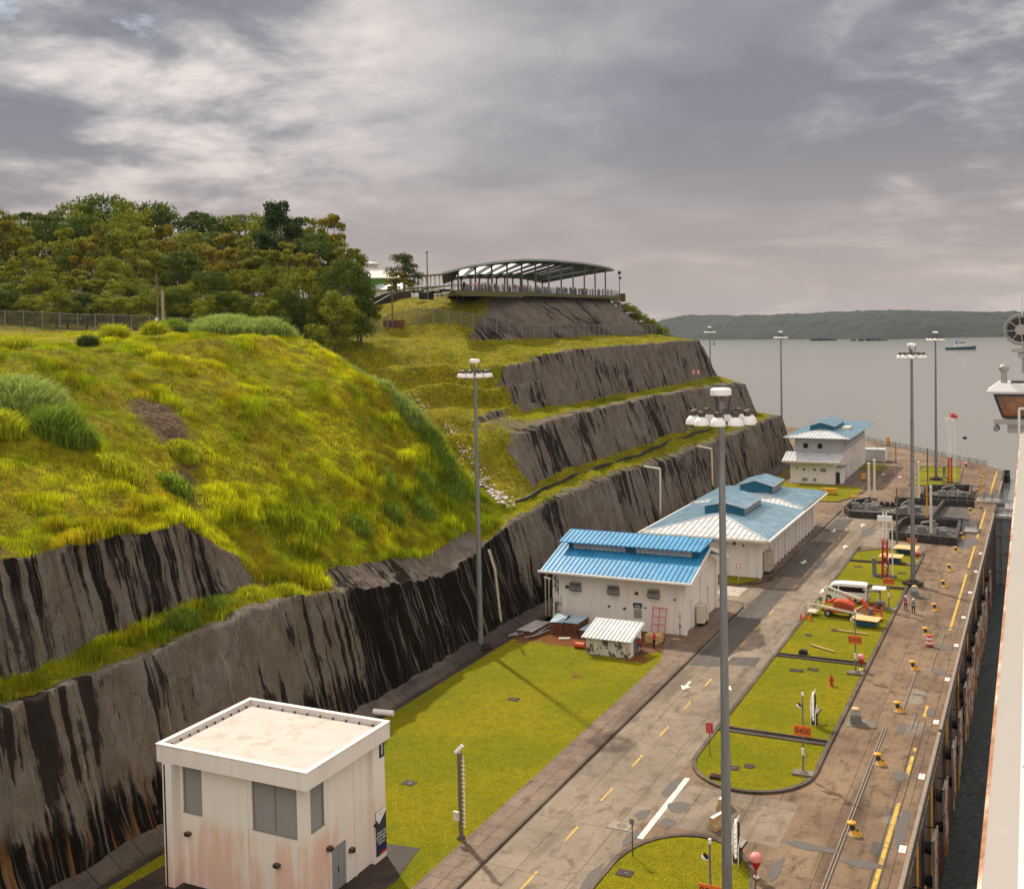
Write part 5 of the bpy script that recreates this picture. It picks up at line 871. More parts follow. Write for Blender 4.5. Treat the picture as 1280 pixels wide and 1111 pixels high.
def far_building():
    t = thing('two_storey_building', 'two storey white building with pale blue roofs close to the lake', 'building', (-42, 240, 0)); ox, oy = -42, 240
    B = lambda m, a, b, c, d, e, f, mi=0: m.bb(a - ox, b - ox, c - oy, d - oy, e, f, mi)
    def T(m): m.v = [(x - ox, y - oy, z) for x, y, z in m.v]; return m
    m = MB(); B(m, -46.7, -37.9, 225, 228.45, .08, 4.4); B(m, -46.4, -37.2, 228.5, 261, .08, 5.9)
    for k in range(12): B(m, -37.2, -36.85, 230.6 + k * 2.6, 231.1 + k * 2.6, .08, 5.9)
    m.build('wall', 'white_wall', t)
    m = MB(); B(m, -46.45, -37.15, 228.4, 261.05, 5.9, 9.15); m.build('upper_wall', 'grey_wall', t)
    m = MB(); B(m, -46.9, -36.9, 228.3, 228.38, 5.9, 5.98); m.build('trim', 'white_paint', t)
    for x in (-44.2, -41.3): m = MB(); B(m, x - .45, x + .45, 228.3, 228.36, 6.9, 7.85); m.build('window', 'glass_dark', t)
    m = MB(); B(m, -37.15, -37.05, 233, 259, 7.0, 8.1); w_ = m.build('window_band', 'glass_dark', t); m = MB()
    for k in range(14): B(m, -37.1, -36.98, 233 + k * 2, 233.3 + k * 2, 6.95, 8.15)
    m.build('mullions', 'grey_wall', w_)
    for k in range(9):
        m = MB(); B(m, -37.2, -37.12, 231.6 + k * 2.6, 233.0 + k * 2.6, .1, 3.2); m.build('door', 'grey_wall' if k % 3 else 'glass_dark', t)
    for x, z, w_, h, mt in ((-45.3, 3.3, .3, .3, 'glass_dark'), (-43.9, 2.9, .4, .35, 'glass_dark'), (-41.8, 2.9, .4, .35, 'glass_dark'), (-40.1, 2.9, 1.1, .7, 'vent_grey'), (-43.8, .9, 1.0, .6, 'vent_grey'), (-41.8, .9, .5, .6, 'vent_grey')):
        m = MB(); B(m, x - w_ / 2, x + w_ / 2, 224.92, 224.99, z - h / 2, z + h / 2); m.build('window', mt, t)
    m = MB(); B(m, -37.9, -36.6, 226.4, 229.2, .08, 3.4); pr = m.build('porch', 'white_wall', t); m = MB(); B(m, -38.0, -36.2, 226, 229.4, 3.42, 3.55, 0); B(m, -37.85, -37.1, 226.3, 226.39, .2, 2.4, 1); m.build('porch_roof', ['vent_grey', 'black'], pr)
    m = MB(); roof_poly(m, [(-48.1, 223.6, 4.75), (-36.6, 223.6, 4.75), (-36.6, 228.3, 6.1), (-48.1, 228.3, 6.1)], (1, 0, 0), .8); T(m).build('lower_roof', 'light_roof', t)
    m = MB(); B(m, -48.1, -36.6, 223.35, 223.58, 4.35, 4.7); m.build('gutter', 'gutter', t)
    mf, ms = MB(), MB(); c_ = hip(mf, ms, -48.4, -35.1, 226.6, 263, 9.15, 10.25, 8); rf = T(ms).build('roof', 'pale_roof', t); T(mf).build('front_slope', 'light_roof', rf); T(c_).build('ridge_trim', 'light_roof', rf)
    xa, xb, ya, yb, z0, z1, zp = -44.4, -39.6, 234.2, 247.5, 9.4, 11.0, 11.75; xm = (xa + xb) / 2
    m = MB(); B(m, xa, xb, ya, yb, z0, z1); m.ext([(xa - ox, z1), (xb - ox, z1), (xm - ox, zp - .1)], 'y', ya - oy, yb - oy); mo = m.build('roof_monitor', 'teal_wall', t); m = MB()
    roof_poly(m, [(xb + .35, ya - .5, z1 - .05), (xb + .35, yb + .4, z1 - .05), (xm, yb + .4, zp), (xm, ya - .5, zp)], (0, 1, 0), .7); roof_poly(m, [(xm, ya - .5, zp), (xm, yb + .4, zp), (xa - .35, yb + .4, z1 - .05), (xa - .35, ya - .5, z1 - .05)], (0, 1, 0), .7); T(m).build('monitor_roof', 'pale_roof', mo)
    m = MB(); m.bar((xb + .4, ya - .5, z1 - .05), (xm, ya - .5, zp), .08, .16); m.bar((xm, ya - .5, zp), (xa - .4, ya - .5, z1 - .05), .08, .16); T(m).build('verge_trim', 'light_roof', mo)
    m = MB(); B(m, -38.9, -37.3, 240, 243.6, 9.7, 10.2); m.build('roof_hatch', 'cream_metal', t)
far_building()
# small grey plant room behind
t = thing('plant_room', 'low grey plant room with a pipe arching over it beside the two storey building', 'building', (-35.8, 265, 0)); m = MB(); m.bb(-2.6, 2.6, -1.5, 2.5, .06, 2.7); m.bb(-2.7, 2.7, -1.6, 2.6, 2.7, 2.85); m.build('wall', 'grey_wall', t); m = MB(); m.bb(2.62, 2.9, -1, 1.5, .1, 2.3); m.build('side_panel', 'white_paint', t)
m = MB(); m.path([(-2.8, -1.7, .1), (-2.8, -1.7, 3.2), (-1.6, -1.7, 3.9), (.2, -1.7, 3.7), (1.4, -1.7, 3.0)], .1); m.build('pipe', 'white_paint', t); struct(MB().add([(-39, 262.5, .02), (-31.4, 261.5, .02), (-31.4, 264.5, .02), (-39, 268, .02)], [(0, 1, 2, 3)]).build('dark_apron', 'dark_slab'))  # dark slab sheet laid on the ground round the plant room
# tool shed in front of the blue roofed building
t = thing('tool_shed', 'small stained masonry shed with a pale corrugated roof on the lawn', 'shed', (-39.7, 104.2, .09)); m = MB(); m.bb(-2.35, 1.35, -1.7, 1.7, 0, 1.75); m.bb(1.4, 2.3, -1.7, -1.5, 0, 1.9); m.build('wall', 'peeling_wall', t)
m = MB(); m.bb(1.36, 2.35, -1.45, 1.7, 0, 1.9); m.build('side_wall', 'white_wall', t); m = MB(); roof_poly(m, [(-2.7, -2.2, 1.8), (2.7, -2.2, 1.8), (2.7, 2.0, 2.75), (-2.7, 2.0, 2.75)], (1, 0, 0), .42, .07, .06); m.build('roof', 'light_roof', t); m = MB(); m.ext([(-1.7, 1.75), (1.7, 1.75), (1.7, 2.55), (-1.7, 1.85)], 'x', -2.3, 2.2); m.build('gable', 'white_wall', t); m = MB(); m.bb(2.36, 2.4, -.6, .5, .05, 1.7); m.build('door', 'vent_grey', t)
struct(MB().add([(-38.3, 101.6, .095), (-33.9, 108, .095), (-36.0, 111.8, .095), (-42.5, 111.8, .095), (-38.0, 106.4, .095)], [(0, 1, 2, 3, 4)]).build('earth', 'soil'))
# stacked timber, frames and planks
def stack(x, y, w_, d, h, lb, top, seed):
    r = random.Random(seed); t = thing('lumber_stack', lb, 'lumber stack', (x, y, .1), r.uniform(-.1, .2), 'stacks beside the blue roofed building'); m = MB(); n = int(h / .16)
    for k in range(n): m.box((r.uniform(-.05, .05), 0, .06 + k * .16), (w_, d, .09), r.uniform(-.03, .03)); m.box((-w_ * .3, 0, .13 + k * .16), (.1, d, .07)); m.box((w_ * .3, 0, .13 + k * .16), (.1, d, .07))
    m.build('pallets', 'rust_wood', t); m = MB()
    for k in range(4): m.box((-w_ / 2 + w_ * (k + .5) / 4, 0, n * .16 + .06), (w_ / 4.4, d * 1.02, .05), 0, 0, Matrix.Rotation(r.uniform(-.06, .06), 3, 'Y'))
    m.build('top_sheets', top, t)
stack(-50.2, 107.4, 1.9, 4.2, .75, 'long stack of pale grey beams, leftmost of the stacks', 'fender_grey', 1); stack(-47.9, 109.3, 1.5, 3.6, 1.3, 'tall rusty stack topped with blue sheets, second from the left', 'pale_roof', 2); stack(-46.0, 109.4, 1.7, 3.2, 1.35, 'tall rusty stack with a pale blue panel on top, third from the left', 'pale_roof', 3); stack(-44.0, 108.6, 1.6, 2.6, .8, 'low rusty stack right of the taller ones, next to the shed', 'pale_roof', 4)
m = MB(); r_ = random.Random(9)
for k in range(7): m.bar((-52 + k * .45, 104.6 + r_.uniform(0, .5), .2 + .1 * k % .4), (-51.0 + k * .45, 109 + r_.uniform(0, 1), .35 + .12 * (k % 3)), .16, .1)
tag(m.build('loose_beams', 'fender_grey'), 'loose pale metal beams lying left of the lumber stacks', 'beams')
t = thing('cable_drum', 'orange cylinder lying on the lawn left of the small shed', 'drum', (-43.2, 103.9, .4)); m = MB(); m.tube((-.6, 0, 0), (.35, 0, 0), .3, n=12); m.build('cylinder', 'machine_orange', t); m = MB(); m.tube((-.66, 0, 0), (-.6, 0, 0), .36, n=12); m.tube((.35, 0, 0), (.41, 0, 0), .36, n=12); m.build('end_cap', 'hazard_red', t)
m = MB(); m.tube((-46.6, 105.9, .2), (-45.5, 106.4, .2), .12, n=8); tag(m.build('white_pipe', 'white_paint'), 'short white pipe lying on the bare soil', 'pipe')
t = thing('scaffold_frame', 'red metal frame leaning against the white wall under the blue roof', 'frame', (-37.3, 111.4, .1)); m = MB()
for x in (-.75, 0, .75): m.bar((x, -.3, 0), (x, .55, 2.9), .09, .07)
for z in (.3, 1.1, 1.9, 2.8): m.bar((-.75, -.3 + z * .29, z), (.75, -.3 + z * .29, z), .07, .07)
m.build('frame', 'hazard_red', t)
t = thing('wooden_crate', 'pale wooden crate on the soil right of the small shed', 'crate', (-37.0, 109.0, .1)); m = MB(); m.bb(-.8, .8, -.6, .6, 0, .8); m.build('box', 'timber', t); m = MB(); 
for k in range(4): m.bb(-.84, .84, -.63, .63, .08 + k * .2, .11 + k * .2)
m.build('battens', 'plywood', t)
m = MB(); m.bb(-.5, .5, -.6, .6, 0, 1.5); t = tag(m.build('green_cabinet', 'teal_wall'), 'blue green cabinet between the lumber and the small shed', 'cabinet'); t.location = (-43.0, 107.6, .1)
m = MB(); r_ = random.Random(4)
for k in range(9): m.box((-36.5 + r_.uniform(-1.6, 1.6), 109.6 + r_.uniform(-1.5, 1.5), .14), (r_.uniform(.3, .9), r_.uniform(.15, .4), .06), r_.uniform(0, 3))
tag(m.build('scrap_boards', 'timber'), 'scattered boards on the soil by the red frame', 'boards', kind='stuff')
# pipes on the rock cut
for k, (pts, lb) in enumerate([([(-56.2, 162.0, 11.1), (-54.1, 163.4, 10.6), (-54.1, 163.5, 10.2), (-54.2, 163.5, .6)], 'white downpipe on the rock cut above the pale hipped roof, nearer one'), ([(-56.3, 191.5, 11.0), (-54.1, 192.8, 10.4), (-54.1, 193, 10.0), (-54.2, 194, .6)], 'white downpipe on the rock cut above the pale hipped roof, farther one'), ([(-54.6, 105.6, 9.2), (-54.0, 105.8, 7), (-53.6, 106.2, 1.2)], 'pale slanting downpipe beside the tall lamp mast')]):
    m = MB(); m.path(pts, .16 if k < 2 else .15, 7); tag(m.build('downpipe', 'gutter' if k == 2 else 'cream_metal'), lb, 'pipe')
t = thing('camera_post', 'short post with two uprights at the foot of the rock left of the blue roof', 'post', (-51.9, 114.4, 0)); m = MB(); m.bar((0, 0, 0), (0, 0, 4.4), .12, .12); m.bar((.45, 0, 0), (.45, 0, 4.2), .12, .12); m.build('post', 'gutter', t); m = MB(); m.bar((-.1, 0, 4.5), (.7, -.1, 4.35), .16, .16); m.build('camera', 'white_paint', t)
t = thing('lamp_post', 'brown post standing at the foot of the far rock cut', 'post', (-50.8, 236, 0)); m = MB(); m.tube((0, 0, 0), (0, 0, 7), .14, .1); m.bb(-.3, .3, -.3, .3, 0, .4); m.build('pole', 'wood_pole', t); m = MB(); m.bb(-.3, .3, -.15, .15, 2.2, 2.9); m.build('box', 'bronze', t)
m = MB(); m.tube((-52.6, 79.2, .35), (-50.8, 79.6, .3), .28, n=10); tag(m.build('outfall_pipe', 'white_paint'), 'short white outfall pipe end at the foot of the rock cut', 'pipe')
# ------------------------------------------------------------------ high mast lights
def mast(loc, label, h=30.0):
    t = thing('mast_light', label, 'light mast', loc, 0.15, 'tall masts with rings of floodlights'); m = MB(); m.tube((0, 0, .45), (0, 0, 10), .30, .25, 14); m.tube((0, 0, 10), (0, 0, 20), .25, .20, 14); m.tube((0, 0, 20), (0, 0, h - .5), .20, .15, 14); m.tube((0, 0, 10), (0, 0, 10.6), .27, .27, 14); m.tube((0, 0, 20), (0, 0, 20.5), .215, .215, 14); m.bb(-.08, .08, -.34, -.26, 1.2, 2.0); m.build('pole', 'galvanised', t)
    m = MB(); m.prism([(math.cos(k * math.pi / 3) * 1.25, math.sin(k * math.pi / 3) * 1.25) for k in range(6)], 0, .35); m.tube((0, 0, .35), (0, 0, .5), .55, .5, 12); 
    for k in range(8): m.tube((math.cos(k * .785) * .45, math.sin(k * .785) * .45, .5), (math.cos(k * .785) * .45, math.sin(k * .785) * .45, .62), .05, n=6)
    m.build('base', 'dark_slab', t)
    m = MB(); m.lathe((0, 0, h - .15), [(.5, 0), (.55, .02), (.55, .3), (.46, .38), (.02, .42)], 20); m.build('winch_hood', 'lamp_white', t)
    m = MB(); m.lathe((0, 0, h - 1.05), [(1.25, 0), (1.33, 0), (1.33, .08), (1.25, .08), (1.25, 0)], 20, 0, False)
    for k in range(6): a = k * math.pi / 3; m.bar((.15 * math.cos(a), .15 * math.sin(a), h - .95), (1.3 * math.cos(a), 1.3 * math.sin(a), h - 1.0), .07, .07)
    for k in range(3): a = k * 2.09; m.tube((.35 * math.cos(a), .35 * math.sin(a), h - 1.0), (.5 * math.cos(a), .5 * math.sin(a), h - .1), .05, n=5)
    m.build('ring', 'bronze', t)
    for k in range(10):
        a = (k + .5) * math.pi / 5; x, y = 1.45 * math.cos(a), 1.45 * math.sin(a); m = MB()
        m.lathe((x, y, h - 1.72), [(.41, .08), (.42, .13), (.37, .34), (.25, .50), (.15, .54)], 14, 0); m.lathe((x, y, h - 1.65), [(.415, 0), (.43, .03), (.415, .06)], 14, 1); lp = m.build('lamp', ['lamp_white', 'lamp_rim'], t)
        m = MB(); m.lathe((x, y, h - 1.17), [(.18, 0), (.20, .08), (.17, .24), (.05, .29)], 10); m.build('ballast', 'bronze', lp)
    return t
mA = mast((-15.2, 56.15, 0.1), 'tallest looking grey mast with a ring of white floodlights, nearest the viewer')
for loc, lb in (((-52.9, 100.0, 0), 'grey floodlight mast standing against the foot of the dark rock cut'), ((-14.85, 144.3, .1), 'grey floodlight mast at the corner of the grass beyond the white van'), ((-19.9, 238, .1), 'grey floodlight mast on the far grass island by the lake'), ((-61, 284, 0), 'thin floodlight mast behind the two storey building, beside the rock end'), ((-92, 328, 1.1), 'farthest floodlight mast, its foot hidden by the rock terraces')): copyt(mA, loc, .15, lb)
# ------------------------------------------------------------------ chainage boards
def board(y, txt, where):
    t = thing('distance_board', 'orange %s board on a grey post %s' % (txt, where), 'sign', (-16.1, y, .09)); m = MB(); m.tube((0, 0, .15), (0, 0, 5.9), .075, .055, 8); m.tube((0, 0, 5.9), (0, 0, 6.15), .09, .09, 8, 1); m.bb(-.09, .09, -.16, -.02, 1.5, 2.0, 1); m.path([(.1, -.1, 1.9), (.35, -.1, 1.7), (.3, -.1, 1.3), (.08, -.1, 1.35)], .03); m.build('post', ['galvanised', 'lamp_white'], t)
    m = MB(); m.prism([(-.75, -.45), (.75, -.45), (.75, .45), (-.75, .45)], 0, .16); m.lathe((0, 0, .16), [(.4, 0), (.3, .12), (.1, .16)], 10); m.build('base', 'old_concrete', t)
    m = MB(); m.box((.0, -.1, 3.3), (1.25, .05, .78)); b = m.build('plate', 'orange', t, .01); text('number', txt, .62, 'black', b, (0, -.13, 3.28), (R(90), 0, 0), .006, sx=.92)
    m = MB(); m.lathe((-.22, -.12, 5.2), [(.02, .18), (.12, .16), (.19, -.12)], 10, 0, True, (-.5, -.3, -.6)); m.build('floodlight', 'black', t)
    m = MB(); m.lathe((-.26, -.16, 5.12), [(.13, -.08), (.2, .0), (.2, .06)], 10, 0, True, (.5, .3, .6)); m.build('lamp_shade', 'lamp_white', t)
    return t
for y, n, wq in ((56.1, '0500', 'at the very bottom of the view'), (81.1, '0400', 'on the rounded end of the middle grass island'), (106.1, '0300', 'between the hydrant and the boom lift'), (131.0, '0200', 'beside the parked white van'), (155.7, '0100', 'beyond the red lattice mast')): board(y, n, wq)
# folded gangway racks behind the boards
def rack(x, y, rz, label):
    t = thing('folding_rack', label, 'rack', (x, y, .09), rz, 'folding racks by the boards'); t.scale = (.85, .85, .85); m = MB()
    for k in range(5):
        a = k * .17; pts = [(-.55 + a * 1.5, .5 * math.sin(s * .52), .5 + 2.5 * s / 6) for s in range(7)]; m.path([(p[0], p[1] * (.6 + .1 * k), p[2] + a * .5) for p in pts], .045, 6)
    for k in range(7): m.bar((-.6, .0, .6 + k * .36), (.35, .25, .75 + k * .38), .16, .07)
    m.build('folded_frame', 'lamp_white', t); m = MB(); m.bb(-.1, .45, -.2, .4, 0, .8); m.tube((.2, 0, 0), (.2, 0, 2.9), .1, n=8); m.bar((.4, 0, .9), (1.1, -.2, 1.2), .35, .2); m.build('pedestal', 'bronze', t); m = MB(); m.path([(-.75, .2, .1), (-.75, .2, 1.6), (-.1, .2, 2.6)], .04); m.path([(-.6, -.2, .1), (-.55, -.2, 1.2), (0, -.2, 2.0)], .04); m.build('handrail', 'lamp_white', t); return t
rk = rack(-17.2, 91.6, 1.5, 'white folding metal rack on the grass behind the 0400 board'); copyt(rk, (-17.2, 66.2, .09), 1.5, 'white folding metal rack on the nearest grass island'); 
# hooded red call boxes
def callbox(x, y, lb):
    t = thing('call_box', lb, 'call box', (x, y, .1), .5, 'red hooded call boxes'); m = MB(); m.tube((0, 0, .02), (0, 0, .75), .05, n=8); m.tube((0, 0, 0), (0, 0, .08), .22, .18, 10, 1); m.build('post', ['red', 'cream_metal'], t)
    m = MB(); m.lathe((0, 0, .45), [(.06, 0), (.16, .16), (.33, .55), (.36, .62)], 14); m.build('box', 'red', t); m = MB(); m.lathe((0, 0, 1.06), [(.365, 0), (.385, .14), (.34, .3), (.22, .42), (.02, .47)], 14); m.build('hood', 'pink', t)
for x, y, lb in ((-15.75, 64.8, 'red call box with a pink hood at the right edge of the nearest grass island'), (-15.8, 107.6, 'red call box beside the foot of the 0300 board'), (-15.7, 158.3, 'red call box beyond the floodlight mast near the 0100 board'), (-15.3, 256, 'small red call box on the far grass island by the lake')): callbox(x, y, lb)
t = thing('fire_hydrant', 'dark red fire hydrant standing in the middle of the grass', 'hydrant', (-17.6, 101.9, .09)); m = MB(); m.lathe((0, 0, 0), [(.2, 0), (.2, .06), (.12, .08), (.12, .6), (.17, .62), (.16, .74), (.06, .86), (.05, .95)], 10); m.build('barrel', 'red', t); m = MB(); m.tube((-.28, 0, .5), (.28, 0, .5), .07, n=8); m.build('outlets', 'red', t)
t = thing('warning_sign', 'red rectangular notice on a thin post at the left edge of the middle island', 'sign', (-23.4, 81.9, .09)); m = MB(); m.tube((0, 0, 0), (0, 0, 2.5), .03, n=6); m.build('post', 'bronze', t); m = MB(); m.bb(-.27, .27, -.05, -.02, 1.75, 2.55); p = m.build('plate', 'red', t); m = MB()
for k in range(6): m.bb(-.2, .2 - .1 * (k % 2), -.056, -.05, 1.86 + k * .11, 1.89 + k * .11)
m.build('lettering_rows', 'pink', p)
t = thing('small_sign', 'small grey sign on a dark post on the nearest grass island', 'sign', (-23.5, 64.4, .09)); m = MB(); m.tube((0, 0, 0), (0, 0, 2.2), .04, n=6); m.build('post', 'bronze', t); m = MB(); m.box((0, -.05, 2.2), (.3, .03, .36)); m.build('plate', 'galvanised', t)
t = thing('no_entry_sign', 'small round red and white sign in front of the hipped roof building', 'sign', (-35.5, 138.6, .1)); m = MB(); m.tube((0, 0, 0), (0, 0, 1.7), .03, n=6); m.build('post', 'lamp_white', t); m = MB(); m.tube((0, -.05, 1.9), (0, -.02, 1.9), .3, .3, 16); m.tube((0, -.06, 1.9), (0, -.05, 1.9), .2, .2, 16, 1); m.build('disc', ['hazard_red', 'sign_white'], t)
t = thing('camera_pole', 'square post with climbing rungs and a white camera on the lawn', 'pole', (-34.55, 62.0, .09)); m = MB(); m.bb(-.11, .11, -.11, .11, .2, 5.75); m.build('post', 'wood_pole', t); m = MB(); m.bb(-.2, .2, -.2, .2, 0, .22); m.build('base', 'old_concrete', t)
m = MB(); m.tube((-.25, -.05, 5.75), (.2, .1, 6.25), .13, n=8); m.bar((0, 0, 5.6), (0, 0, 5.95), .06, .06); m.build('camera', 'lamp_white', t); m = MB(); m.bb(-.42, -.02, -.3, -.12, 1.3, 1.9); m.build('box', 'cream_metal', t); m = MB(); m.tube((.28, 0, .8), (.3, 0, 5.6), .025, n=5)
for k in range(16): m.tube((.1, 0, .9 + k * .29), (.38, 0, .9 + k * .29), .025, n=5)
m.build('rungs', 'lamp_white', t)
def barrier(x, y, rz, lb):
    t = thing('road_barrier', lb, 'barrier', (x, y, .01), rz, 'worn plastic road barriers'); m = MB(); m.ext([(-.32, 0), (.32, 0), (.3, .22), (.16, .45), (.14, .85), (-.14, .85), (-.16, .45), (-.3, .22)], 'x', -.62, .62); m.build('body', 'timber', t, .02); m = MB(); m.bb(-.6, .6, -.12, .12, .852, .88); m.build('top_face', 'sign_white', t)
barrier(-19.7, 70.4, 1.25, 'worn yellow and white road barrier, clear of the tall mast'); barrier(-20.0, 73.4, 1.3, 'worn yellow road barrier partly hidden behind the tall mast')
def hazard_drum():
    t = thing('traffic_drum', 'red and white striped traffic drum on the concrete', 'traffic drum', (-10.6, 118.2, .01)); m = MB()
    for k in range(5): m.lathe((0, 0, .08 + k * .21), [(.31 - .012 * k, 0), (.31 - .012 * k, .2), (.298 - .012 * k, .21)], 14, k % 2)
    m.tube((0, 0, 1.12), (0, 0, 1.16), .24, .2, 14, 0); m.build('drum', ['hazard_red', 'sign_white'], t); m = MB(); m.tube((0, 0, 0), (0, 0, .08), .42, .36, 14); m.build('base', 'tyre', t)
hazard_drum()
bo = thing('bollard', 'yellow hooked mooring bollard on a rusty plate along the quay', 'bollard', (-11.2, 73, .012), 0, 'yellow bollards in a row along the quay'); m = MB(); m.tube((0, 0, 0), (0, 0, .05), .5, .46, 14, 1); m.lathe((.08, -.05, .04), [(.38, 0), (.3, .12), (.2, .3)], 12, 0, True); m.tube((.0, 0, .2), (-.22, .12, .66), .16, .15, 12); m.build('base', ['yellow', 'wall_cap'], bo); m = MB(); m.lathe((-.22, .12, .62), [(.17, 0), (.29, .05), (.29, .14), (.17, .2), (.02, .22)], 14); m.build('cap', 'yellow', bo)
m = MB(); m.tube((-.08, .0, .3), (-.2, .1, .58), .175, .175, 12); m.build('band', 'black', bo)
for y in (60.8, 85.4, 97.6, 109.8, 122.2, 132.8, 144.8, 154.4, 166.4, 177.5, 189, 200.5, 212, 223, 235, 247): copyt(bo, (-11.2, y, .012))
def capstan(x, y, lb):
    t = thing('capstan_machine', lb, 'capstan', (x, y, .01), .2, 'grey capstan machines'); m = MB(); m.ext([(-.55, 0), (.7, 0), (.45, .7), (.1, 1.15), (-.3, 1.2), (-.5, .8)], 'x', -.42, .42); m.build('housing', 'vent_grey', t, .04); m = MB(); m.lathe((0, -.1, 1.2), [(.3, 0), (.32, .08), (.2, .16), (.02, .17)], 12); m.build('cap', 'plywood', t); m = MB(); m.bb(-.8, 1.6, -.9, .9, 0, .03); m.build('base_plate', 'old_concrete', t); m = MB(); m.bar((-.45, -.5, .3), (.45, -.5, .5), .08, .5); m.build('guard', 'galvanised', t)
capstan(-14.2, 93.4, 'grey wedge shaped capstan at the quay edge of the grass near the 0400 board'); capstan(-14.1, 138.6, 'grey wedge shaped capstan behind the two workers')
# plywood tops on trestles
def plytable(x, y, rz, lb, w_=2.9, d=2.0):
    t = thing('plywood_table', lb, 'trestle table', (x, y, .09), rz, 'plywood sheets on trestles'); m = MB(); m.bb(-w_ / 2, w_ / 2, -d / 2, d / 2, .82, .90); m.build('top', 'plywood', t)
    for a in (-1, 1):
        for b in (-1, 1): m = MB(); m.bar((a * w_ * .38, b * d * .38, 0), (a * w_ * .34, b * d * .3, .82), .09, .09); m.build('leg', 'black', t)
    m = MB(); m.bb(-w_ * .38, w_ * .38, -.4, .4, .1, .55); m.build('stored_box', 'teal_wall', t)
plytable(-17.5, 123.1, -.12, 'plywood sheet on trestles right of the boom lift'); plytable(-18.9, 156.6, -.05, 'plywood sheet on trestles behind the red lattice mast', 3.0, 2.4); plytable(-17.6, 163.0, -.08, 'plywood sheet on trestles at the far end of the middle island', 3.2, 2.8)
for pts, lb in (([(-21.7, 113.7, .2), (-19.1, 112.1, .2)], 'pale plank lying in the grass left of the 0300 board'), ([(-20.0, 120.0, .2), (-16.9, 119.6, .22)], 'pale plank lying in front of the plywood sheet'), ([(-18.6, 133.6, .15), (-19.8, 128.2, .15)], 'long pale board lying beside the van')):
    m = MB(); m.bar(pts[0], pts[1], .2, .1); tag(m.build('plank', 'timber'), lb, 'plank')
t = thing('valve_box', 'small dark open valve box in the grass of the rounded island end', 'box', (-21.8, 78.0, .1)); m = MB(); m.bb(-.45, .45, -.35, .35, 0, .22); m.bb(-.3, .3, -.1, .1, .22, .3, 1); m.build('box', ['dark_slab', 'rust_wood'], t)
t = thing('valve_box', 'small dark box in the grass beside the drain near the 0300 board', 'box', (-21.8, 110.4, .1)); m = MB(); m.bb(-.4, .4, -.3, .3, 0, .4); m.bb(-.25, .25, -.15, .15, .4, .5, 1); m.build('box', ['black', 'bronze'], t)
# ------------------------------------------------------------------ masts of lattice, poles
def lattice(loc, h1, h2, lb, sock=False):
    t = thing('lattice_mast', lb, 'mast', loc); m = MB(); w_ = .34
    for a in (-1, 1):
        for b in (-1, 1): m.tube((a * w_, b * w_, 0), (a * w_ * .8, b * w_ * .8, h1), .09, n=6)
    k = 0; z = 0
    while z < h1 - .5:
        for (a, b, c, d) in ((-1, -1, 1, -1), (1, -1, 1, 1), (1, 1, -1, 1), (-1, 1, -1, -1)): m.tube((a * w_, b * w_, z), (c * w_, d * w_, z + .5), .055, n=4); m.tube((c * w_, d * w_, z + .5), (a * w_, b * w_, z + 1.0), .055, n=4)
        z += 1.0
    m.build('lower_section', 'red', t); m = MB()
    for a in (-1, 1):
        for b in (-1, 1): m.tube((a * .25, b * .25, h1 - .3), (a * .2, b * .2, h2), .05, n=5)
    z = h1
    while z < h2 - .5:
        for (a, b, c, d) in ((-1, -1, 1, -1), (1, 1, -1, 1)): m.tube((a * .23, b * .23, z), (c * .23, d * .23, z + .6), .03, n=4); m.tube((c * .23, d * .23, z + .6), (a * .23, b * .23, z + 1.2), .03, n=4)
        z += 1.2
    m.bb(-.9, .9, -.2, .2, h2 - 1.2, h2 - .5); m.bar((-1.4, 0, h2 - 2.2), (1.4, 0, h2 - 2.2), .06, .06); m.tube((.9, .2, 0), (.9, .2, h2 - 1), .09, .07, 6); m.build('upper_section', 'lamp_white', t)
    m = MB(); m.bb(-1.4, 1.4, -.9, .9, 0, .05); m.build('base_slab', 'dark_slab', t)
    if sock: m = MB(); m.tube((.3, 0, h2 + .2), (1.5, .0, h2 - .3), .5, .3, 10); m.tube((0, 0, h2 - 1), (0, 0, h2 + .6), .05, n=5); m.build('wind_sock', 'hazard_red', t); m = MB(); m.add([(2.3, 0, h2 - 4.2), (3.0, .1, h2 - 4.1), (3.3, 0, h2 - 4.6), (2.5, .15, h2 - 4.7)], [(0, 1, 2, 3), (3, 2, 1, 0)]); m.tube((2.3, 0, 2), (2.3, 0, h2 - 3.8), .04, n=5, mi=1); m.build('flag', ['black', 'lamp_white'], t)
lattice((-18.6, 147.6, .09), 4.7, 8.4, 'red lattice mast with a white upper frame in the middle island'); lattice((-17.0, 234.0, .09), 5.2, 13.5, 'far red and white mast with a red wind sock on the lake side island', True)
t = thing('control_pillar', 'grey metal pillar left of the red lattice mast', 'pillar', (-19.9, 147.3, .09)); m = MB(); m.lathe((0, 0, 0), [(.35, 0), (.35, .1), (.27, .12), (.27, 2.2), (.32, 2.24), (.3, 2.4), (.02, 2.42)], 12); m.build('body', 'galvanised', t); m = MB(); m.bb(-.05, .05, -.33, -.25, .6, 1.4); m.build('panel', 'vent_grey', t)
t = thing('control_pillar', 'grey metal pillar on the far grass island', 'pillar', (-18.6, 241, .09)); m = MB(); m.lathe((0, 0, 0), [(.4, 0), (.3, .12), (.3, 2.3), (.35, 2.4), (.02, 2.5)], 10); m.build('body', 'galvanised', t); m = MB(); m.bb(-.9, .9, -.9, .9, 0, .06); m.build('base_slab', 'dark_slab', t)
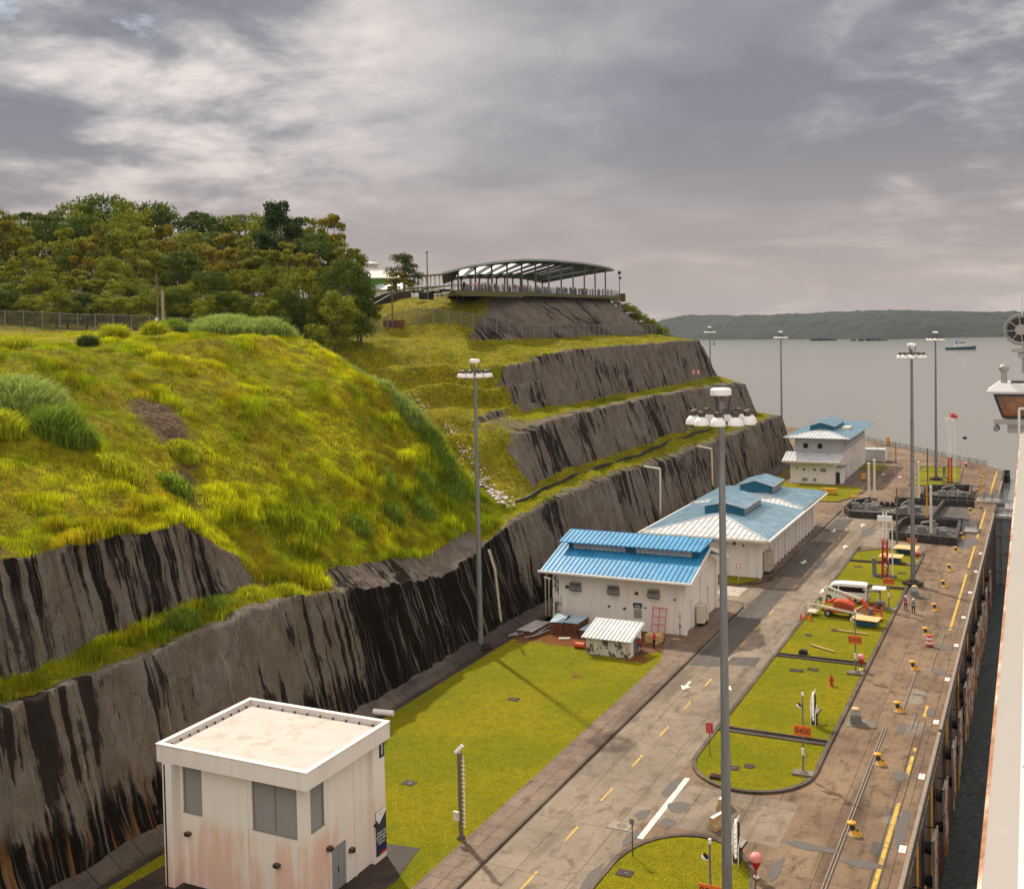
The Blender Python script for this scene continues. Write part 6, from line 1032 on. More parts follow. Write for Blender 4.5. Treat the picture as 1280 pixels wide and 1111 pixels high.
for (x, y, h, r, mt, lb, gr) in ((-28.7, 206.4, 7.0, .24, 'cream_metal', 'left one of the two cream pillars in the middle recess', 1), (-28.0, 208.4, 7.4, .24, 'cream_metal', 'right one of the two cream pillars in the middle recess', 1), (-21.2, 208.6, 6.8, .22, 'cream_metal', 'cream pillar just left of the floodlight mast', 1), (-20.5, 209.8, 7.2, .22, 'cream_metal', 'cream pillar just right of the floodlight mast', 1), (-15.6, 177.4, 7.6, .2, 'cream_metal', 'single cream pillar in the nearest machinery recess', 1), (-19.4, 167.4, 8.6, .12, 'wood_pole', 'thin brown pole beside the nearest machinery recess', 0), (-17.2, 188.4, 6.6, .12, 'yellow', 'thin yellow pole between the two front recesses', 0), (-20.7, 228.6, 7.4, .14, 'wood_pole', 'thin grey brown pole at the near edge of the far island', 0), (-30.5, 262, 4.8, .1, 'wood_pole', 'thin dark pole near the low grey plant room', 0), (-9.9, 205, 7.5, .1, 'yellow', 'thin orange pole standing near the lock gate', 0)):
    t = thing('pillar' if gr else 'pole', lb, 'pillar' if gr else 'pole', (x, y, .02)); m = MB(); m.tube((0, 0, .3), (0, 0, h), r, r * .85, 10); m.build('shaft', mt, t); m = MB(); m.tube((0, 0, 0), (0, 0, .5), r * 2.2, r * 1.8, 10); m.build('base', 'old_concrete', t); m = MB(); m.tube((0, 0, h), (0, 0, h + .15), r * 1.2, r * .5, 10); m.build('cap', mt, t)
def yblock(name, x, y, w_, d, h, lb):
    t = thing(name, lb, 'barrier', (x, y, .08)); m = MB(); m.bb(-w_ / 2, w_ / 2, -d / 2, d / 2, .2, h); m.build('body', 'yellow', t, .03); m = MB(); 
    for a in (-1, 1): m.bb(a * w_ * .4 - .1, a * w_ * .4 + .1, -d / 2 - .1, d / 2 + .1, 0, .25)
    m.build('feet', 'black', t)
yblock('yellow_barrier', -36.7, 212.3, 2.8, .8, 1.2, 'yellow block barrier on the grass in front of the two storey building'); yblock('yellow_barrier', -30.2, 206.6, 3.6, .6, .9, 'long yellow barrier at the rounded corner of the flood wall')
yblock('yellow_bin', -33.4, 232.6, .7, .7, 1.4, 'small yellow box at the kerb of the two storey building'); yblock('yellow_post', -36.5, 297.5, .8, .8, 2.2, 'yellow cabinet on the spit by the lake fence'); yblock('yellow_bin', -50, 217, .6, .6, .9, 'small yellow box on the grass at the foot of the far rock')
# cones
cn = thing('traffic_cone', 'orange traffic cone on the road edge left of the boom lift', 'traffic cone', (-24.5, 123.0, .01), 0, 'orange traffic cones'); m = MB(); m.lathe((0, 0, .03), [(.2, 0), (.04, .85), (.0, .87)], 12); m.build('cone', 'machine_orange', cn); m = MB(); m.bb(-.26, .26, -.26, .26, 0, .04); m.build('foot', 'black', cn)
copyt(cn, (-24.1, 123.6, .01)); copyt(cn, (-23.4, 123.0, .01)); 
# ------------------------------------------------------------------ white van
def van():
    t = thing('white_van', 'white passenger van parked on the grass facing left', 'van', (-21.4, 133.2, .1), 0.02); L_, W_ = 5.5, 1.85
    prof = [(-2.75, .42), (-2.78, .75), (-2.72, 1.0), (-2.2, 1.15), (-1.55, 1.95), (-1.2, 2.16), (-.3, 2.27), (2.3, 2.27), (2.62, 2.16), (2.74, 1.4), (2.78, .9), (2.76, .42)]
    m = MB(); n = len(prof); rows = []
    for yq, sc_ in ((-W_ / 2 + .0, .0), (-W_ / 2 + .10, 1), (W_ / 2 - .10, 1), (W_ / 2, 0)):
        rows.append([(x * (1 if sc_ else .985), yq * (1 if z < 1.3 or sc_ == 0 and 0 else 1) * (1 - .09 * max(0, (z - 1.2)) / 1.0), z if sc_ else .42 + (z - .42) * .97) for x, z in prof])
    vs = [p for r_ in rows for p in r_]; fs = [(k * n + i, k * n + (i + 1) % n, (k + 1) * n + (i + 1) % n, (k + 1) * n + i) for k in range(3) for i in range(n)] + [tuple(range(n)), tuple(range(4 * n - 1, 3 * n - 1, -1))]
    m.add(vs, fs); m.build('body', 'car_white', t, .03)
    for s in (-1, 1):
        yy = lambda z: s * (W_ / 2 + .012) * (1 - .09 * max(0, z - 1.2)) + s * .003
        m = MB()
        for a, b, c in ((-1.5, -.62, 0), (-.5, 2.42, 1)):
            z0, z1 = 1.32, 1.92; xa = a if c else a - .15; xb = a if c else a + .32
            m.add([(xa, yy(z0), z0), (b, yy(z0), z0), (b, yy(z1), z1), (xb, yy(z1), z1)], [(0, 1, 2, 3), (3, 2, 1, 0)])
        m.build('side_window', 'glass_dark', t)
        for x in (-1.75, 1.65):
            m = MB(); m.tube((x, s * .70, .34), (x, s * .955, .34), .36, .36, 18); wl = m.build('wheel', 'tyre', t); m = MB(); m.tube((x, s * .956, .34), (x, s * .97, .34), .2, .18, 14); m.build('rim', 'rim', wl)
            m = MB(); m.tube((x, s * .90, .4), (x, s * .935, .4), .43, .43, 18); m.build('wheel_arch', 'black', t)
        m = MB(); m.lathe((-2.76, s * .68, .82), [(.02, 0), (.15, .01), (.15, .06)], 10, 0, True, (-1, 0, 0)); m.build('headlight', 'lamp_white', t); m = MB(); m.box((2.79, s * .82, 1.15), (.03, .12, .5)); m.build('tail_light', 'hazard_red', t); m = MB(); m.box((-1.5, s * 1.05, 1.45), (.12, .16, .26)); m.build('mirror', 'black', t)
    m = MB(); a = .78; m.add([(-2.19, -a, 1.19), (-2.19, a, 1.19), (-1.6, a * .93, 1.93), (-1.6, -a * .93, 1.93)], [(0, 1, 2, 3), (3, 2, 1, 0)]); m.v = [(x - .035, y, z + .03) for x, y, z in m.v]; m.build('windscreen', 'glass_dark', t); m = MB(); m.add([(2.79, -a, 1.3), (2.79, a, 1.3), (2.69, a * .93, 2.0), (2.69, -a * .93, 2.0)], [(0, 1, 2, 3), (3, 2, 1, 0)]); m.build('rear_window', 'glass_dark', t)
    m = MB(); m.bb(-2.86, -2.7, -.88, .88, .35, .58); m.bb(2.72, 2.86, -.88, .88, .38, .6); m.build('bumper', 'vent_grey', t, .03)
van()
# ------------------------------------------------------------------ boom lift
def lift():
    t = thing('boom_lift', 'orange articulated boom lift with cream arms parked across the grass', 'boom lift', (-20.3, 126.2, .1), -.03); t.scale = (.88, .88, .88); m = MB(); m.bb(-2.4, 1.6, -.75, .75, .55, .95); m.bb(-2.9, 2.3, -.2, .2, .45, .75, 1); m.build('chassis', ['machine_orange', 'bronze'], t, .04)
    for x in (-1.9, 1.2):
        for s in (-1, 1): m = MB(); m.tube((x, s * .75, .45), (x, s * 1.08, .45), .47, .45, 16); w_ = m.build('wheel', 'tyre', t); m = MB(); m.tube((x, s * 1.08, .45), (x, s * 1.1, .45), .24, .2, 12); m.build('rim', 'rim', w_)
    m = MB(); m.ext([(-1.35, 1.0), (1.2, 1.0), (1.25, 1.5), (.5, 2.0), (-.6, 2.1), (-1.3, 1.8)], 'y', -.85, .6) if False else m.add([(x, y, z) for y in (-.8, .75) for x, z in [(-1.35, 1.0), (1.2, 1.0), (1.25, 1.5), (.5, 2.0), (-.6, 2.15), (-1.3, 1.9)]], [(0, 1, 2, 3, 4, 5), (11, 10, 9, 8, 7, 6)] + [(i, (i + 1) % 6, 6 + (i + 1) % 6, 6 + i) for i in range(6)]); m.build('turret', 'machine_orange', t, .06)
    m = MB(); m.bar((-2.7, .2, 1.1), (-2.35, .2, 3.5), .4, .35); m.bar((-2.3, .2, 3.6), (2.2, -.1, 2.35), .26, .32); m.bar((-3.9, -1.25, 1.5), (2.6, -1.25, .75), .28, .26); m.build('boom', 'cream_metal', t, .03)
    m = MB(); m.bar((2.1, -.1, 2.45), (3.4, -.4, 1.0), .38, .4); m.bar((-2.5, .2, 1.4), (-1.2, .3, 2.1), .25, .3); m.bar((.2, -.1, 2.75), (1.5, -.1, 1.7), .2, .2); m.build('boom_elbow', 'machine_orange', t, .04)
    m = MB(); 
    for k in range(9): m.box((-1.9 + k * .45, .09, 3.28 - k * .128), (.28, .1, .18), rot=Matrix.Rotation(R(15), 3, 'Y'))
    for z in (1.2, 1.5, 1.8): m.tube((-1.2, -.85, z), (1.3, -.85, z - .15), .05, n=6)
    m.build('hoses', 'black', t)
    m = MB(); rail_mesh(m, [(-4.4, -1.6, .55), (-4.4, .1, .55), (-3.2, .1, .55), (-3.2, -1.6, .55), (-4.4, -1.6, .55)], 1.1, .8, .035, 1); m.bb(-4.4, -3.2, -1.6, .1, .45, .55); m.build('basket', 'cream_metal', t)
    m = MB(); rail_mesh(m, [(3.6, -.9, .25), (3.6, .6, .25), (4.6, .6, .25), (4.6, -.9, .25), (3.6, -.9, .25)], 1.3, .7, .035, 2); m.bb(3.6, 4.6, -.9, .6, .15, .25); m.build('basket', 'machine_orange', t); m = MB(); m.bb(3.0, 3.55, -.6, .1, .5, 1.5); m.build('control_box', 'vent_grey', t, .03)
lift()
t = thing('lighting_trailer', 'small wheeled stand with a flat white canopy beside the 0200 board', 'trailer', (-17.2, 131.2, .1)); m = MB(); m.box((0, 0, 2.35), (1.5, 1.1, .08), 0, 0, Matrix.Rotation(R(8), 3, 'X')); m.build('canopy', 'lamp_white', t); m = MB(); m.tube((.1, 0, .3), (.1, 0, 2.3), .1, n=8); m.tube((-1.3, -.2, 0), (-1.3, -.2, 2.0), .05, n=6); m.bar((-1.8, 0, 2.0), (.1, 0, 1.9), .5, .12); m.bb(-.3, .6, -.4, .4, .35, .9); m.build('frame', 'vent_grey', t)
for s in (-1, 1): m = MB(); m.tube((.15, s * .45, .3), (.15, s * .6, .3), .3, .3, 14); m.build('wheel', 'tyre', t)
# ------------------------------------------------------------------ people
def person_mesh(name, pose, shirt, pants, hat=None, loc=(0, 0, 0), rz=0, label=None, group=None, vest=None, small=False):
    J = {'pel': (0, 0, .95), 'waist': (0, 0, 1.08), 'chest': (0, .0, 1.32), 'neck': (0, .0, 1.47), 'head': (0, -.02, 1.60), 'top': (0, -.01, 1.70)}
    a, b, lg = pose   # arm angles, stride
    E_ = [('pel', 'waist'), ('waist', 'chest'), ('chest', 'neck'), ('neck', 'head'), ('head', 'top')]; Rd = {'pel': .15, 'waist': .125, 'chest': .15, 'neck': .058, 'head': .088, 'top': .06}
    for s, n_, arm, st in ((-1, 'l', a, lg), (1, 'r', b, -lg)):
        J['sh' + n_] = (s * .19, 0, 1.41); J['el' + n_] = (s * (.23 + .05 * abs(arm)), -.10 * arm, 1.14); J['wr' + n_] = (s * (.24 - .1 * max(0, arm)), -.10 - .28 * arm, .92 + .28 * max(0, arm)); J['ha' + n_] = (s * (.24 - .12 * max(0, arm)), -.12 - .36 * arm, .84 + .34 * max(0, arm))
        J['hip' + n_] = (s * .10, 0, .90); J['kn' + n_] = (s * .11, -.12 * st, .50); J['an' + n_] = (s * .11, -.26 * st + .02, .09); J['to' + n_] = (s * .12, -.26 * st - .15, .04)
        E_ += [('chest', 'sh' + n_), ('sh' + n_, 'el' + n_), ('el' + n_, 'wr' + n_), ('wr' + n_, 'ha' + n_), ('pel', 'hip' + n_), ('hip' + n_, 'kn' + n_), ('kn' + n_, 'an' + n_), ('an' + n_, 'to' + n_)]
        Rd.update({'sh' + n_: .075, 'el' + n_: .05, 'wr' + n_: .036, 'ha' + n_: .04, 'hip' + n_: .105, 'kn' + n_: .068, 'an' + n_: .046, 'to' + n_: .04})
    ks = list(J); me = bpy.data.meshes.new(name); me.from_pydata([J[k] for k in ks], [(ks.index(p), ks.index(q_)) for p, q_ in E_], []); o = bpy.data.objects.new(name, me); COL.objects.link(o); md = o.modifiers.new('s', 'SKIN'); 
    for i, k in enumerate(ks): me.skin_vertices[0].data[i].radius = (Rd[k] * (1.25 if k in ('pel', 'waist', 'chest') else 1), Rd[k] * (.8 if k in ('pel', 'waist', 'chest') else 1)); me.skin_vertices[0].data[i].use_root = (k == 'pel')
    o.modifiers.new('u', 'SUBSURF').levels = 1; bpy.context.view_layer.update(); m2 = bpy.data.meshes.new_from_object(o.evaluated_get(bpy.context.evaluated_depsgraph_get())); bpy.data.objects.remove(o); m2.name = name
    for mm in ('skin', shirt, pants, 'hair', 'black', vest or shirt): m2.materials.append(MT[mm])
    for p in m2.polygons:
        c = p.center; z = c.z; arm = abs(c.x) > .2
        p.material_index = 4 if z < .11 else 2 if z < .97 and not (arm and z > .6) else (0 if (arm and z < 1.0) else 1) if z < 1.47 else (0 if z < 1.6 or (c.y < -.05 and z < 1.66) else 3)
        if vest and 1.02 < z < 1.42 and not arm: p.material_index = 5
        p.use_smooth = True
    if vest is None and small: pass
    o = bpy.data.objects.new(name, m2); COL.objects.link(o); o.location = loc; o.rotation_euler = (0, 0, rz); tag(o, label, 'person', group)
    if hat: m = MB(); m.lathe((0, -.015, 1.63), [(.155, 0), (.12, .02), (.11, .09), (.06, .14), (.0, .155)], 14); m.build('helmet', hat, o)
    return o
person_mesh('person', (.25, .1, .35), 'cloth_white', 'cloth_dark', 'lamp_white', (-14.35, 131.6, 0), 2.7, 'worker in a red vest and white helmet, left of two walking on the quay', None, 'cloth_red')
person_mesh('person', (.1, .3, -.3), 'cloth_white', 'cloth_dark', 'lamp_white', (-13.4, 130.6, 0), 3.3, 'worker in a dark vest and white helmet, right of two walking on the quay', None, 'cloth_grey')
person_mesh('person', (.6, .7, .1), 'cloth_red', 'cloth_dark', None, (-36.2, 106.6, .1), 1.2, 'person in a red shirt standing at the right wall of the small shed')
person_mesh('person', (.7, .5, .2), 'cloth_dark', 'cloth_dark', 'lamp_white', (-37.05, 104.6, .1), .4, 'person in dark clothes with a white helmet at the corner of the small shed', None, 'cloth_red')
# ------------------------------------------------------------------ pavilion with visitors
DZ = 39.85
def pavilion():
    t = thing('viewing_pavilion', 'open pavilion with a long arched dark roof and skylights on top of the rock', 'pavilion', (-103, 212, DZ)); ox, oy, oz = -103, 212, DZ
    Y = np.linspace(168, 253, 35); zf = np.interp(Y, [168, 176, 185, 198, 212, 228, 240, 253], [42.9, 44.4, 45.4, 46.5, 47.0, 47.1, 46.9, 46.3]); 
    def X0(y): return np.interp(y, [168, 174, 245, 253], [-97.5, -93.6, -93.0, -94.5])
    def X1(y): return np.interp(y, [168, 174, 245, 253], [-108, -114, -114, -110])
    P_ = [(-93.4, 0), (-104, -1.2), (-114, -2.7)]
    v = []
    YB = lambda x: 168 + 34 * np.clip((-95 - x) / 19, 0, 1)          # the near end is cut on the slant
    ZF = lambda y: float(np.interp(y, [168, 176, 185, 198, 212, 228, 240, 253], [42.9, 44.4, 45.4, 46.5, 47.0, 47.1, 46.9, 46.3]))
    def RZ(s, q): return ZF(168 + 85 * s) - 2.4 * q ** 1.2 * min(1, .15 + s * 2.2)
    for s in np.linspace(0, 1, 35):
        for q in (0, .2, .5, .8, 1):
            x = -93.4 - 20.6 * q - 1.6 * max(0, 1 - s * 9) * (1 - q) - (1.2 * max(0, (s - .93) / .07)) * (1 - q); y = YB(x) + (253 - YB(x)) * s; v += [(x - ox, y - oy, RZ(s, q) - oz), (x - ox, y - oy, RZ(s, q) - oz - .38)]
    m = MB(); n = len(Y); top = []; bot = []
    for i in range(n - 1):
        for k in range(4):
            if k in (1, 2) and 3 <= i < 30 and (i - 3) % 3 < 2: continue
            a = i * 10 + k * 2; b = (i + 1) * 10 + k * 2; top.append((a, a + 2, b + 2, b)); bot.append((a + 1, b + 1, b + 3, a + 3))
        a = i * 10; b = a + 10; top.append((a, b, b + 1, a + 1)); top.append((a + 8, a + 9, b + 9, b + 8))
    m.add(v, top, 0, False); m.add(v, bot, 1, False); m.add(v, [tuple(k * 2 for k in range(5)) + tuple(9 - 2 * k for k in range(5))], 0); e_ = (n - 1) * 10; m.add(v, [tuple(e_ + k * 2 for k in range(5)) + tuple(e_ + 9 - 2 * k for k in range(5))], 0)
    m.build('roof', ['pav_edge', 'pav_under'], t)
    def RP(s, q, dz=0): x = -93.4 - 20.6 * q; y = float(YB(x)) + (253 - float(YB(x))) * s; return (x - ox, y - oy, RZ(s, q) - oz + dz)
    for k in range(9):
        m = MB()
        for i in (3 + k * 3.0, 4 + k * 3.0)[:2]:
            if i % 1 == 0: s0, s1 = i / 34, (i + 1) / 34; m.add([RP(s0, .2, -.12), RP(s0, .5, -.12), RP(s0, .8, -.12), RP(s1, .8, -.12), RP(s1, .5, -.12), RP(s1, .2, -.12)], [(0, 1, 4, 5), (1, 2, 3, 4)])
        m.build('skylight', 'skylight', t)
    for k in range(12):
        s = .07 + k * .079; a, b = RP(s, .08, -.6), RP(s, .93, -.6); m = MB(); m.bar(a, b, .2, .45); m.build('beam', 'pav_steel', t)
        for c in (a, b): m = MB(); m.bb(c[0] - .13, c[0] + .13, c[1] - .13, c[1] + .13, -.2, c[2]); m.build('column', 'pav_steel', t)
    m = MB(); m.prism([(-94.6 - ox, 172 - oy), (-93.6 - ox, 198 - oy), (-93.6 - ox, 254 - oy), (-116 - ox, 254 - oy), (-116 - ox, 205 - oy)], -.7, -.02); m.build('terrace_floor', 'olive', t)
    m = MB(); m.prism([(-95.2 - ox, 172 - oy), (-93.9 - ox, 178 - oy), (-93.45 - ox, 186 - oy), (-93.45 - ox, 198 - oy), (-95 - ox, 198 - oy)], -1.0, .05); m.build('retaining_wall', 'olive', t)
    m = MB(); rail_mesh(m, [(-95.0 - ox, 172.2 - oy, 0), (-93.9 - ox, 186 - oy, 0), (-93.8 - ox, 253.8 - oy, 0), (-100 - ox, 253.8 - oy, 0)], 1.15, 1.6, .045, 3); m.build('railing', 'galvanised', t)
    m = MB()
    for k in range(10):
        y = 178 + k * 7.5
        for x in (-101, -107): m.bb(x - .6 - ox, x + .6 - ox, y - oy, y + 3.2 - oy, .4, .5); m.bb(x - .5 - ox, x - .3 - ox, y + .3 - oy, y + 2.9 - oy, 0, .4); m.bb(x + .3 - ox, x + .5 - ox, y + .3 - oy, y + 2.9 - oy, 0, .4)
    m.build('benches', 'pav_steel', t)
pavilion()
g_ = 'visitors on the viewing terrace'; protos = []; cols = [('cloth_white', 'cloth_blue'), ('cloth_red', 'cloth_dark'), ('cloth_blue', 'cloth_grey'), ('cloth_teal', 'cloth_dark'), ('cloth_pink', 'cloth_blue'), ('cloth_yellow', 'cloth_grey'), ('cloth_dark', 'cloth_dark')]
nmz = {'cloth_white': 'white', 'cloth_red': 'red', 'cloth_blue': 'blue', 'cloth_teal': 'teal', 'cloth_pink': 'pink', 'cloth_yellow': 'yellow', 'cloth_dark': 'dark'}
r_ = random.Random(12)
for k, (a, b) in enumerate(cols): protos.append(person_mesh('person', (r_.uniform(0, .8), r_.uniform(0, .8), r_.uniform(-.2, .2)), a, b, None, (-94.6, 180 + k * 1.3, DZ), 1.4, 'visitor in a %s top standing behind the terrace railing' % nmz[a], g_))
for k in range(120):
    y = r_.uniform(174, 235) if k % 4 else r_.uniform(230, 252); x = -94.5 - abs(r_.gauss(0, 2.2)) if k % 3 else r_.uniform(-106, -96); y = max(y, 176 + 1.8 * (-95 - x)); i = r_.randrange(7); o = protos[i].copy(); COL.objects.link(o); o.location = (max(x, -113), y, DZ); o.rotation_euler = (0, 0, r_.uniform(0, 6.28) if k % 2 else 1.4); s = r_.uniform(.88, 1.05); o.scale = (s, s, s)
t = thing('signal_post', 'thin post with small loudspeakers at the far end of the pavilion', 'post', (-93.8, 254.2, 38.6)); m = MB(); m.tube((0, 0, 0), (0, 0, 7.5), .1, n=6); m.build('post', 'pav_steel', t); m = MB(); m.box((0, 0, 6.9), (.7, .5, .6)); m.box((.2, 0, 5.6), (.5, .5, .5)); m.build('loudspeaker', 'black', t)
t = thing('trash_bin', 'small dark bin at the far corner of the terrace', 'bin', (-93.4, 255.4, 38.4)); m = MB(); m.bb(-.5, .5, -.5, .5, 0, 1.9); m.build('bin', 'rust_wood', t); m = MB(); m.bb(-.6, .6, -.6, .6, 1.9, 2.0); m.build('lid', 'black', t)
# elevated walkway and round visitor hall beyond
t = thing('walkway', 'raised walkway with a row of slender columns left of the pavilion', 'walkway', (-132, 232, 0)); m = MB(); A_, B_ = Vector((-14, 9.5, 43.0)), Vector((12, -10, 42.6)); m.bar(A_, B_, 2.4, .35); m.bar(A_ + Vector((0, 0, 2.9)), B_ + Vector((0, 0, 2.9)), 2.4, .25); m.build('deck', 'pav_steel', t)
for k in range(13): m = MB(); p = A_.lerp(B_, k / 12); m.bb(p.x - .15, p.x + .15, p.y - .15, p.y + .15, 39, p.z + 2.9); m.build('column', 'lamp_white', t)
m = MB(); m.bar((-8, 2, 40.6), (14, -14, 41.2), 2.0, .5); rail_mesh(m, [(-8, 2, 40.8), (14, -14, 41.4)], 1.1, 1.5, .05, 2); m.build('ramp', 'lamp_white', t)
t = thing('visitor_hall', 'round hall with a pale conical roof and bright green wall behind the trees', 'building', (-166, 252, 39.5)); m = MB(); m.lathe((0, 0, 0), [(10, 0), (10, 7.0)], 24, 0, False); m.build('wall', 'green_wall', t); m = MB(); m.lathe((0, 0, 6.6), [(11.5, 0), (11.4, .25), (3, 3.4), (3, 4.2), (0.1, 4.4)], 24, 0, False); m.lathe((0, 0, 10.9), [(4, 0), (3.9, .2), (.1, .9)], 20, 0, False); m.build('roof', 'cone_roof', t)
m = MB(); m.bb(8, 17, -9, -4, 0, 3.6); m.build('annex', 'lamp_white', t); m = MB(); m.ext([(-9.8, 3.6), (-3.2, 3.6), (-6.5, 5.2)], 'x', 7.5, 17.6); m.build('annex_roof', 'light_roof', t)
m = MB(); m.lathe((-158, 233, 39.2), [(5.5, 0), (4.5, .9), (2.5, 1.6), (.1, 1.9)], 14); struct(m.build('lawn_mound', 'lawn'))
# fences
def fence(pts, lb, h=2.6, sp=2.9, zf=None, gate=None):
    t = thing('chain_link_fence', lb, 'fence', (pts[0][0], pts[0][1], 0)); ox, oy = pts[0][:2]; zf = zf or (lambda x, y: hz(x, y)); seq = []
    for a, b in zip(pts[:-1], pts[1:]):
        a, b = Vector(a), Vector(b); n = max(1, round((b - a).length / sp)); seq += [a.lerp(b, i / n) for i in range(n)]
    seq.append(Vector(pts[-1])); Z_ = [zf(p.x, p.y) for p in seq]
    me = bpy.data.meshes.new('mesh_panel'); v = []; f = []; uv = []; s = 0
    for i, (p, z) in enumerate(zip(seq, Z_)):
        if i: s += (p - seq[i - 1]).length
        v += [(p.x - ox, p.y - oy, z - .1), (p.x - ox, p.y - oy, z + h)]; uv.append(s)
    for i in range(len(seq) - 1): f.append((2 * i, 2 * i + 2, 2 * i + 3, 2 * i + 1))
    me.from_pydata(v, [], f); u = me.uv_layers.new(name='uv')
    for lp in me.loops: vi = lp.vertex_index; u.data[lp.index].uv = (uv[vi // 2], 0 if vi % 2 == 0 else h)
    me.materials.append(MT['chain_link']); o = bpy.data.objects.new('mesh_panel', me); COL.objects.link(o); o.parent = t
    m = MB(); q = [(p.x - ox, p.y - oy, z) for p, z in zip(seq, Z_)]; m.path([(a, b, c + h) for a, b, c in q], .045, 5); m.path([(a, b, c + h * .5) for a, b, c in q[:4]], .04, 5); m.build('top_rail', 'fence_steel', t)
    for a, b, c in q: m = MB(); m.tube((a, b, c - .3), (a, b, c + h + .05), .075, n=6); m.tube((a, b, c + h), (a + .25, b - .1, c + h + .35), .035, n=4); m.build('post', 'fence_steel', t)
    return t
fence([(-156, 108), (-136, 118), (-119, 122.5), (-106, 125)], 'chain link fence in front of the forest behind the mound'); fence([(-113, 150), (-109.5, 159), (-105.5, 166.5), (-95.8, 171.5), (-91, 181), (-86, 192), (-84.6, 205), (-84.4, 256)], 'chain link fence round the gully head and along the upper rock')
def shore_z(x, y): return 0
fence([(-44.5, 309.6), (-36.8, 297.6), (-29.5, 288.6), (-21.8, 277.2), (-15.5, 268.2), (-11.6, 263.4)], 'low wire fence along the curved edge of the spit by the lake', 1.1, 3.2, shore_z); fence([(-62, 331), (-53, 320), (-44.5, 309.6)], 'wire fence at the far end of the spit beside the rock end', 2.4, 3, shore_z)
for k in range(14):
    x = -33.5 + k * .95; y = 262 - k * 3.2
    if k > 9: break
    t_ = MB(); t_.tube((x, y, 0), (x, y, 1.0), .09, n=6); t_.tube((x, y, .6), (x, y, .85), .1, n=6, mi=1); o = t_.build('marker_post', ['cream_metal', 'hazard_red']); tag(o, 'short pale marker post in the row left of the far grass island', 'post', 'marker posts beside the far island')
# utility poles
zq = lambda x, y: hz(x, y) - .2
t = thing('utility_pole', 'twin weathered utility poles with a small box in front of the forest', 'utility pole', (-113.5, 118.5, zq(-113.5, 118.5))); m = MB(); m.tube((0, 0, 0), (0, 0, 8.4), .17, .12); m.build('pole', 'wood_pole', t); m = MB(); m.tube((.75, .25, 0), (.75, .25, 6.0), .22, .2); m.build('short_pole', 'pale_bark', t); m = MB(); m.bb(-.2, .2, -.35, -.1, 1.6, 2.1); m.build('box', 'lamp_white', t); m = MB(); m.bar((0, 0, 6.4), (-.8, .1, 6.5), .06, .06); m.lathe((-.8, .1, 6.4), [(.12, 0), (.12, .2)], 8); m.build('insulator_arm', 'bronze', t)
for x, y, h, lb in ((-126, 146, 8.2, 'thin dark pole in front of the forest right of the twin poles'), (-104.6, 166.8, 8.3, 'light pole with a dark cabinet at the gully fence'), (-107.6, 184.6, 9.2, 'tall pole on the sunny grass slope left of the pavilion')):
    t = thing('utility_pole', lb, 'utility pole', (x, y, zq(x, y))); m = MB(); m.tube((0, 0, 0), (0, 0, h), .16, .10); m.build('pole', 'wood_pole', t); m = MB(); m.tube((0, 0, h), (0, 0, h + .3), .26, .2, 8); m.build('top_lamp', 'bronze', t)
    if x > -120: m = MB(); m.bb(-2.2, .6 if y > 180 else 1.8, .3, 1.2, 0, 1.7); m.build('cabinet', 'rust_wood' if y < 180 else 'black', t)
m = MB()
for k in range(2): m.bb(-.1 + k * 1.4, .1 + k * 1.4, -.1, .1, 0, 2.1)
m.bb(-.1, 1.5, -.1, .1, .1, .3); t = tag(m.build('sluice_frame', 'bronze'), 'small dark frame standing on the sunny slope below the pavilion', 'frame'); t.location = (-99.5, 181.5, hz(-99.5, 181.5))
m = MB(); a0 = [(-119, 176.5), (-116.5, 183), (-114, 189), (-111.6, 194)]
for sd_ in (-1.1, 1.1):
    for a, b in zip([(-112.5, 163.5), (-112, 170.5), (-113, 178), (-116, 187)], [(-112, 170.5), (-113, 178), (-116, 187), (-119.5, 196)]): m.bar((a[0] + sd_, a[1], hz(*a) + .6), (b[0] + sd_, b[1], hz(*b) + .6), .3, 1.5)
tag(m.build('drain_chute', 'dark_slab'), 'brown lined open drain running down the slope beside the forest', 'chute')
t = thing('ledge_lamp', 'small post with two red and white lamps on the second rock ledge', 'lamp', (-66.5, 226, hz(-66.5, 226) - .1)); m = MB(); m.tube((0, 0, 0), (0, 0, 3.2), .07, n=6); m.bar((-.5, 0, 2.6), (.5, 0, 2.6), .1, .1); m.build('post', 'galvanised', t)
for s in (-1, 1): m = MB(); m.lathe((s * .5, 0, 2.7), [(.25, 0), (.25, .6), (.05, .9)], 8); m.build('lamp', 'pink', t)
# ------------------------------------------------------------------ tug and buoy
t = thing('tug_boat', 'small dark hulled tug boat with white wheelhouse out on the lake', 'boat', (-73, 1144, -1.5), 0.25); m = MB(); hp = [(-14, 3.2), (-13, 4.3), (0, 4.8), (9, 4.2), (13.5, 1.5), (14.5, 0), (13.5, -1.5), (9, -4.2), (0, -4.8), (-13, -4.3), (-14, -3.2)]; n = len(hp)
m.add([(x * .94, y * .9, -.5) for x, y in hp] + [(x, y, 2.2 + max(0, x - 4) * .13) for x, y in hp], [(i, (i + 1) % n, n + (i + 1) % n, n + i) for i in range(n)] + [tuple(range(n, 2 * n))]); m.build('hull', 'tug_hull', t)
m = MB(); m.bb(-5, 6, -3, 3, 2.2, 5); m.bb(-2, 4, -2.3, 2.3, 5, 8); m.build('deckhouse', 'ship_white', t); m = MB(); m.bb(-2.05, 4.05, -2.35, 2.35, 6.2, 7.4); m.build('windows', 'glass_dark', t); m = MB(); m.tube((-1, 0, 8), (-1, 0, 12), .2, n=6); m.bb(-4.6, -3, -2, -.8, 5, 8.5); m.build('mast', 'cloth_blue', t)
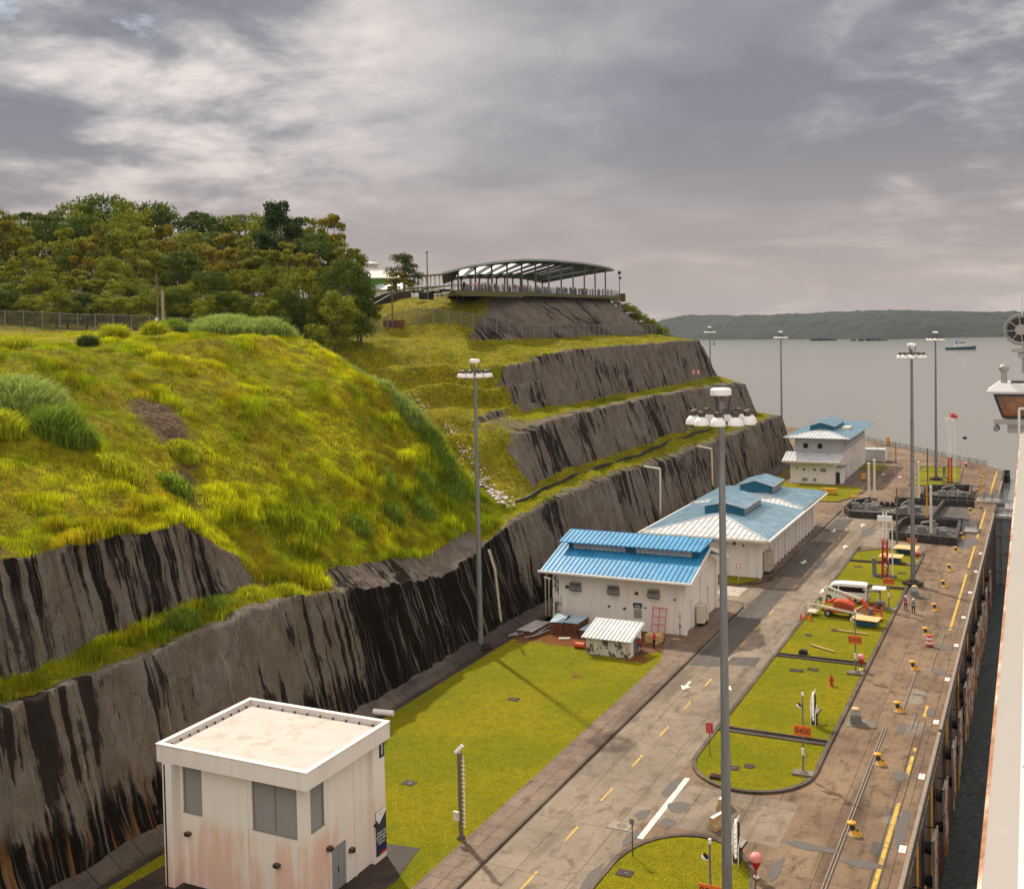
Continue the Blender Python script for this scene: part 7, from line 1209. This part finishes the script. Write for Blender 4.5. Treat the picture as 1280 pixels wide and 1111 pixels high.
m = MB(); m.lathe((-392, 1416, -1.5), [(1.4, 0), (1.2, 2), (.3, 2.2), (.3, 7), (.8, 7.2), (.1, 8)], 8); tag(m.build('buoy', 'buoy_green'), 'small dark buoy standing in the lake near the far left shore', 'buoy')
# ------------------------------------------------------------------ the ship we look along
def ship():
    t = thing('cruise_ship', 'white ship in the lock seen along its side from its own upper deck', 'ship', (0, 0, 0)); EX = lambda y: -.70 - (y - 14) * .0092
    ya, yb = -20.0, 64.0; m = MB(); v = []; 
    prof = [(0, 27.5, 2), (.05, 27.54, 2), (.06, 27.55, 1), (.42, 27.72, 1), (.43, 27.73, 0), (.74, 27.82, 0), (.75, 27.95, 0), (4.5, 28.15, 0)]
    ys_ = [ya, 14, 40, 64]; 
    for y in ys_: v += [(EX(y) + u, y, z) for u, z, _ in prof]
    n = len(prof)
    for k in range(len(ys_) - 1):
        for i in range(n - 1): m.add(v, [(k * n + i, k * n + i + 1, (k + 1) * n + i + 1, (k + 1) * n + i)], prof[i + 1][2])
    m.build('deck_edge', ['ship_white', 'ship_grey', 'ship_rust'], t)
    m = MB(); v = []; zs = [-12.4, 27.5]
    m.add([(EX(ya), ya, -12.4), (EX(100) + .3, 100, -12.4), (EX(100) + .3, 100, 22), (EX(64), 64, 22), (EX(64), 64, 27.49), (EX(ya), ya, 27.49)], [(0, 1, 2, 3, 4, 5)]); m.add([(EX(100) + .3, 100, -12.4), (4, 135, -12.4), (6, 140, 21), (EX(100) + .3, 100, 22)], [(0, 1, 2, 3)]); m.add([(EX(100) + .3, 100, 22), (6, 140, 21), (30, 130, 21), (30, 64, 22), (EX(64), 64, 22)], [(0, 1, 2, 3, 4)]); m.add([(4.6, ya, 27), (4.6, 64, 27), (EX(64), 64, 27.5), (EX(64), 64, 22), (30, 64, 22), (30, 64, 27)], [(2, 3, 4, 5, 1)]); m.build('hull', 'ship_white', t)
    m = MB(); m.bar((-1.2, 63.6, 27.5), (-1.2, 63.6, 28.9), .12, .12); m.bar((-1.2, 63.6, 28.9), (4, 63.6, 28.9), .1, .1); m.build('rail_frame', 'ship_white', t)
    m = MB(); rs = random.Random(2)
    for k in range(12): y = 6 + k * 5.2; m.bar((EX(y) + .45, y, 27.745), (EX(y) + .73, y, 27.83), .025, .012); m.bar((EX(y) + .76, y, 27.965), (EX(y) + 4.4, y, 28.16), .03, .012)
    for k in range(26): y = rs.uniform(10, 55); u = rs.uniform(.8, 2.2); m.box((EX(y) + u, y, 27.965 + (u - .75) * .053), (.05, rs.uniform(.05, .25), .02))
    m.build('plate_seams', 'fender_grey', t)
    # bridge wing
    wt = MB(); y0, y1 = 75.0, 79.0; wt.add([(-3.3, y0 - .1, 29.02), (6, y0 - .1, 29.02), (6, y1, 29.02), (-3.3, y1, 29.02), (-2.66, y0 + .5, 29.52), (6, y0 + .5, 29.52), (6, y1 - .4, 29.52), (-2.66, y1 - .4, 29.52), (-3.24, y0, 28.84), (6, y0, 28.84), (6, y1, 28.84), (-3.24, y1, 28.84)], [(0, 1, 5, 4), (3, 0, 4, 7), (4, 5, 6, 7), (0, 8, 9, 1), (0, 3, 11, 8), (8, 11, 10, 9)]); w_ = wt.build('bridge_wing', 'ship_white', t)
    m = MB(); m.add([(-2.8, y0 + .05, 28.84), (6, y0 + .05, 28.84), (6, y0 + .35, 27.4), (-2.34, y0 + .35, 27.4), (-2.8, y1 - .1, 28.84), (-2.34, y1 - .4, 27.4)], [(0, 1, 2, 3), (0, 3, 5, 4)]); m.build('wing_window', 'wing_glass', w_)
    m = MB(); m.bar((-2.82, y0, 28.84), (-2.34, y0 + .3, 27.4), .12, .1); m.bar((-.75, y0, 28.84), (-.7, y0 + .3, 27.4), .16, .08); m.bar((1.8, y0, 28.84), (1.8, y0 + .3, 27.4), .16, .08); m.bar((-2.82, y0, 28.8), (6, y0, 28.8), .08, .14); m.bar((-2.36, y0 + .3, 27.4), (6, y0 + .3, 27.4), .1, .14); m.build('window_frame', 'black', w_)
    m = MB(); m.bb(-2.85, 6, y0 + .1, y1 - .3, 26.95, 27.28); m.bb(-2.1, 6, y0 + .4, y1 - .6, 26.4, 26.95); m.build('wing_floor', 'ship_grey', w_); m = MB(); m.lathe((-2.72, y0 + .6, 26.5), [(.1, .4), (.2, .25), (.2, .05), (.05, -.05)], 10); m.build('wing_lamp', 'vent_grey', w_)
    m = MB(); m.tube((-2.3, y0 + 1, 29.5), (-2.3, y0 + 1, 30.3), .2, .17, 10); m.lathe((-2.3, y0 + 1, 30.2), [(.18, 0), (.3, .14), (.3, .34), (.14, .5), (.02, .54)], 12); m.build('searchlight', 'ship_grey', w_); m = MB(); m.bb(-1.9, 1.6, y0 + .6, y0 + 1.2, 29.52, 29.66); m.build('wing_coaming', 'bronze', w_)
    # spoked drum
    c = Vector((-1.41, 81, 32.8)); m = MB()
    for rr, dy in ((1.02, -.25), (1.02, .3), (.97, -.0)): pts = [(c.x + rr * math.cos(a * math.pi / 12), c.y + dy, c.z + rr * math.sin(a * math.pi / 12)) for a in range(25)]; m.path(pts, .045, 6)
    for k in range(8): a = k * math.pi / 4 + .12; m.bar((c.x + .3 * math.cos(a), c.y - .28, c.z + .3 * math.sin(a)), (c.x + 1.0 * math.cos(a), c.y - .26, c.z + 1.0 * math.sin(a)), .09, .06)
    m.tube(c + Vector((0, -.34, 0)), c + Vector((0, -.2, 0)), .36, .36, 20); m.build('cage', 'ship_grey', t); m = MB(); m.tube(c + Vector((0, -.18, 0)), c + Vector((0, .2, 0)), .84, .84, 28); m.build('drum', 'black', t)
    m = MB(); m.bar((c.x + .3, 81, 29.9), (c.x + .3, 81, 31.8), .6, .5); m.bb(-1.95, 1.6, 80.4, 81.6, 31.3, 31.55); m.bb(-1.6, 1.6, 80.5, 81.5, 30.9, 31.25); m.build('drum_stand', 'ship_grey', t); m = MB(); m.tube((-1.38, 84, 31), (-1.38, 84, 37.8), .05, n=6); m.bar((-1.4, 84, 36.2), (.8, 84, 36.2), .2, .3); m.bar((-1.38, 84, 37.8), (1.6, 84, 37.8), .08, .08); m.build('aerial', 'ship_white', t)
ship()
# ------------------------------------------------------------------ trees
def tree(name, kind, seed, label, group):
    r = np.random.default_rng(seed); t = thing(name, label, 'tree', (0, 0, 0), 0, group)
    K = {'dense': (8000, .40, (0.030, 0.058, 0.010), (0.13, 0.17, 0.016)), 'bushy': (7500, .40, (0.085, 0.125, 0.010), (0.29, 0.29, 0.018)), 'loose': (4600, .46, (0.12, 0.15, 0.014), (0.33, 0.30, 0.025)), 'umbrella': (4200, .36, (0.04, 0.065, 0.014), (0.12, 0.14, 0.02)), 'cone': (6800, .4, (0.02, 0.042, 0.012), (0.065, 0.095, 0.016)), 'orange': (5000, .45, (0.13, 0.13, 0.012), (0.36, 0.27, 0.02)), 'young': (7000, .42, (0.045, 0.075, 0.014), (0.11, 0.13, 0.02))}[kind]
    n, sz, c0, c1 = K; nb = {'loose': 26, 'orange': 24, 'umbrella': 16, 'cone': 34, 'young': 30}.get(kind, 34)
    # unit tree: height 1 (crown spans .25-1), radius ~.42 ; real size comes from the object scale (10 m units)
    H = 10.0; B = []
    for i in range(nb):
        a = r.uniform(0, 6.283)
        if kind == 'umbrella': zz = r.uniform(.80, .96); rr = 4.6 * math.sqrt(r.uniform(0, 1)); br = r.uniform(.9, 1.4); sq = .42
        elif kind == 'cone': zz = r.uniform(.14, .97); rr = (3.4 * (1 - zz) ** .55 + .3) * math.sqrt(r.uniform(.1, 1)); br = r.uniform(.7, 1.25); sq = .8
        elif kind in ('loose', 'orange'): zz = r.uniform(.35, .98); rr = 4.3 * math.sqrt(r.uniform(0, 1)) * math.sin(math.pi * min(.95, max(.1, (zz - .1) * .75 + .25))) ; br = r.uniform(.55, 1.1); sq = .7
        else: zz = r.uniform(.18, .95); rr = 3.9 * math.sqrt(r.uniform(0, 1)) * math.sqrt(max(.1, 1 - ((zz - .45) / .58) ** 2)); br = r.uniform(.9, 1.55); sq = .75
        B.append((rr * math.cos(a), rr * math.sin(a), zz * H, br, sq))
    B = np.array(B); idx = r.integers(0, nb, n); d = r.normal(0, 1, (n, 3)); d /= np.linalg.norm(d, axis=1)[:, None]; d[:, 2] = np.abs(d[:, 2]) * np.where(r.uniform(0, 1, n) < .78, 1, -1)
    rad = B[idx, 3] * r.uniform(.35, 1.2, n) ** .6; p = B[idx, :3] + d * rad[:, None] * np.c_[np.ones(n), np.ones(n), B[idx, 4]]
    nr = d * .75 + r.normal(0, .55, (n, 3)); nr /= np.linalg.norm(nr, axis=1)[:, None]; tx = np.cross(nr, r.normal(0, 1, (n, 3))); tx /= np.linalg.norm(tx, axis=1)[:, None]; ty = np.cross(nr, tx); s = sz * r.uniform(.45, 1.05, n)[:, None] * .5
    V = np.stack([p - tx * s, p - ty * s * .6, p + tx * s * 1.1, p + ty * s * .6], 1).reshape(-1, 3); Fq = np.arange(n * 4).reshape(n, 4)
    bl = r.uniform(0, 1, nb)[idx][:, None] * .6 + r.uniform(0, 1, (n, 1)) * .4; c = np.array(c0) + (np.array(c1) - np.array(c0)) * bl; c = c * r.uniform(.7, 1.3, (n, 1)); c = np.c_[np.repeat(c, 4, 0), np.ones(n * 4)]
    nmesh('crown', V, Fq, ['leaves'], colattr=c, parent=t)
    m = MB(); fork = 3.2 if kind not in ('umbrella',) else 6; m.tube((0, 0, -1.5), (.15, 0, fork), .32, .2, 8); m.tube((.15, 0, fork), (0, .1, 7.0 if kind != 'umbrella' else 7.5), .2, .06, 6)
    for i in range(0, nb, 2): q = B[i]; m.tube((.1, 0, min(fork, q[2] * .55)), (q[0] * .75, q[1] * .9, q[2]), .10, .03, 5)
    m.build('trunk', 'pale_bark' if kind in ('loose',) else 'bark', t); return t
gF = 'trees of the forest behind the mound'
PT = {k: tree(nm, k, sd_, lb, gF) for k, nm, sd_, lb in (('dense', 'dense_tree', 1, 'dense dark green broadleaf tree in the forest behind the mound'), ('bushy', 'bushy_tree', 2, 'mid green bushy tree in the forest behind the mound'), ('loose', 'loose_tree', 3, 'loose yellowish green tree with pale branches in the forest'), ('umbrella', 'umbrella_tree', 4, 'flat topped tree rising above the forest'), ('cone', 'cone_tree', 5, 'tall dark dense tree standing above the right part of the forest'), ('orange', 'yellow_tree', 6, 'tree with orange tinged leaves in the forest'), ('young', 'young_tree', 7, 'small dark green tree beside the round hall'))}
used = set(); BASEL = {k: PT[k]['label'] for k in PT}
def put(px, depth, topy, kind, wid=None, label=None, bz=None, group=gF):
    lat = (px - 640) / 1370 * depth; x = lat * RR.x + depth * -.4372; y = lat * RR.y + depth * .8994; z = hz(x, y) if bz is None else bz; hor = 402 - .02 * (px - 640); h = 34 + (hor - topy) * depth / 1370 - z
    h = max(h, 3.5); wm = (wid if wid else h * .95) * (1.28 if depth > 205 and px < 380 else 1.12) / 9.0; a = (px * 12.9898 + depth) % 6.28; sc_ = (wm, wm * 1.0, h / 10.3)
    if kind not in used: o = PT[kind]; used.add(kind); o.location = (x, y, z); o.rotation_euler = (0, 0, a); o.scale = sc_
    else: o = copyt(PT[kind], (x, y, z), a, None, sc_)
    o['label'] = label or BASEL[kind]
    if group: o['group'] = group
    elif 'group' in o: del o['group']
    return o
TR = [ # back rows (skyline)
 (-12, 262, 255, 'bushy', 13), (18, 268, 268, 'loose', 13), (48, 270, 262, 'bushy', 13), (76, 262, 262, 'umbrella', 12), (104, 272, 250, 'bushy', 14), (136, 280, 242, 'dense', 16), (168, 276, 247, 'bushy', 14), (196, 282, 252, 'dense', 14), (222, 286, 258, 'umbrella', 12), (262, 292, 268, 'dense', 14), (290, 296, 266, 'bushy', 15), (318, 300, 264, 'umbrella', 13), (338, 290, 262, 'bushy', 13), (392, 262, 270, 'loose', 12), (416, 250, 268, 'orange', 11), (150, 262, 262, 'bushy', 12), (60, 250, 274, 'dense', 12), (240, 268, 284, 'bushy', 12), (280, 262, 288, 'dense', 12), (112, 246, 268, 'dense', 11),
 (8, 236, 276, 'orange', 10), (34, 240, 282, 'loose', 10), (88, 232, 284, 'loose', 10), (130, 238, 278, 'loose', 10), (172, 242, 274, 'bushy', 11), (206, 238, 282, 'orange', 10), (246, 240, 290, 'loose', 10), (284, 238, 292, 'orange', 10), (312, 236, 296, 'loose', 10), (352, 226, 252, 'cone', 11), (372, 230, 272, 'cone', 9), (335, 216, 290, 'cone', 10), (400, 222, 290, 'dense', 10), (432, 214, 300, 'loose', 9), (448, 224, 318, 'dense', 6)]
rr_ = random.Random(21)
for k in range(19):
    px = -8 + k * 24.5 + rr_.uniform(-6, 6); TR.append((px, 208 + rr_.uniform(-8, 8), 312 + rr_.uniform(-16, 12), rr_.choice(['bushy', 'loose', 'orange', 'dense', 'loose']), rr_.uniform(7.5, 9.5)))
for k in range(22):
    px = -8 + k * 21.5 + rr_.uniform(-5, 5); TR.append((px, 186 + rr_.uniform(-5, 5), 344 + rr_.uniform(-16, 12), rr_.choice(['dense', 'bushy', 'dense', 'bushy', 'loose']), rr_.uniform(6.5, 8.5)))
for k in range(24):
    px = -8 + k * 19.2 + rr_.uniform(-4, 4); TR.append((px, 173 + (8 if px > 380 else 0) + rr_.uniform(-2, 2), 368 + rr_.uniform(-10, 8), rr_.choice(['dense', 'bushy', 'bushy']), rr_.uniform(4.5, 6.5)))
LB = {(352, 226): 'tallest dark dense tree towering at the right of the forest', (136, 280): 'broad dense tree forming the highest point of the left skyline', (222, 286): 'flat topped tree standing clear on the skyline in the middle', (76, 262): 'flat topped tree on the skyline at the left', (318, 300): 'flat topped tree on the skyline left of the tall dark tree', (416, 250): 'open crowned tree with orange leaves at the right end of the skyline'}
for a in TR: put(*a, LB.get((a[0], a[1])), None, None if (a[0], a[1]) in LB else gF)
for px, dp, ty, kd, wd, lb in ((432, 176, 322, 'dense', 9, 'big dark tree at the right edge of the forest'), (452, 182, 345, 'dense', 6, 'dark tree overhanging the brown drain at the forest edge'), (420, 168, 360, 'bushy', 8, 'low green tree at the corner of the gully fence')): put(px, dp, ty, kd, wd, lb, group=None)
put(507, 236, 314, 'young', 7.5, 'small dark green tree with open crown left of the pavilion', group=None); o = put(497, 220, 340, 'orange', 6.0, 'small brownish tree right in front of the green one by the hall', group=None); put(640, 305, 372, 'bushy', 9, 'low bush behind the pavilion terrace', group=None) if False else None
# bushes at the far shoulder of the upper rock
bsh = 'bright green bushes on the far shoulder of the upper rock'
for k, (x, y, h, w_) in enumerate([(-95, 256, 4.5, 6), (-92.5, 257, 4.5, 6), (-90, 257.5, 5, 6), (-87.5, 258, 5, 5.6), (-85, 258, 4.6, 5.5), (-82.5, 258.5, 4, 5), (-91, 255, 4, 5), (-87, 255.5, 4, 5), (-84, 256, 3.6, 4.6), (-80.5, 258.5, 3, 4)]):
    o = copyt(PT['bushy'], (x, y, hz(x, y) - .4), k * 1.3, 'bright green bush on the far shoulder of the upper rock', (w_ / 9, w_ / 9, h / 10)); o['group'] = bsh; o['category'] = 'bush'; o.name = 'shoulder_bush'
for k, (x, y, h, w_) in enumerate([(-136, 236, 3.4, 8), (-128, 246, 3.2, 8), (-120, 258, 3, 8)]): o = copyt(PT['bushy'], (x, y, 39.5), k * 2.1, 'low green shrub behind the pavilion', (w_ / 9, w_ / 9, h / 10)); o['group'] = 'shrubs behind the pavilion'; o['category'] = 'shrub'; o.name = 'shrub'
# ------------------------------------------------------------------ air
m = MB(); m.bb(-2400, 900, -400, 3100, -30, 75); hzb = m.build('haze', 'black'); hm = bpy.data.materials.new('haze'); hm.use_nodes = True; hm.node_tree.nodes.clear(); o_ = hm.node_tree.nodes.new('ShaderNodeOutputMaterial'); pv = hm.node_tree.nodes.new('ShaderNodeVolumePrincipled')
pv.inputs['Color'].default_value = (0.55, 0.74, 1.0, 1); pv.inputs['Density'].default_value = 0.00003; pv.inputs['Anisotropy'].default_value = 0.1; hm.node_tree.links.new(pv.outputs[0], o_.inputs['Volume']); hzb.data.materials.clear(); hzb.data.materials.append(hm); hzb['kind'] = 'stuff'; hzb['label'] = 'thin haze over the lake and the lock'
